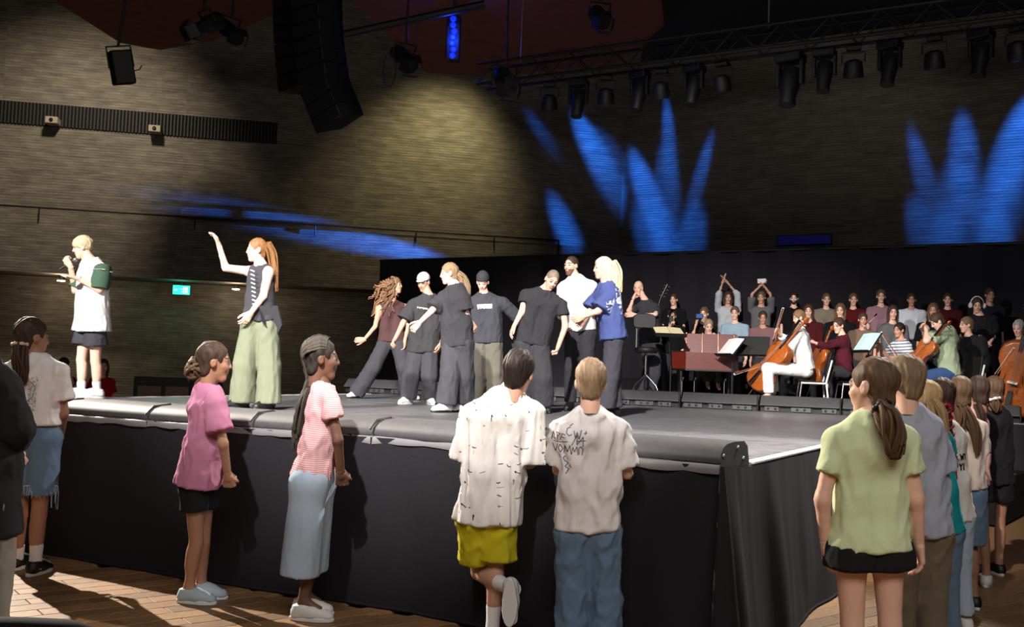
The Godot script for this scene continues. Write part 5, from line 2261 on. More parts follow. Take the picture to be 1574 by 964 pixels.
# a cello or bass between its scroll and its tail, belly towards front
func cello(label: String, scroll: Array, tail: Array, d0: float, d1: float, front: Vector3, size: float) -> void:
	var p := at_depth(scroll[0], scroll[1], d0)
	var q := at_depth(tail[0], tail[1], d1)
	var o := thing("double_bass" if size > 1.2 else "cello", label, "double bass" if size > 1.2 else "cello", Vector3(q.x, q.y, q.z))
	var up := (p - q).normalized()
	var z := (front - up * front.dot(up)).normalized()
	var x := up.cross(z)
	var xf := Transform3D(Basis(x, up, z), Vector3.ZERO)
	var L := (p - q).length()
	var k := L / 1.18                            # a cello from tail to scroll is about 1.18 m
	var half := [[0.0, 0.06], [0.02, 0.13], [0.06, 0.185], [0.13, 0.215], [0.20, 0.21], [0.27, 0.175], [0.31, 0.14], [0.345, 0.125], [0.40, 0.12], [0.45, 0.125], [0.485, 0.145], [0.54, 0.168], [0.61, 0.170], [0.68, 0.145], [0.72, 0.09], [0.735, 0.04]]
	var ring := PackedVector3Array()
	for h in half:
		ring.append(Vector3(h[1], h[0], 0) * k)
	for j in half.size():
		var h: Array = half[half.size() - 1 - j]
		ring.append(Vector3(-h[1], h[0], 0) * k)
	var rings := []
	for lay in [[-0.085, 0.45], [-0.075, 0.9], [-0.055, 1.0], [0.055, 1.0], [0.062, 0.92], [0.082, 0.5]]:
		var r := PackedVector3Array()
		for w in ring:
			var c := Vector3(0, 0.36 * k, 0)
			var e: Vector3 = (w - c) * lay[1] + c
			r.append(xf * Vector3(e.x, e.y, lay[0] * k))
		rings.append(r)
	var s := Shape.new()
	s.loft(rings)
	part("body", s, M.varnish, o)
	s = Shape.new()
	s.tube([xf * Vector3(0, 0.70 * k, 0.03 * k), xf * Vector3(0, 1.08 * k, 0.015 * k)], [0.028 * k, 0.018 * k], 8)
	part("neck", s, M.varnish, o)
	s = Shape.new()
	s.box(Transform3D(xf.basis * Basis(Vector3.RIGHT, 0.06), xf * Vector3(0, 0.82 * k, 0.075 * k)), Vector3(0.019 * k, 0.27 * k, 0.008 * k), 0.003)
	part("fingerboard", s, M.ebony, o)
	s = Shape.new()
	var curl := []
	var rad := []
	for j in 22:
		var a := j * 0.5
		var rr := 0.038 * (1.0 - j / 26.0) * k
		curl.append(xf * (Vector3(0, 1.13 * k, -0.01) + Vector3(0, sin(a + 3.4) * rr, cos(a + 3.4) * rr)))
		rad.append(0.016 * k)
	curl.push_front(xf * Vector3(0, 1.05 * k, 0.015 * k))
	rad.push_front(0.018 * k)
	s.tube(curl, rad, 7)
	part("scroll", s, M.varnish, o)
	for j in 4:
		s = Shape.new()
		var sx := 1.0 if j % 2 else -1.0
		s.tube([xf * Vector3(0, (1.03 + j * 0.018) * k, 0.0), xf * Vector3(sx * 0.07 * k, (1.03 + j * 0.018) * k, -0.005), xf * Vector3(sx * 0.085 * k, (1.03 + j * 0.018) * k, -0.005)], [0.007 * k, 0.006 * k, 0.013 * k], 6)
		part("peg", s, M.ebony, o)
	s = Shape.new()
	s.box(Transform3D(xf.basis, xf * Vector3(0, 0.345 * k, 0.115 * k)), Vector3(0.045 * k, 0.006 * k, 0.038 * k), 0.003)
	part("bridge", s, M.paper if size > 1.2 else M.varnish, o)
	s = Shape.new()
	s.box(Transform3D(xf.basis * Basis(Vector3.RIGHT, -0.12), xf * Vector3(0, 0.15 * k, 0.11 * k)), Vector3(0.024 * k, 0.11 * k, 0.007 * k), 0.003)
	part("tailpiece", s, M.ebony, o)
	for j in 4:
		s = Shape.new()
		var ox := (j - 1.5) * 0.010 * k
		s.tube([xf * Vector3(ox, 0.25 * k, 0.125 * k), xf * Vector3(ox * 1.3, 0.345 * k, 0.155 * k), xf * Vector3(ox * 0.6, 1.06 * k, 0.035 * k)], 0.0016 * k, 4)
		part("string", s, M.steel, o)
	for sx in [-1.0, 1.0]:
		s = Shape.new()
		s.tube([xf * Vector3(sx * 0.055 * k, 0.44 * k, 0.077 * k), xf * Vector3(sx * 0.075 * k, 0.40 * k, 0.074 * k), xf * Vector3(sx * 0.085 * k, 0.32 * k, 0.073 * k), xf * Vector3(sx * 0.105 * k, 0.28 * k, 0.071 * k)], [0.006 * k, 0.005 * k, 0.005 * k, 0.007 * k], 5)
		part("sound_hole", s, M.ebony, o)
	s = Shape.new()
	var low := xf * Vector3(0, 0.0, 0)
	var pin := xf.basis * Vector3(0, -0.30, 0) * k
	if q.y + pin.y < DECK + 0.01:
		pin *= (q.y - DECK - 0.005) / maxf(-pin.y, 0.01)
	s.rod(low, low + pin, 0.006)
	part("endpin", s, M.steel, o)


func bow_stick(label: String, a: Array, b: Array, depth: float) -> void:
	var p := at_depth(a[0], a[1], depth)
	var q := at_depth(b[0], b[1], depth)
	var o := thing("bow", label, "bow", p)
	var d := q - p
	var off := d.cross(Vector3(0, 0, 1)).normalized() * 0.03
	var s := Shape.new()
	s.tube([Vector3.ZERO, d * 0.5 + off * 0.3, d], [0.006, 0.007, 0.009], 6)
	part("stick", s, M.varnish, o)
	s = Shape.new()
	s.tube([off * 0.9 + d * 0.02, d * 0.92 + off], 0.004, 5, true, 0.5)
	part("hair", s, M.paper, o)
	s = Shape.new()
	s.box(frame(d * 0.93 + off * 0.5, d, off), Vector3(0.03, 0.014, 0.008), 0.003)
	part("frog", s, M.ebony, o)
	s = Shape.new()
	s.rod(Vector3.ZERO, off * 0.9, 0.007)
	part("tip", s, M.paper, o)


# ---------------------------------------------------------------- people

const FAIR := Color(0.66, 0.40, 0.30)
const MID := Color(0.46, 0.25, 0.17)
const TAN := Color(0.33, 0.17, 0.105)
const DARK := Color(0.13, 0.065, 0.042)
const BLACK_HAIR := Color(0.018, 0.012, 0.010)
const DARK_HAIR := Color(0.045, 0.026, 0.018)
const BROWN_HAIR := Color(0.10, 0.058, 0.032)
const LIGHT_HAIR := Color(0.24, 0.16, 0.095)
const BLOND_HAIR := Color(0.44, 0.30, 0.15)


func build_people():
	wardrobe()
	children_in_front()
	children_at_side()
	performers()
	musicians()
	choir()


func wardrobe():
	M.white_cotton = cloth("white_cotton", Color(0.86, 0.85, 0.84), 0.05)
	M.black_cotton = cloth("black_cotton", Color(0.20, 0.20, 0.215), 0.12)
	M.black_jersey = cloth("black_jersey", Color(0.12, 0.12, 0.125), 0.12)
	M.dark_drill = cloth("dark_drill", Color(0.23, 0.23, 0.25), 0.15)
	M.denim_light = cloth("denim_light", Color(0.64, 0.71, 0.78), 0.10, 14.0)
	M.denim_mid = cloth("denim_mid", Color(0.38, 0.47, 0.56), 0.14, 14.0)
	M.denim_blue = cloth("denim_blue", Color(0.20, 0.29, 0.45), 0.14, 14.0)
	M.pink_cotton = cloth("pink_cotton", Color(0.70, 0.46, 0.57), 0.06)
	M.green_cotton = cloth("green_cotton", Color(0.77, 0.82, 0.66), 0.05)
	M.grey_cotton = cloth("grey_cotton", Color(0.60, 0.62, 0.68), 0.06)
	M.yellow_jersey = cloth("yellow_jersey", Color(0.73, 0.69, 0.13), 0.08)
	M.olive_linen = cloth("olive_linen", Color(0.38, 0.40, 0.33), 0.08)
	M.khaki = cloth("khaki", Color(0.42, 0.38, 0.32), 0.12)
	M.maroon = cloth("maroon", Color(0.28, 0.09, 0.14), 0.12)
	M.sage = cloth("sage", Color(0.55, 0.60, 0.50), 0.07)
	M.teal = cloth("teal", Color(0.10, 0.55, 0.58), 0.06)
	M.shoe_white = plain("shoe_white", Color(0.80, 0.80, 0.79), 0.55)
	M.shoe_pale = plain("shoe_pale", Color(0.60, 0.66, 0.70), 0.7)
	M.shoe_black = plain("shoe_black", Color(0.04, 0.04, 0.045), 0.55)
	M.sock_white = cloth("sock_white", Color(0.84, 0.83, 0.83), 0.06, 16.0)


func printed(called: String, im: Image) -> StandardMaterial3D:
	var m := StandardMaterial3D.new()
	m.resource_name = called
	m.albedo_texture = ImageTexture.create_from_image(im)
	m.roughness = 0.92
	m.metallic_specular = 0.25
	m.texture_repeat = false
	return m


func blank(base: Color, spread := 0.03) -> Image:
	var im := Image.create(1024, 512, false, Image.FORMAT_RGB8)
	for y in 512:
		for x in 1024:
			var w := 1.0 + spread * noise.get_noise_2d(x * 0.3, y * 0.3)
			im.set_pixel(x, y, Color(base.r * w, base.g * w, base.b * w))
	return im


func stroke(im: Image, pts: Array, r: float, c: Color) -> void:
	for k in pts.size() - 1:
		var a := Vector2(pts[k][0], pts[k][1])
		var b := Vector2(pts[k + 1][0], pts[k + 1][1])
		var n := int(a.distance_to(b) / maxf(r * 0.5, 0.5)) + 1
		for j in n + 1:
			var p := a.lerp(b, float(j) / n)
			for yy in range(int(p.y - r), int(p.y + r) + 2):
				for xx in range(int(p.x - r), int(p.x + r) + 2):
					if Vector2(xx, yy).distance_to(p) <= r and xx >= 0 and yy >= 0 and xx < im.get_width() and yy < im.get_height():
						im.set_pixel(xx, yy, im.get_pixel(xx, yy).lerp(c, 0.8))


# picture prints: back on the left half, 0.8 m of the wearer's span each way
func print_square(base: Color) -> Image:
	var im := blank(base)
	var ink := Color(0.42, 0.42, 0.42)
	var r := RandomNumberGenerator.new()
	r.seed = 5
	for y in range(170, 300):
		for x in range(205, 320):
			var q := Vector2(x - 262, y - 228)
			var w := noise.get_noise_2d(x * 0.11, y * 0.11) + 0.6 * noise.get_noise_2d(x * 0.25 + 60.0, y * 0.25)
			var ring := absf(q.length() - 44.0)
			if w > 0.08 and (q.length() < 42.0 or w > 0.22):
				im.set_pixel(x, y, base.lerp(ink, 0.55 + w * 0.4))
			elif ring < 2.5:
				im.set_pixel(x, y, base.lerp(ink, 0.7))
			elif y > 262 and y < 285 and w > -0.1:
				im.set_pixel(x, y, base.lerp(Color(0.62, 0.62, 0.45), 0.6))
	for k in 14:
		stroke(im, [[214 + k * 7, 308], [217 + k * 7, 302 + (k % 3) * 4], [219 + k * 7, 313]], 1.2, ink)
	return im


func print_splatter(base: Color) -> Image:
	var im := blank(base)
	var r := RandomNumberGenerator.new()
	r.seed = 15
	for k in 190:
		var x := r.randf() * 1010 + 6
		var y := r.randf() * 500 + 6
		var tone := 0.12 + r.randf() * 0.4
		var c := Color(tone, tone, tone * 1.05)
		var a := r.randf() * 0.9 - 0.45 + (PI / 2 if r.randf() < 0.25 else 0.0)
		var l := 4.0 + r.randf() * 20.0
		stroke(im, [[x, y], [x + cos(a) * l * 0.5, y + sin(a) * l * 0.5 + r.randf() * 3.0], [x + cos(a) * l, y + sin(a) * l]], 0.7 + r.randf() * 1.6, c)
		if r.randf() < 0.3:
			stroke(im, [[x, y], [x + 2, y + 3]], 3.0, c)
	return im


func print_graffiti(base: Color) -> Image:
	var im := blank(base)
	var ink := Color(0.30, 0.30, 0.33)
	var o := Vector2(118, 120)
	var marks := [
		[[0, 30], [6, 4], [12, 30], [3, 20]], [[16, 4], [20, 32]], [[16, 4], [28, 8], [20, 17]], [[34, 8], [28, 30]], [[34, 8], [44, 12]], [[30, 20], [42, 22]],
		[[62, -14], [52, -10], [48, 4], [56, 14], [66, 10]], [[60, -18], [70, -26]],
		[[74, -2], [78, 22], [84, 2], [90, 24], [98, -6]], [[66, 46], [84, 12], [84, 44], [104, 16], [104, 48]], [[108, 4], [116, 2]], [[110, 8], [114, -4]], [[86, 32], [112, 28]],
		[[4, 44], [14, 70], [20, 44]], [[28, 46], [22, 58], [30, 72], [38, 60], [28, 46]], [[42, 74], [44, 48], [52, 68], [60, 46], [64, 74]], [[66, 76], [70, 52], [76, 68], [84, 50], [88, 78]],
		[[92, 76], [90, 56], [98, 50], [104, 58], [102, 78]], [[46, 84], [40, 90], [44, 100]],
		[[46, 100], [56, 106], [46, 118], [58, 126], [48, 142]], [[60, 110], [64, 120]], [[8, 34], [30, 38], [52, 34]],
	]
	for m in marks:
		var pts := []
		for p in m:
			pts.append([o.x + p[0] * 1.05, o.y + p[1] * 1.05])
		stroke(im, pts, 1.5, ink)
	return im


func print_stripes(base: Color, line: Color, step: int, wide: int) -> Image:
	var im := blank(base)
	for y in 512:
		if y % step < wide:
			for x in 1024:
				im.set_pixel(x, y, line)
	return im


func print_chest(base: Color, ink: Color, boxed: bool) -> Image:
	var im := blank(base, 0.08)
	var x0 := 712
	var y0 := 150
	var glyphs := [[[0, 0], [0, 10]], [[0, 0], [7, 0]], [[0, 5], [6, 5]], [[0, 10], [7, 10]], [[7, 0], [7, 10]]]
	if boxed:
		im.fill_rect(Rect2i(x0, y0, 116, 22), ink)
	var r := RandomNumberGenerator.new()
	r.seed = 8
	for k in (10 if boxed else 9):
		for g in glyphs:
			if r.randf() < 0.62:
				var pts := []
				for p in g:
					pts.append([x0 + 4 + k * 11.2 + p[0], y0 + (24 if boxed else 4) + p[1]])
				stroke(im, pts, 1.3, ink)
	return im


func print_shoulder(base: Color, ink: Color) -> Image:
	var im := blank(base, 0.06)
	var r := RandomNumberGenerator.new()
	r.seed = 3
	# a tall white motif down the back, with lettering-like gaps
	for y in range(120, 300):
		for x in range(120, 250):
			var w := noise.get_noise_2d(x * 0.06, y * 0.05) + 0.5 * noise.get_noise_2d(x * 0.17 + 9.0, y * 0.17)
			var e := 1.0 - absf(y - 205) / 95.0 - absf(x - 180) / 90.0
			if w + e > 0.32:
				im.set_pixel(x, y, ink)
	return im


func children_in_front():
	# tall girl with a printed white shirt and frayed denim shorts
	var who := person({label = "girl with a dark ponytail in a printed white T-shirt and frayed denim shorts", foot = [50, 882], h = 1.62, kid = true, face = 172.0, look = 136.0, twist = -8.0, skin = TAN, hair_color = DARK_HAIR, cap = "tight", w = 0.98,
		j = {nk = [55, 549], pv = [52, 668], hd = [50, 519], sl = [8, 571, 0.0], sr = [93, 571, 0.02], er = [97, 635, -0.02], wr = [93, 668, -0.17], el = [12, 640, -0.05], wl = [48, 672, -0.2], kr = [60, 792], ar = [54, 868, 0.05], kl = [30, 792], al = [26, 866, -0.1]},
		top = {mat = printed("print_white", print_square(Color(0.86, 0.85, 0.84))), wrap = true, drop = -0.085, ease = 0.018, sleeve = 0.66},
		bottom = {mat = M.denim_mid, reach = 0.72, ease = 0.016, flare = 0.022, called = "shorts"},
		shoes = {upper = M.shoe_black, sole = M.shoe_white}, socks = {mat = M.sock_white, tall = 0.13}})
	tail_of(who, [[31, 527, 0.10], [29, 548, 0.12], [33, 572, 0.11], [34, 592, 0.10]], [0.040, 0.052, 0.046, 0.03], DARK_HAIR, 34, 0.3, plain("scrunchie_cream", Color(0.80, 0.70, 0.58), 0.9))
	for side in 2:
		var fringe := Shape.new()
		var band := []
		for k in 23:
			var a := k * 0.55 + side
			var p := own(who[1], 14.0 + k * 3.4, 751.0 + 1.5 * sin(a), (0.10 if side == 0 else -0.08) * sin(PI * (k + 1) / 24.0))
			band.append(p + Vector3(0, 0.012, 0))
			fringe.tube([p + Vector3(0, 0.015, 0), p + Vector3(0.006 * sin(a * 3.0), -0.02, 0), p + Vector3(0.012 * sin(a * 5.0), -0.035 - 0.05 * absf(sin(a * 2.3)) * (2.0 if k > 18 else 0.6), 0)], [0.003, 0.0025, 0.0015], 4)
		fringe.tube(band, 0.004, 5)
		part("frayed_fringe", fringe, M.denim_light, who[0])

	# girl in pink
	who = person({label = "girl with a messy bun in a plain pink T-shirt and black shorts", foot = [300, 924], h = 1.5, kid = true, face = 82.0, look = 106.0, twist = 12.0, skin = TAN, hair_color = DARK_HAIR, cap = "tight",
		j = {nk = [319, 594], hd = [330, 557], pv = [307, 742], sr = [331, 622, 0.13], sl = [322, 618, -0.14], er = [343, 682, 0.16], wr = [350, 731, 0.07], el = [338, 680, -0.14], wl = [350, 729, -0.03], kr = [302, 835, 0.06], ar = [290, 905, 0.06], kl = [312, 835, -0.06], al = [309, 899, -0.09]},
		hand_r = {kind = "grip"}, hand_l = {kind = "grip"},
		top = {mat = M.pink_cotton, drop = 0.0, ease = 0.034, flare = 0.01, sleeve = 0.68, cuff = 1.3, folds = 0.012},
		bottom = {mat = M.black_jersey, reach = 0.42, ease = 0.012, called = "shorts"}, shoes = {upper = M.shoe_pale, sole = M.shoe_white}})
	bun(who, [302, 569], 0.062, BROWN_HAIR, M.sock_white)

	# girl with braids
	who = person({label = "girl with long thin braids in a striped pink top and pale denim skirt", foot = [478, 950], h = 1.54, kid = true, face = 84.0, look = 104.0, twist = 8.0, skin = DARK, hair_color = Color(0.022, 0.018, 0.015), cap = "tight", streak = 0.6, nod = -4.0,
		j = {nk = [493, 590], hd = [494, 552], pv = [482, 733], sr = [506, 612, 0.12], sl = [492, 608, -0.13], er = [519, 676, 0.14], wr = [524, 727, 0.05], el = [512, 676, -0.12], wl = [523, 724, -0.04], kr = [482, 835, 0.06], ar = [466, 925, 0.06], kl = [490, 835, -0.06], al = [468, 915, -0.10]},
		hand_r = {kind = "grip"}, hand_l = {kind = "grip"},
		top = {mat = printed("stripes_pink", print_stripes(Color(0.84, 0.70, 0.70), Color(0.76, 0.52, 0.55), 8, 3)), wrap = true, drop = -0.015, ease = 0.012, sleeve = 0.5, called = "top"},
		bottom = {mat = M.denim_light, skirt = true, reach = 1.52, ease = 0.022, flare = 0.012, shift = Vector3(-0.03, 0, 0), called = "skirt"}, shoes = {upper = M.shoe_white, sole = M.shoe_white}})
	braids(who)
	var neckband := Shape.new()
	var loop := []
	for k in 25:
		var a := TAU * k / 24.0
		loop.append(own(who[1], 494, 596, 0.0) + Vector3(cos(a) * 0.062, 0.012 * cos(a) - 0.01, sin(a) * 0.065))
	neckband.tube(loop, 0.0045, 5)
	part("necklace", neckband, M.shoe_black, who[0])

	# boy in yellow shorts, one leg swung behind
	who = person({label = "black-haired boy in a splattered white T-shirt and yellow shorts", foot = [758, 992], h = 1.5, kid = true, face = 176.0, look = 160.0, twist = -4.0, skin = MID, hair_color = BLACK_HAIR, cap = "short", tilt = 6.0,
		j = {nk = [779, 603], hd = [797, 574], pv = [748, 790], sl = [726, 634], sr = [820, 632], el = [716, 704, -0.06], wl = [738, 722, -0.2], er = [815, 712, -0.02], wr = [796, 724, -0.2], hl = [728, 800], hr = [768, 800],
			kr = [762, 882], ar = [757, 966, 0.03], kl = [736, 880, -0.08], al = [786, 905, 0.16]},
		footl = Vector3(0.01, -0.11, 0.02),
		top = {mat = printed("print_splatter", print_splatter(Color(0.86, 0.85, 0.83))), wrap = true, drop = 0.015, ease = 0.024, flare = 0.012, sleeve = 0.98, cuff = 2.2, folds = 0.020, across = 7.0, along = 0.9},
		bottom = {mat = M.yellow_jersey, reach = 0.74, ease = 0.018, flare = 0.03, called = "shorts", folds = 0.014},
		shoes = {upper = M.shoe_white, sole = M.shoe_white, l = {yaw = 170.0, pitch = 84.0}}, socks = {mat = M.sock_white, tall = 0.12}})

	# fair boy in jeans with folded arms
	who = person({label = "fair-haired boy in a white T-shirt with a graffiti print and blue jeans", foot = [902, 1022], h = 1.46, kid = true, face = 180.0, look = 176.0, skin = FAIR, hair_color = LIGHT_HAIR, cap = "short",
		j = {nk = [907, 630], hd = [908, 590], pv = [904, 808], sl = [864, 658], sr = [951, 660], el = [858, 722, -0.06], wl = [905, 716, -0.20], er = [964, 728, -0.02], wr = [925, 712, -0.19], hl = [882, 820], hr = [926, 820], kl = [880, 915], kr = [930, 915], al = [876, 1008], ar = [928, 1008]},
		hand_r = {kind = "grip"}, hand_l = {kind = "relaxed", dir = Vector3(0.9, 0.1, 0.25)},
		top = {mat = printed("print_graffiti", print_graffiti(Color(0.85, 0.84, 0.84))), wrap = true, drop = -0.02, ease = 0.022, flare = 0.004, sleeve = 0.82, cuff = 1.9, folds = 0.018},
		bottom = {mat = M.denim_mid, reach = 1.95, ease = 0.022, flare = 0.022, called = "jeans", folds = 0.014}, shoes = {upper = M.shoe_white, sole = M.shoe_white}})

	# girl in pale green
	who = person({label = "girl with a brown ponytail in a pale green T-shirt and black shorts", foot = [1336, 1135], h = 1.5, kid = true, face = 184.0, look = 222.0, skin = FAIR, hair_color = BROWN_HAIR, cap = "tight", w = 1.0,
		j = {nk = [1340, 640], hd = [1340, 596], pv = [1334, 838], sl = [1286, 674], sr = [1392, 674], el = [1264, 768, 0.02], wl = [1269, 838, -0.02], er = [1408, 768, 0.02], wr = [1412, 836, -0.02], hl = [1308, 846], hr = [1364, 846], kl = [1310, 960], kr = [1368, 960], al = [1310, 1095], ar = [1366, 1095]},
		top = {mat = M.green_cotton, drop = -0.01, ease = 0.012, flare = 0.004, sleeve = 0.58, cuff = 1.2, folds = 0.009, waist = 0.86},
		bottom = {mat = M.black_jersey, reach = 0.22, ease = 0.022, flare = 0.016, called = "shorts"}, shoes = {upper = M.shoe_white, sole = M.shoe_white}})
	tail_of(who, [[1352, 622, 0.09], [1366, 642, 0.13], [1374, 672, 0.13], [1376, 705, 0.12]], [0.030, 0.048, 0.050, 0.034], BROWN_HAIR, 40, 0.5, M.shoe_black)
	# someone in black who leans in at the edge
	person({label = "adult in a black jacket and grey trousers at the edge of the parquet", base = at_depth(-14, 600, 5.0) * Vector3(1, 0, 1), depth = 5.0, h = 1.72, cell = 0.016, face = 160.0, skin = MID, hair_color = DARK_HAIR, cap = "short",
		j = {nk = [-42, 540], pv = [-30, 770], hd = [-44, 490], sr = [6, 590, 0.0], sl = [-95, 590], er = [28, 662, 0.06], wr = [20, 692, -0.04], el = [-110, 680], wl = [-100, 760]},
		hand_r = {kind = "grip", dir = Vector3(0.4, -0.8, -0.3)},
		top = {mat = M.black_jersey, called = "jacket", drop = 0.16, ease = 0.034, sleeve = 1.75, folds = 0.012, waist = 1.15}, bottom = {mat = plain("grey_flannel", Color(0.40, 0.38, 0.34), 0.9), reach = 1.95, ease = 0.02, flare = 0.02}, shoes = {upper = M.shoe_black, sole = M.shoe_black}})


func bun(who: Array, at: Array, r: float, color: Color, tie: Material) -> void:
	var s := Shape.new()
	var c := own(who[1], at[0], at[1], 0.0)
	var rg := RandomNumberGenerator.new()
	rg.seed = 9
	for k in 34:
		var ax := Vector3(rg.randfn(), rg.randfn(), rg.randfn()).normalized()
		var e1 := ax.cross(Vector3(0.3, 1, 0.2)).normalized()
		var e2 := ax.cross(e1)
		var pts := []
		var rad := []
		var rr := r * (0.55 + 0.45 * rg.randf())
		var a0 := rg.randf() * TAU
		var tone := 0.6 + rg.randf() * 0.8
		s.tint = Color(color.r * tone, color.g * tone, color.b * tone)
		for j in 9:
			var a := a0 + j * 0.42
			pts.append(c + (e1 * cos(a) + e2 * sin(a)) * rr * (1.0 + 0.05 * j * rg.randf()))
			rad.append(r * 0.16)
		s.tube(pts, rad, 5)
	part("bun", s, M.hair, who[0])
	var head: Vector3 = who[1].hd
	var t := Shape.new()
	var mid := c.lerp(head, 0.36)
	var dir := (head - c).normalized()
	var x := dir.cross(Vector3.UP).normalized()
	var y := dir.cross(x)
	var ring := []
	var rad2 := []
	for k in 25:
		var a := TAU * k / 24.0
		ring.append(mid + (x * cos(a) + y * sin(a)) * r * 0.72)
		rad2.append(0.011 + 0.003 * sin(a * 6.0))
	t.tube(ring, rad2, 7)
	part("hair_tie", t, tie, who[0])


func braids(who: Array) -> void:
	var J: Dictionary = who[1]
	var rg := RandomNumberGenerator.new()
	rg.seed = 12
	var gather := own(J, 479, 578, 0.02)
	var xf: Transform3D = who[2]
	for k in 30:
		var s := Shape.new()
		var tone := 0.7 + rg.randf() * 1.5
		s.tint = Color(0.030, 0.025, 0.021) * tone
		var a := -1.35 + 2.7 * k / 29.0
		var front := xf * (Vector3(sin(a) * 0.26, 0.16 + cos(a) * 0.30, 0.20 - 0.12 * absf(sin(a))) * 1.02)
		var top := xf * (Vector3(sin(a) * 0.315, 0.14 + cos(a) * 0.385, -0.10) * 1.02)
		var back := xf * (Vector3(sin(a) * 0.24, 0.02 + cos(a) * 0.24, -0.42))
		var dx := (rg.randf() - 0.5) * 30.0
		var low := 655.0 + rg.randf() * 40.0
		var p1 := own(J, 470 + dx * 0.8, 620, 0.03 + (rg.randf() - 0.5) * 0.10)
		var p2 := own(J, 461 + dx * 0.8 - 0.05 * low + 33.0, low, 0.03 + (rg.randf() - 0.5) * 0.06)
		var ctrl := [front, top, back, gather + Vector3(rg.randf() - 0.5, rg.randf() - 0.5, rg.randf() - 0.5) * 0.05, p1, p2]
		var pts := []
		var rad := []
		for i in ctrl.size() - 1:
			for j in 7:
				var t := j / 7.0
				pts.append((ctrl[i] as Vector3).cubic_interpolate(ctrl[i + 1], ctrl[maxi(i - 1, 0)], ctrl[mini(i + 2, ctrl.size() - 1)], t))
				rad.append(0.0082 + 0.0022 * sin(pts.size() * 2.2))
		pts.append(p2)
		rad.append(0.004)
		s.tube(pts, rad, 6)
		part("braid", s, M.hair, who[0])


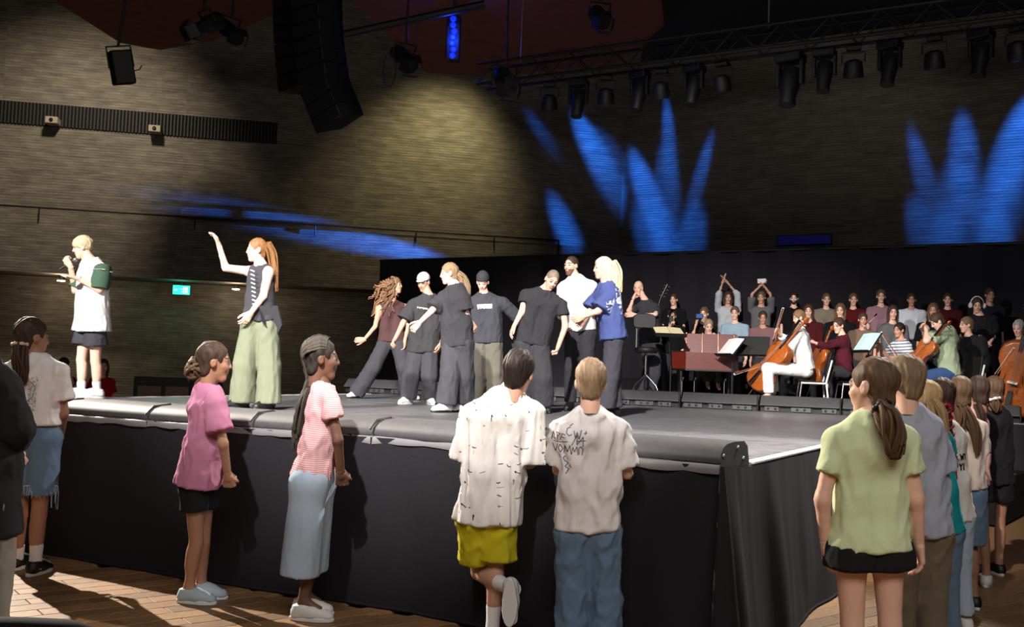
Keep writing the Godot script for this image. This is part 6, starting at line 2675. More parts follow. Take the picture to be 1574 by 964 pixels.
func children_at_side():
	# the line of children along the side of the stage, from the open corner backwards
	person({label = "fair-haired boy in a plain grey T-shirt behind the girl in green", foot = [1408, 1052], h = 1.53, kid = true, face = 190.0, look = 205.0, skin = FAIR, hair_color = LIGHT_HAIR * 0.8, cap = "short",
		j = {nk = [1397, 628], hd = [1388, 588], pv = [1412, 815], sl = [1362, 652, 0.0], sr = [1432, 655, 0.02], er = [1444, 735, 0.0], wr = [1432, 782, -0.12], el = [1360, 735], wl = [1375, 790, -0.1]},
		top = {mat = M.grey_cotton, drop = 0.0, ease = 0.026, sleeve = 0.86, cuff = 2.0}, bottom = {mat = M.khaki, reach = 1.95, ease = 0.02, flare = 0.02}, shoes = {upper = M.shoe_white, sole = M.shoe_white}})
	var who := person({label = "blond girl in a teal top and blue leggings behind the boy in grey", foot = [1443, 1000], h = 1.46, cell = 0.016, kid = true, face = 190.0, look = 200.0, skin = FAIR, hair_color = BLOND_HAIR, cap = "tight",
		j = {nk = [1428, 655], hd = [1420, 618], pv = [1440, 815], sr = [1448, 672], sl = [1405, 670]},
		top = {mat = M.teal, drop = 0.0, ease = 0.014, sleeve = 0.4}, bottom = {mat = M.denim_mid, reach = 1.9, ease = 0.008, flare = 0.004, called = "leggings"}, shoes = {upper = M.shoe_white, sole = M.shoe_white}})
	tail_of(who, [[1428, 618, 0.09], [1438, 640, 0.11], [1444, 672, 0.10], [1446, 690, 0.08]], [0.05, 0.055, 0.045, 0.03], BLOND_HAIR * 0.7, 30, 0.3)
	who = person({label = "dark-haired girl with a red ribboned braid and a lettered white shirt", foot = [1462, 972], h = 1.45, cell = 0.016, kid = true, face = 188.0, look = 175.0, skin = MID, hair_color = DARK_HAIR, cap = "tight",
		j = {nk = [1448, 650], hd = [1447, 612], pv = [1458, 790], sr = [1470, 668], sl = [1428, 668], er = [1463, 728, 0.06], wr = [1452, 760, -0.1]},
		top = {mat = printed("print_letters", print_letters(Color(0.84, 0.82, 0.80))), wrap = true, drop = 0.02, ease = 0.018, sleeve = 0.7}, bottom = {mat = M.denim_light, reach = 1.9, ease = 0.012, flare = 0.01, called = "jeans"}, shoes = {upper = M.shoe_white, sole = M.shoe_white}})
	red_braid(who)
	who = person({label = "brown-haired girl in a cream top and knee-length denim shorts", foot = [1478, 936], h = 1.43, kid = true, face = 184.0, look = 186.0, skin = TAN, hair_color = BROWN_HAIR * 1.3, cap = "tight",
		j = {nk = [1480, 640], hd = [1474, 606], pv = [1476, 752], sl = [1455, 656], sr = [1506, 658], er = [1508, 705, -0.04], wr = [1492, 735, -0.2], el = [1450, 705, -0.05], wl = [1470, 735, -0.2]},
		top = {mat = cloth("cream_cotton", Color(0.80, 0.74, 0.70), 0.05), drop = -0.03, ease = 0.018, sleeve = 0.8, called = "top"}, bottom = {mat = M.denim_mid, reach = 1.0, ease = 0.028, flare = 0.02, called = "shorts"}, shoes = {upper = M.shoe_black, sole = M.shoe_white}})
	tail_of(who, [[1478, 622, 0.09], [1490, 640, 0.12], [1500, 668, 0.12], [1502, 700, 0.1]], [0.04, 0.038, 0.034, 0.02], BROWN_HAIR * 1.2, 26, 0.4, plain("hair_band_tan", Color(0.35, 0.25, 0.15), 0.8))
	tail_of(who, [[1470, 622, 0.10], [1474, 645, 0.12], [1476, 668, 0.11]], [0.05, 0.04, 0.02], BROWN_HAIR * 1.3, 22, 0.4)
	who = person({label = "brown-haired girl in a pale pink top and dark shorts half hidden in the line", foot = [1497, 900], h = 1.46, cell = 0.016, kid = true, face = 150.0, look = 190.0, skin = TAN, hair_color = DARK_HAIR, cap = "tight",
		w = 0.8, j = {nk = [1494, 630], hd = [1502, 603], pv = [1490, 738], sr = [1507, 648], sl = [1478, 646], er = [1506, 690], wr = [1500, 728, -0.1], el = [1474, 690], wl = [1480, 728, -0.1]},
		top = {mat = cloth("pale_pink", Color(0.72, 0.55, 0.55), 0.05), drop = 0.03, ease = 0.016, sleeve = 1.4, called = "top"}, bottom = {mat = M.black_jersey, reach = 0.4, ease = 0.014, called = "shorts"}, shoes = {upper = M.shoe_white, sole = M.shoe_white}})
	tail_of(who, [[1503, 620, 0.08], [1510, 640, 0.1], [1512, 660, 0.08]], [0.03, 0.03, 0.015], DARK_HAIR, 20, 0.3)
	who = person({label = "girl all in black with white-soled shoes at the end of the line", foot = [1519, 884], h = 1.47, cell = 0.016, kid = true, face = 180.0, look = 175.0, skin = TAN, hair_color = BROWN_HAIR, cap = "tight",
		j = {nk = [1528, 627], hd = [1527, 602], pv = [1527, 735], sr = [1541, 641], sl = [1512, 641], er = [1543, 690], wr = [1538, 730, -0.1]}, w = 0.84,
		top = {mat = M.black_jersey, drop = 0.03, ease = 0.026, sleeve = 1.5, called = "top"}, bottom = {mat = M.black_jersey, reach = 0.5, ease = 0.02, flare = 0.01, called = "shorts"}, shoes = {upper = M.shoe_black, sole = M.shoe_white}})
	tail_of(who, [[1527, 612, 0.08], [1531, 624, 0.1], [1532, 634, 0.09]], [0.04, 0.035, 0.02], BROWN_HAIR, 20, 0.4, M.sock_white)


func print_letters(base: Color) -> Image:
	var im := blank(base)
	var ink := Color(0.06, 0.06, 0.07)
	var o := Vector2(285, 190)
	for m in [[[0, 0], [3, 22], [8, 6], [13, 22], [17, 0]], [[22, 0], [27, 10], [32, 0]], [[27, 10], [27, 22]], [[0, 42], [6, 54], [12, 42]], [[6, 54], [6, 68]], [[20, 42], [20, 68]]]:
		var pts := []
		for p in m:
			pts.append([o.x + p[0], o.y + p[1]])
		stroke(im, pts, 3.2, ink)
	return im


func red_braid(who: Array) -> void:
	var red := plain("red_ribbon", Color(0.50, 0.04, 0.10), 0.5)
	var s := Shape.new()
	var pts := []
	for k in 15:
		pts.append(own(who[1], 1455 + k * 0.7, 628 + k * 6.6, 0.12 - 0.002 * k))
	var rad := []
	for k in 15:
		rad.append(0.022 + 0.005 * sin(k * 2.4))
	s.tint = DARK_HAIR
	s.tube(pts, rad, 8)
	part("braid", s, M.hair, who[0])
	for q in 2:
		s = Shape.new()
		var sp := []
		for k in 57:
			var t := k / 4.0
			var c: Vector3 = pts[int(t)].lerp(pts[mini(int(t) + 1, 14)], t - int(t))
			var a := t * 1.7 + q * PI
			sp.append(c + Vector3(cos(a) * 0.025, 0, sin(a) * 0.025))
		s.tube(sp, 0.0075, 5)
		part("ribbon", s, red, who[0])
	s = Shape.new()
	for k in 7:
		var a := TAU * k / 7.0
		s.lathe(Transform3D(Basis(Vector3(0, 0, 1), a), pts[0] + Vector3(cos(a) * 0.022, sin(a) * 0.022, 0.0)), [[0.004, -0.02], [0.018, 0.0], [0.004, 0.02]], 7)
	part("bow", s, red, who[0])
	s = Shape.new()
	for k in 8:
		var e: Vector3 = pts[-1]
		s.tube([e, e + Vector3(0.012 * sin(k * 2.1), -0.03, 0.01 * cos(k)), e + Vector3(0.028 * sin(k * 2.1), -0.06, 0.0)], [0.012, 0.010, 0.004], 5)
	part("tassel", s, red, who[0])


func performers():
	var deck := DECK
	# singer with a microphone
	var who := person({label = "young man with bleached fringe rapping into a microphone in baggy white shirt", foot = [135, 612], level = deck, h = 1.76, face = -68.0, look = -72.0, nod = 8.0, skin = FAIR, hair_color = Color(0.62, 0.55, 0.40), man = true,
		j = {nk = [141, 402], hd = [127, 381], pv = [141, 492], sl = [157, 416, 0.12], sr = [136, 412, -0.16], el = [153, 446, 0.16], wl = [120, 428, 0.22], er = [116, 447, -0.08], wr = [108, 409, 0.02], hl = [147, 500, 0.06], hr = [134, 500, -0.06], kl = [147, 556, 0.06], kr = [125, 553, 0.0], al = [149, 601, 0.04], ar = [125, 601, 0.08]},
		hand_l = {kind = "open", dir = Vector3(-0.95, 0.1, 0.1), palm = Vector3(0, 1, 0.2)}, hand_r = {kind = "grip", dir = Vector3(-0.5, 0.8, 0.2), palm = Vector3(0.3, 0.2, -1)}, toe = [-60.0, -75.0],
		top = {mat = M.white_cotton, drop = 0.07, ease = 0.045, flare = 0.012, sleeve = 0.05, folds = 0.010, along = 2.0}, bottom = {mat = M.dark_drill, reach = 0.58, ease = 0.02, flare = 0.03, called = "shorts"},
		shoes = {upper = M.shoe_white, sole = M.shoe_white}, socks = {mat = M.sock_white, tall = 0.10}})
	var s := Shape.new()
	add_cap(s, "bowl", who[2], Color(0.46, 0.38, 0.23), 0.4)
	part("hair", s, M.hair, who[0])
	for side in ["l", "r"]:
		s = Shape.new()
		var J: Dictionary = who[1]
		s.tube([J.nk.lerp(J["s" + side], 0.45) + J.axis * 0.02, J["s" + side], J["s" + side].lerp(J["e" + side], 0.45), J["s" + side].lerp(J["e" + side], 0.92)], [0.060, 0.098, 0.100, 0.092], 14)
		part("sleeve", s, cloth("green_sleeve", Color(0.24, 0.33, 0.27), 0.1), who[0])
	var mic := thing("microphone", "black handheld microphone at the mouth of the singer", "microphone", at_depth(113, 401, depth_of(who[0].position) + 0.0))
	s = Shape.new()
	var md := Vector3(-0.75, -0.55, 0.1).normalized()
	s.tube([md * 0.0, md * 0.1, md * 0.17], [0.016, 0.013, 0.011], 8)
	part("handle", s, M.shoe_black, mic)
	s = Shape.new()
	s.lathe(frame(-md * 0.02, md.cross(Vector3.UP), md), [[0.008, -0.028], [0.022, -0.018], [0.026, 0.0], [0.018, 0.022]], 12)
	part("head", s, M.steel, mic)

	# woman with raised arm
	who = person({label = "red-haired woman in a black vest and wide olive trousers raising one hand", foot = [395, 629], level = deck, h = 1.68, face = -38.0, look = -62.0, skin = FAIR, hair_color = Color(0.17, 0.075, 0.03), cap = "tight",
		j = {nk = [402, 409], hd = [394, 385], pv = [399, 492], sr = [384, 417, -0.06], sl = [413, 418, 0.06], er = [347, 412, 0.02], wr = [337, 378, 0.06], el = [405, 455, 0.12], wl = [386, 481, 0.16], hr = [388, 500], hl = [410, 500], kr = [376, 562, 0.04], kl = [414, 562, 0.02], ar = [372, 619, 0.02], al = [413, 622, 0.04]},
		hand_r = {kind = "relaxed", dir = Vector3(-0.35, 0.9, 0.1), palm = Vector3(-0.8, -0.3, 0.3)}, hand_l = {kind = "relaxed"}, toe = [-30.0, -50.0],
		top = {mat = M.black_cotton, called = "vest", drop = -0.04, ease = 0.004, sleeve = 0.0, folds = 0.005}, bottom = {mat = M.olive_linen, reach = 1.98, ease = 0.022, flare = 0.055, folds = 0.010, along = 2.0}, shoes = {upper = M.shoe_black, sole = M.shoe_black}})
	tail_of(who, [[409, 374, 0.0], [418, 392, -0.04], [422, 418, -0.06], [424, 448, -0.05]], [0.04, 0.045, 0.04, 0.02], Color(0.17, 0.08, 0.03), 30, 0.3)
	s = Shape.new()
	var v := [[398, 470, 0.14], [427, 470, 0.02], [434, 500, 0.02], [424, 521, 0.02], [403, 494, 0.16]]
	var ring := []
	for p in v:
		ring.append(own(who[1], p[0], p[1], p[2]))
	var out := Vector3(-0.2, 0, 1) * 0.012
	for k in range(1, v.size() - 1):
		s.quad(ring[0] + out, ring[k] + out, ring[k + 1] + out, ring[0] + out, Vector3(0, 0, 1))
		s.quad(ring[0] - out, ring[k] - out, ring[k + 1] - out, ring[0] - out, Vector3(0, 0, -1))
	for k in v.size():
		var a: Vector3 = ring[k]
		var b: Vector3 = ring[(k + 1) % v.size()]
		s.quad(a - out, b - out, b + out, a + out, (a + b) * 0.5 - own(who[1], 415, 490, 0.06))
	part("vest_tail", s, M.black_cotton, who[0])
	var lace := Shape.new()
	for k in 9:
		var y := 415.0 + k * 6.5
		lace.rod(own(who[1], 385 + k * 0.4, y, 0.15), own(who[1], 391 + k * 0.3, y + 2.5, 0.155), 0.006, 5)
	part("lacing", lace, M.tape, who[0])

	# curly dancer
	who = person({label = "dancer with big brown curls in a brown vest lunging in dark wide trousers", foot = [592, 614], level = deck, h = 1.70, face = 40.0, look = 75.0, nod = -8.0, skin = MID, hair_color = BROWN_HAIR * 1.5, w = 0.95,
		j = {nk = [601, 462], hd = [608, 439], pv = [600, 525, 0.0], sr = [583, 474, 0.08], sl = [622, 472, -0.08], er = [577, 502, 0.12], wr = [560, 522, 0.14], el = [628, 500, 0.0], wl = [622, 525, 0.06], hr = [592, 528], hl = [612, 528], kr = [573, 566, 0.1], ar = [547, 606, 0.02], kl = [622, 566, 0.1], al = [628, 604, -0.05]},
		hand_r = {kind = "relaxed", dir = Vector3(-0.9, -0.1, 0.2)}, toe = [60.0, -30.0],
		top = {mat = cloth("brown_vest", Color(0.28, 0.20, 0.20), 0.1), called = "vest", drop = -0.03, ease = 0.008, sleeve = 0.0, folds = 0.006}, bottom = {mat = M.dark_drill, reach = 1.96, ease = 0.024, flare = 0.05, folds = 0.010, along = 2.0}, shoes = {upper = M.shoe_white, sole = M.shoe_black}})
	curls(who)

	# grey cap
	who = person({label = "dancer in a pale grey cap and black T-shirt with small white lettering", foot = [642, 622], level = deck, h = 1.68, face = -12.0, look = -20.0, nod = 22.0, skin = MID, hair_color = DARK_HAIR, cap = "shaved", man = true, hat = ["cap", Color(0.42, 0.43, 0.45)],
		j = {nk = [660, 455], hd = [651, 434], pv = [648, 532], sr = [636, 467, 0.05], sl = [680, 468, -0.04], er = [619, 498, 0.12], wr = [607, 522, 0.18], el = [688, 500, 0.0], wl = [678, 528, 0.05], hr = [640, 540], hl = [660, 540], kr = [632, 578, 0.08], ar = [628, 614, 0.04], kl = [660, 578, 0.05], al = [661, 612, -0.06]},
		hand_r = {kind = "grip"}, toe = [20.0, -35.0],
		top = {mat = printed("print_small", print_chest(Color(0.20, 0.20, 0.21), Color(0.75, 0.75, 0.76), false)), wrap = true, drop = 0.02, ease = 0.035, sleeve = 0.8, cuff = 1.9, folds = 0.011}, bottom = {mat = M.dark_drill, reach = 1.95, ease = 0.024, flare = 0.03, folds = 0.010, along = 2.0}, shoes = {upper = M.shoe_white, sole = M.shoe_white}})

	# ponytail dancer
	who = person({label = "dancer with a light ponytail in a black T-shirt stepping towards the singer", foot = [697, 634], level = deck, h = 1.66, face = -60.0, look = -78.0, nod = 5.0, skin = FAIR, hair_color = LIGHT_HAIR * 0.9, cap = "tight",
		j = {nk = [701, 440], hd = [690, 421], pv = [704, 520], sr = [682, 456, -0.06], sl = [712, 458, 0.1], er = [664, 478, 0.06], wr = [645, 496, 0.14], el = [716, 480, 0.10], wl = [724, 496, 0.04], hr = [694, 528, -0.04], hl = [712, 528, 0.04], kr = [692, 578, 0.1], ar = [686, 624, 0.12], kl = [714, 578, 0.0], al = [713, 618, -0.1]},
		hand_r = {kind = "relaxed"}, toe = [-40.0, -50.0],
		top = {mat = M.black_cotton, drop = 0.03, ease = 0.030, sleeve = 0.85, cuff = 1.7, folds = 0.010}, bottom = {mat = M.dark_drill, reach = 1.95, ease = 0.024, flare = 0.045, folds = 0.010, along = 2.0}, shoes = {upper = M.shoe_white, sole = M.shoe_black}})
	tail_of(who, [[703, 420, 0.0], [712, 428, -0.02], [717, 442, -0.02], [719, 455, 0.0]], [0.035, 0.045, 0.045, 0.03], LIGHT_HAIR, 26, 0.3)

	# beanie dancer
	who = person({label = "dancer in a dark beanie and black shirt with a white box print", foot = [747, 626], level = deck, h = 1.68, face = 0.0, look = -8.0, nod = 28.0, skin = FAIR, hair_color = DARK_HAIR, man = true, hat = ["beanie", Color(0.035, 0.037, 0.042)],
		j = {nk = [744, 453], hd = [742, 434, 0.05], pv = [748, 524], sr = [721, 467], sl = [773, 466], er = [712, 498, -0.06], wr = [722, 520, -0.02], el = [795, 487, -0.06], wl = [810, 508, -0.05], hr = [738, 530], hl = [758, 530], kr = [736, 574, 0.06], ar = [732, 614, 0.0], kl = [760, 574, 0.06], al = [762, 614, 0.0]},
		toe = [12.0, -14.0],
		top = {mat = printed("print_box", print_chest(Color(0.21, 0.215, 0.235), Color(0.80, 0.80, 0.82), true)), wrap = true, called = "long_sleeved_shirt", drop = -0.02, ease = 0.036, sleeve = 1.5, folds = 0.011}, bottom = {mat = cloth("grey_cargo", Color(0.34, 0.33, 0.30), 0.12), reach = 1.95, ease = 0.03, flare = 0.04, folds = 0.011, along = 2.0}, shoes = {upper = M.shoe_black, sole = M.shoe_black}})

	# leaning dancer with shaved head
	who = person({label = "shaven-headed dancer in a black T-shirt leaning sideways with swinging arms", foot = [820, 634], level = deck, h = 1.72, face = 10.0, look = 14.0, nod = 26.0, tilt = -18.0, skin = FAIR, hair_color = Color(0.20, 0.15, 0.11), cap = "shaved", man = true,
		j = {nk = [836, 446], hd = [848, 431, 0.06], pv = [816, 525], sr = [808, 452, 0.0], sl = [864, 468, 0.02], er = [802, 480, 0.06], wr = [791, 500, 0.10], el = [869, 502, 0.06], wl = [858, 533, 0.10], hr = [804, 530], hl = [828, 534], kr = [806, 582, 0.02], ar = [800, 618, -0.05], kl = [834, 582, 0.12], al = [834, 624, 0.05]},
		hand_l = {kind = "grip"}, toe = [25.0, -20.0],
		top = {mat = M.black_cotton, drop = -0.02, ease = 0.018, sleeve = 0.5, cuff = 1.5, folds = 0.012}, bottom = {mat = M.dark_drill, reach = 1.96, ease = 0.03, flare = 0.05, folds = 0.010, along = 2.0}, shoes = {upper = M.shoe_black, sole = M.shoe_black}})

	# man in white
	who = person({label = "bearded man in a white shirt and black trousers behind the leaning dancer", foot = [888, 632], level = deck, h = 1.78, face = -20.0, look = -40.0, skin = FAIR, hair_color = DARK_HAIR, cap = "shaved", man = true, beard = Color(0.16, 0.09, 0.06),
		j = {nk = [884, 426], hd = [878, 409], pv = [892, 510], sr = [866, 442], sl = [909, 440], er = [860, 476, 0.06], wr = [868, 496, 0.2], el = [912, 474, 0.04], wl = [900, 490, 0.2]},
		top = {mat = M.white_cotton, called = "shirt", drop = -0.03, ease = 0.024, sleeve = 1.6, folds = 0.010}, bottom = {mat = M.black_cotton, reach = 1.95, ease = 0.016, flare = 0.012}, shoes = {upper = M.shoe_black, sole = M.shoe_black}})

	# blond woman in blue
	who = person({label = "blond woman in a blue T-shirt with a white back print and grey trousers", foot = [938, 641], level = deck, h = 1.74, face = -75.0, look = -80.0, skin = FAIR, hair_color = Color(0.66, 0.56, 0.34), cap = "long", twist = 20.0,
		j = {nk = [933, 436], hd = [926, 413], pv = [944, 515], sr = [922, 450, -0.14], sl = [938, 452, 0.12], el = [920, 478, 0.18], wl = [898, 486, 0.16], er = [908, 478, -0.1], wr = [895, 490, 0.0], hl = [944, 522, 0.07], hr = [942, 522, -0.07], kl = [938, 580, 0.08], kr = [942, 578, -0.06], al = [931, 628, 0.06], ar = [943, 628, -0.06]},
		hand_l = {kind = "relaxed"},
		top = {mat = printed("print_back", print_shoulder(Color(0.26, 0.31, 0.50), Color(0.82, 0.83, 0.88))), wrap = true, drop = 0.0, ease = 0.036, flare = 0.01, sleeve = 0.9, cuff = 1.9, folds = 0.010}, bottom = {mat = cloth("grey_trousers", Color(0.24, 0.24, 0.27), 0.1), reach = 1.97, ease = 0.016, flare = 0.035}, shoes = {upper = M.shoe_black, sole = M.shoe_black}})
	tail_of(who, [[938, 405, 0.02], [946, 420, 0.03], [949, 438, 0.03], [951, 452, 0.02]], [0.07, 0.07, 0.055, 0.03], Color(0.66, 0.56, 0.34), 40, 0.4)

	# two children beyond the far side of the deck
	for q in [{foot = [95, 640], hd = [96, 553], c = M.black_cotton, hair = DARK_HAIR, l = "child in a dark cap with a hand at the mouth beyond the stage", hat = ["cap", Color(0.03, 0.025, 0.025)]}, {foot = [156, 640], hd = [156, 556], c = cloth("red_cotton", Color(0.55, 0.06, 0.12), 0.08), hair = DARK_HAIR, l = "dark-haired child in a red shirt beyond the stage"}]:
		var base := at_depth(q.foot[0], 600, 14.3)
		base.y = 0.0
		var o := {label = q.l, base = base, h = 1.34, kid = true, face = 40.0, look = 30.0, skin = MID, hair_color = q.hair, cap = "tight" if q.has("hat") else "long", top = {mat = q.c, drop = 0.0, sleeve = 0.7}, bottom = {mat = M.denim_blue, reach = 1.9}, shoes = {upper = M.shoe_white, sole = M.shoe_white}}
		if q.has("hat"):
			o.hat = q.hat
			o.j = {el = [112, 590, 0.1], wl = [106, 570, 0.12]}
		person(o)


func curls(who: Array) -> void:
	var J: Dictionary = who[1]
	var rg := RandomNumberGenerator.new()
	rg.seed = 31
	var s := Shape.new()
	var xf: Transform3D = who[2]
	add_cap(s, "long", xf, BROWN_HAIR * 1.4, 0.5)
	for k in 190:
		var d := Vector3(rg.randfn(), rg.randfn() * 0.8 + 0.5, rg.randfn() - 0.8).normalized()
		var root := xf * (d * 0.38 + Vector3(0, 0.12, -0.10))
		var tip := own(J, 566 + rg.randf() * 40.0, 428 + rg.randf() * 58.0, -0.12 + rg.randf() * 0.26)
		tip = root.lerp(tip, 0.55 + rg.randf() * 0.5)
		if tip.distance_to(root) > 0.42:
			tip = root + (tip - root).normalized() * 0.42
		var dir := (tip - root).normalized()
		var e1 := dir.cross(Vector3(0.2, 0.3, 1)).normalized()
		var e2 := dir.cross(e1)
		var pts := []
		var rad := []
		var turns := 10.0 + rg.randf() * 6.0
		var ph := rg.randf() * TAU
		for j in 15:
			var t := j / 14.0
			pts.append(root.lerp(tip, t) - Vector3(0, 0.10 * t * t, 0) + (e1 * cos(t * turns + ph) + e2 * sin(t * turns + ph)) * 0.022)
			rad.append(0.012 * (1.0 - 0.5 * t))
		var tone := 0.6 + rg.randf() * 1.0
		s.tint = Color(BROWN_HAIR.r * 1.6 * tone, BROWN_HAIR.g * 1.5 * tone, BROWN_HAIR.b * 1.4 * tone)
		s.tube(pts, rad, 5)
	part("hair", s, M.hair, who[0])


# ---------------------------------------------------------------- orchestra and choir

func seated(o: Dictionary) -> Array:
	# joints of a sitter from seat px, in metres from a base on the deck
	var base := at_depth(o.seat[0], o.seat[1], o.depth)
	base.y = DECK
	o.base = base
	o.erase("foot")
	return person(o)


func musicians():
	seated({label = "cellist in a white hoodie and white trousers bent over the cello", seat = [1238, 575], depth = 15.1, h = 1.68, face = -80.0, look = -85.0, nod = 15.0, skin = FAIR, hair_color = BROWN_HAIR * 1.4, cap = "short",
		j = {pv = [1241, 566], nk = [1228, 505], hd = [1228, 489], sl = [1226, 514, 0.16], sr = [1232, 512, -0.14], el = [1212, 540, 0.20], wl = [1204, 556, 0.05], er = [1208, 524, -0.1], wr = [1196, 512, 0.08], hl = [1238, 570, 0.08], hr = [1240, 570, -0.08], kl = [1180, 566, 0.27], kr = [1186, 562, -0.27], al = [1182, 606, 0.27], ar = [1190, 604, -0.27]},
		top = {mat = M.white_cotton, called = "hoodie", drop = 0.0, ease = 0.03, sleeve = 1.6, folds = 0.010}, bottom = {mat = M.white_cotton, reach = 1.95, ease = 0.02, flare = 0.015}, shoes = {upper = M.shoe_black, sole = M.shoe_black}})
	var who := seated({label = "cellist with glasses in a maroon shirt reaching across the strings", seat = [1300, 578], depth = 15.6, h = 1.78, face = -70.0, look = -60.0, nod = 8.0, skin = FAIR, hair_color = DARK_HAIR, cap = "short", man = true,
		j = {pv = [1300, 570], nk = [1295, 516], hd = [1289, 501], sl = [1293, 527, 0.14], sr = [1290, 525, -0.14], el = [1266, 532, 0.22], wl = [1248, 525, 0.2], er = [1275, 530, -0.2], wr = [1262, 540, -0.1], hl = [1298, 572, 0.08], hr = [1298, 572, -0.08], kl = [1270, 572, 0.26], kr = [1272, 570, -0.26], al = [1274, 612, 0.26], ar = [1276, 612, -0.26]},
		top = {mat = M.maroon, called = "shirt", drop = 0.0, ease = 0.024, sleeve = 1.55}, bottom = {mat = M.dark_drill, reach = 1.95, ease = 0.014}, shoes = {upper = M.shoe_black, sole = M.shoe_black}})
	glasses(who)
	seated({label = "dark-haired young player in a striped white shirt holding a bow", seat = [1388, 575], depth = 15.2, h = 1.62, face = -50.0, look = -60.0, nod = 4.0, skin = MID, hair_color = BLACK_HAIR, cap = "short",
		j = {pv = [1390, 572], nk = [1386, 524], hd = [1382, 508], sl = [1396, 532, 0.08], sr = [1372, 532, -0.08], el = [1400, 555, 0.14], wl = [1380, 552, 0.2], er = [1362, 548, 0.0], wr = [1352, 532, 0.1], kl = [1370, 575, 0.3], kr = [1355, 575, 0.1], al = [1370, 612, 0.2], ar = [1355, 612, 0.05]},
		top = {mat = printed("stripes_grey", print_stripes(Color(0.72, 0.74, 0.76), Color(0.22, 0.26, 0.34), 30, 9)), wrap = true, drop = 0.02, ease = 0.02, sleeve = 0.8}, bottom = {mat = M.black_cotton, reach = 1.9}, shoes = {upper = M.shoe_black, sole = M.shoe_black}})
	seated({label = "broad cellist in a grey-green T-shirt and blue jeans resting on the cello", seat = [1468, 580], depth = 14.45, h = 1.80, w = 1.25, face = -80.0, look = -95.0, nod = 30.0, skin = FAIR, hair_color = DARK_HAIR, cap = "short", man = true,
		j = {pv = [1463, 572], nk = [1455, 507], hd = [1441, 495], sl = [1448, 518, 0.18], sr = [1452, 516, -0.16], el = [1424, 524, 0.24], wl = [1424, 508, 0.1], er = [1424, 520, -0.2], wr = [1418, 506, -0.02], hl = [1460, 576, 0.1], hr = [1460, 576, -0.1], kl = [1406, 584, 0.27], kr = [1408, 580, -0.27], al = [1410, 626, 0.27], ar = [1414, 624, -0.27]},
		top = {mat = M.sage, drop = 0.02, ease = 0.03, sleeve = 0.75}, bottom = {mat = M.denim_blue, reach = 1.95, ease = 0.016}, shoes = {upper = M.shoe_black, sole = M.shoe_black}})
	seated({label = "young man in a dark jacket seated behind the broad cellist", seat = [1494, 575], depth = 15.05, h = 1.76, face = -60.0, look = -85.0, skin = FAIR, hair_color = LIGHT_HAIR * 0.6, cap = "short", man = true,
		j = {pv = [1496, 576], nk = [1490, 518], hd = [1485, 500], kl = [1465, 575, 0.1], kr = [1462, 572, -0.15], al = [1468, 615, 0.1], ar = [1465, 612, -0.15]},
		top = {mat = M.black_jersey, called = "jacket", drop = 0.0, ease = 0.024, sleeve = 1.7}, bottom = {mat = M.black_cotton, reach = 1.9}, shoes = {upper = M.shoe_black, sole = M.shoe_black}})
	seated({label = "keyboard player in olive trousers and sandals behind the harpsichord desk", seat = [1092, 575], depth = 17.0, h = 1.74, face = 0.0, look = 0.0, nod = 14.0, skin = FAIR, hair_color = LIGHT_HAIR, cap = "short", man = true,
		j = {pv = [1092, 570], nk = [1090, 518], hd = [1089, 502], er = [1070, 535, 0.1], wr = [1076, 524, 0.2], el = [1110, 535, 0.1], wl = [1104, 522, 0.2], kr = [1086, 568, 0.36], kl = [1103, 566, 0.36], ar = [1088, 592, 0.40], al = [1104, 594, 0.36]},
		top = {mat = M.black_jersey, called = "shirt", drop = 0.0, ease = 0.02, sleeve = 1.2}, bottom = {mat = cloth("olive_drill", Color(0.27, 0.27, 0.19), 0.12), reach = 1.8, ease = 0.02}, shoes = {upper = M.shoe_black, sole = M.shoe_black}})
	# bald man resting his chin on his hand
	person({label = "bald man in a dark T-shirt with chin on hand behind the stool back", base = at_depth(990, 600, 16.55) * Vector3(1, 0, 1) + Vector3(0, DECK, 0), h = 1.76, face = -30.0, look = -25.0, nod = 6.0, skin = FAIR, man = true,
		j = {nk = [992, 462], hd = [981, 443], pv = [1001, 536], sr = [979, 474, 0.1], sl = [1008, 472, 0.0], er = [966, 478, 0.24], wr = [974, 458, 0.18], el = [1008, 484, 0.18], wl = [975, 484, 0.26], kr = [1000, 575, 0.1], kl = [1008, 575, 0.1]},
		hand_r = {kind = "grip", dir = Vector3(0.5, 0.8, -0.1)}, hand_l = {kind = "relaxed"},
		top = {mat = M.black_cotton, drop = 0.0, ease = 0.022, sleeve = 0.7}, bottom = {mat = M.dark_drill, reach = 1.9}, shoes = {upper = M.shoe_black, sole = M.shoe_black}})
	# standing singer in black with pale headphones and a page
	who = person({label = "person in a black T-shirt with pale headphones holding a page", base = at_depth(1512, 640, 15.5) * Vector3(1, 0, 1) + Vector3(0, DECK, 0), h = 1.72, face = -20.0, look = -20.0, nod = 10.0, skin = FAIR, hair_color = DARK_HAIR, cap = "short", man = true,
		j = {nk = [1506, 486], hd = [1502, 470], pv = [1512, 570], er = [1490, 520, 0.06], wr = [1508, 528, 0.22], el = [1527, 518, 0.06], wl = [1518, 532, 0.22]},
		top = {mat = M.black_jersey, drop = 0.02, ease = 0.026, sleeve = 0.8}, bottom = {mat = M.black_jersey, reach = 1.95}, shoes = {upper = M.shoe_black, sole = M.shoe_black}})
	var hp := thing("headphones", "pale headphones on the person in black", "headphones", who[0].position + who[1].hd)
	var s := Shape.new()
	var arc := []
	for k in 13:
		var a := PI * k / 12.0
		arc.append(Vector3(cos(a) * 0.105, sin(a) * 0.145, 0.0))
	s.tube(arc, 0.010, 6)
	part("band", s, M.shoe_white, hp)
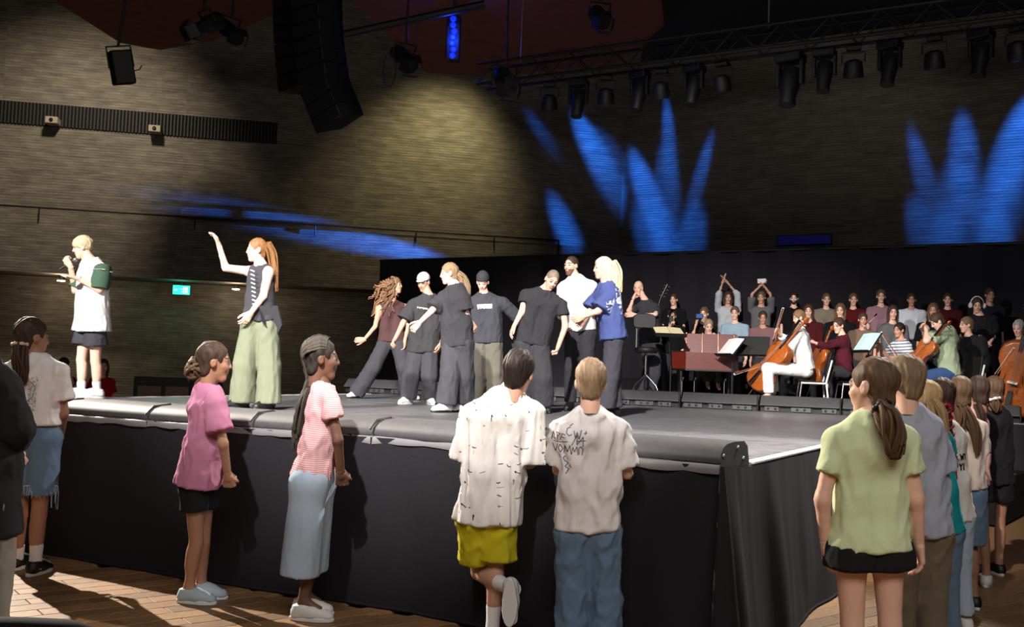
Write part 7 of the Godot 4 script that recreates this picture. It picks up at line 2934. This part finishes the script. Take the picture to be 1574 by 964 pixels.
	for q in [-1.0, 1.0]:
		s = Shape.new()
		s.lathe(frame(Vector3(q * 0.105, 0, 0), Vector3.UP, Vector3.RIGHT), [[0.03, -0.02], [0.045, -0.012], [0.045, 0.012], [0.03, 0.02]], 12)
		part("ear_cup", s, M.shoe_white, hp)
	var page := thing("sheet_music", "upright white page held by the person in black", "sheet music", at_depth(1507, 530, 15.22))
	s = Shape.new()
	s.box(Transform3D(Basis(Vector3.UP, 0.9), Vector3.ZERO), Vector3(0.10, 0.15, 0.003), 0.001)
	part("page", s, M.paper, page)
	# bass player
	seated({label = "grey-haired bass player in dark clothes behind the double bass", seat = [1572, 590], depth = 14.4, h = 1.75, face = -40.0, look = -50.0, nod = 10.0, skin = FAIR, hair_color = Color(0.30, 0.29, 0.28), cap = "short", man = true,
		j = {pv = [1576, 572], nk = [1570, 522], hd = [1566, 505], er = [1546, 535, 0.1], wr = [1552, 542, 0.3], kr = [1550, 590, 0.2], kl = [1580, 590, 0.2], ar = [1550, 630, 0.15], al = [1580, 630, 0.15]},
		top = {mat = M.black_jersey, called = "shirt", drop = 0.0, sleeve = 1.6}, bottom = {mat = M.black_jersey, reach = 1.9}, shoes = {upper = M.shoe_black, sole = M.shoe_black}})


func glasses(who: Array) -> void:
	var xf: Transform3D = who[2]
	var s := Shape.new()
	for q in [-1.0, 1.0]:
		var ring := []
		for k in 17:
			var a := TAU * k / 16.0
			ring.append(xf * Vector3(q * 0.13 + cos(a) * 0.095, 0.0 + sin(a) * 0.07, 0.37 - 0.05 * absf(q)))
		s.tube(ring, 0.003, 5)
		s.rod(xf * Vector3(q * 0.225, 0.01, 0.33), xf * Vector3(q * 0.315, 0.03, -0.02), 0.003, 5)
	s.rod(xf * Vector3(-0.035, 0.01, 0.37), xf * Vector3(0.035, 0.01, 0.37), 0.003, 5)
	part("glasses", s, M.shoe_black, who[0])


func choir():
	# risers carry the back row; px of the head centre, row depth t, clothing
	var riser := thing("choir_riser", "black riser under the back row of singers", "riser", st(1.2, 13.05, DECK))
	var s := Shape.new()
	s.box(frame(Vector3(0, 0.20, 0), ALONG, Vector3.UP), Vector3(5.0, 0.20, 0.42), 0.01)
	part("platform", s, M.black_matte, riser)
	var rows := [
		# back row
		{x = 1036, y = 461, t = 13.05, h = 1.72, c = "black", hair = DARK_HAIR, man = true, l = "singer in black dimly seen beyond the tripod stool"},
		{x = 1119, y = 458, t = 13.05, h = 1.70, c = "pale", hair = DARK_HAIR, up = [1114, 427], l = "singer in a pale T-shirt clapping with both arms overhead"},
		{x = 1170, y = 458, t = 13.05, h = 1.72, c = "grey", hair = BROWN_HAIR, up = [1171, 434], phone = true, l = "singer in grey holding a phone overhead with both hands"},
		{x = 1220, y = 459, t = 13.05, h = 1.80, c = "black", hair = BLACK_HAIR, man = true, beard = true, l = "dark-bearded man in black in the back row"},
		{x = 1270, y = 461, t = 13.05, h = 1.78, c = "beige", hair = BROWN_HAIR, man = true, l = "man in a beige sweater in the back row"},
		{x = 1312, y = 461, t = 13.05, h = 1.78, c = "maroon", hair = BROWN_HAIR, man = true, l = "man in a dark red shirt in the back row"},
		{x = 1354, y = 456, t = 13.05, h = 1.74, c = "rose", hair = BROWN_HAIR, l = "woman in a dusky pink blouse in the back row"},
		{x = 1401, y = 461, t = 13.05, h = 1.76, c = "white", hair = DARK_HAIR, man = true, l = "man in a crisp white shirt in the back row"},
		{x = 1457, y = 461, t = 13.05, h = 1.78, c = "wine", hair = DARK_HAIR, man = true, l = "man in a dark wine-coloured shirt in the back row"},
		{x = 1521, y = 454, t = 13.05, h = 1.84, c = "navy", hair = DARK_HAIR, man = true, l = "tall man in navy at the end of the back row"},
		# front row, nearer the players
		{x = 1033, y = 486, t = 12.3, h = 1.66, c = "black", hair = DARK_HAIR, hand = [1032, 497], l = "singer in black holding a phone up to the face"},
		{x = 1082, y = 483, t = 12.3, h = 1.68, c = "black", hair = BROWN_HAIR, man = true, camera = true, l = "singer in black filming with a small camera"},
		{x = 1130, y = 482, t = 12.3, h = 1.68, c = "sky", hair = BROWN_HAIR, man = true, l = "singer in a pale blue shirt beside the open music desk"},
		{x = 1173, y = 489, t = 12.3, h = 1.64, c = "rosewood", hair = DARK_HAIR, man = true, specs = true, l = "singer with glasses in a dusty rose polo shirt"},
		{x = 1243, y = 479, t = 12.3, h = 1.66, c = "wine", hair = DARK_HAIR, long = true, l = "woman in a dark red top behind the cellist in white"},
		{x = 1292, y = 478, t = 12.25, h = 1.66, c = "black", hair = BROWN_HAIR, long = true, l = "woman in black behind the cellist with glasses"},
		{x = 1326, y = 492, t = 11.95, h = 1.60, c = "taupe", hair = DARK_HAIR, l = "player in taupe beside the raised short bow"},
		{x = 1372, y = 481, t = 12.3, h = 1.66, c = "grey", hair = DARK_HAIR, long = true, l = "woman with long dark hair in grey behind the striped shirt"},
		{x = 1434, y = 478, t = 12.3, h = 1.68, c = "black", hair = BROWN_HAIR, long = true, l = "woman in black just behind the broad cellist"},
	]
	var dye := {"black": Color(0.06, 0.06, 0.065), "pale": Color(0.62, 0.64, 0.66), "grey": Color(0.34, 0.34, 0.35), "beige": Color(0.46, 0.42, 0.37), "maroon": Color(0.30, 0.07, 0.09), "rose": Color(0.52, 0.40, 0.44), "white": Color(0.76, 0.78, 0.82), "wine": Color(0.24, 0.07, 0.09), "navy": Color(0.10, 0.11, 0.17), "sky": Color(0.52, 0.60, 0.66), "rosewood": Color(0.46, 0.34, 0.34), "taupe": Color(0.40, 0.33, 0.28)}
	for q in rows:
		var head := at_row(q.x, q.y, q.t)
		var level: float = DECK + (0.40 if q.t > 12.6 else 0.0)
		var h: float = clampf((head.y - level) / 0.925, 1.45, 1.95)
		var base := Vector3(head.x, level, head.z)
		var o := {label = q.l, base = base, h = h, w = 0.85, arm_out = 0.008, face = -15.0 + 10.0 * sin(q.x), look = -18.0 + 12.0 * sin(q.x * 3.0), nod = 4.0, skin = FAIR if int(q.x) % 3 else MID, hair_color = q.hair, cap = "long" if q.get("long", false) or q.get("up") != null and not q.has("phone") else "short", man = q.get("man", false),
			top = {mat = cloth("choir_" + q.c, dye[q.c], 0.1), drop = 0.02, ease = 0.02, sleeve = 1.3 if int(q.x) % 2 else 0.8, called = "shirt"}, bottom = {mat = M.black_cotton, reach = 1.95}, shoes = {upper = M.shoe_black, sole = M.shoe_black}}
		if q.get("beard", false):
			o.beard = Color(0.02, 0.014, 0.01)
		var d0 := depth_of(base)
		if q.has("up"):
			var dx := 14.0
			o.j = {er = [q.x - dx, q.y - 6, 0.02], el = [q.x + dx, q.y - 6, 0.02], wr = [q.up[0] - 3, q.up[1] + 6, 0.06], wl = [q.up[0] + 3, q.up[1] + 6, 0.06]}
			o.hand_l = {kind = "open", palm = Vector3(-1, 0, 0)}
			o.hand_r = {kind = "open", palm = Vector3(1, 0, 0)}
		elif q.has("hand"):
			o.j = {er = [q.x - 12, q.y + 34, 0.1], wr = [q.hand[0] - 2, q.hand[1] + 4, 0.2]}
			o.hand_r = {kind = "grip"}
		elif q.has("camera"):
			o.j = {er = [q.x - 16, q.y + 30, 0.15], wr = [q.x - 10, q.y + 8, 0.28], el = [q.x + 12, q.y + 32, 0.15], wl = [q.x + 2, q.y + 10, 0.28]}
			o.hand_r = {kind = "grip"}
			o.hand_l = {kind = "grip"}
		var who := person(o)
		if q.has("phone"):
			var ph := thing("phone", "pale phone held overhead by the singer in grey", "phone", at_depth(q.up[0], q.up[1] - 2, d0 - 0.1))
			s = Shape.new()
			s.box(Transform3D(Basis(Vector3.BACK, 0.1), Vector3.ZERO), Vector3(0.075, 0.04, 0.005), 0.004)
			part("case", s, M.shoe_white, ph)
		if q.has("hand"):
			var ph := thing("phone", "dark phone held at the face of the singer in black", "phone", at_depth(q.hand[0], q.hand[1] - 5, d0 - 0.24))
			s = Shape.new()
			s.box(Transform3D(Basis(Vector3.BACK, 0.1), Vector3.ZERO), Vector3(0.036, 0.075, 0.005), 0.004)
			part("case", s, M.shoe_black, ph)
		if q.has("camera"):
			var ca := thing("camera_phone", "small camera with a bright blue screen held by the filming singer", "camera", at_depth(1075, 486, d0 - 0.36))
			s = Shape.new()
			s.box(Transform3D(Basis.IDENTITY, Vector3.ZERO), Vector3(0.065, 0.04, 0.012), 0.005)
			part("case", s, M.shoe_black, ca)
			s = Shape.new()
			s.box(Transform3D(Basis.IDENTITY, Vector3(0, 0, 0.0135)), Vector3(0.052, 0.032, 0.002))
			var scr := plain("camera_screen", Color(0.1, 0.2, 0.4), 0.3)
			scr.emission_enabled = true
			scr.emission = Color(0.25, 0.55, 1.0)
			scr.emission_energy_multiplier = 0.25
			part("screen", s, scr, ca)
		if q.get("specs", false):
			glasses(who)
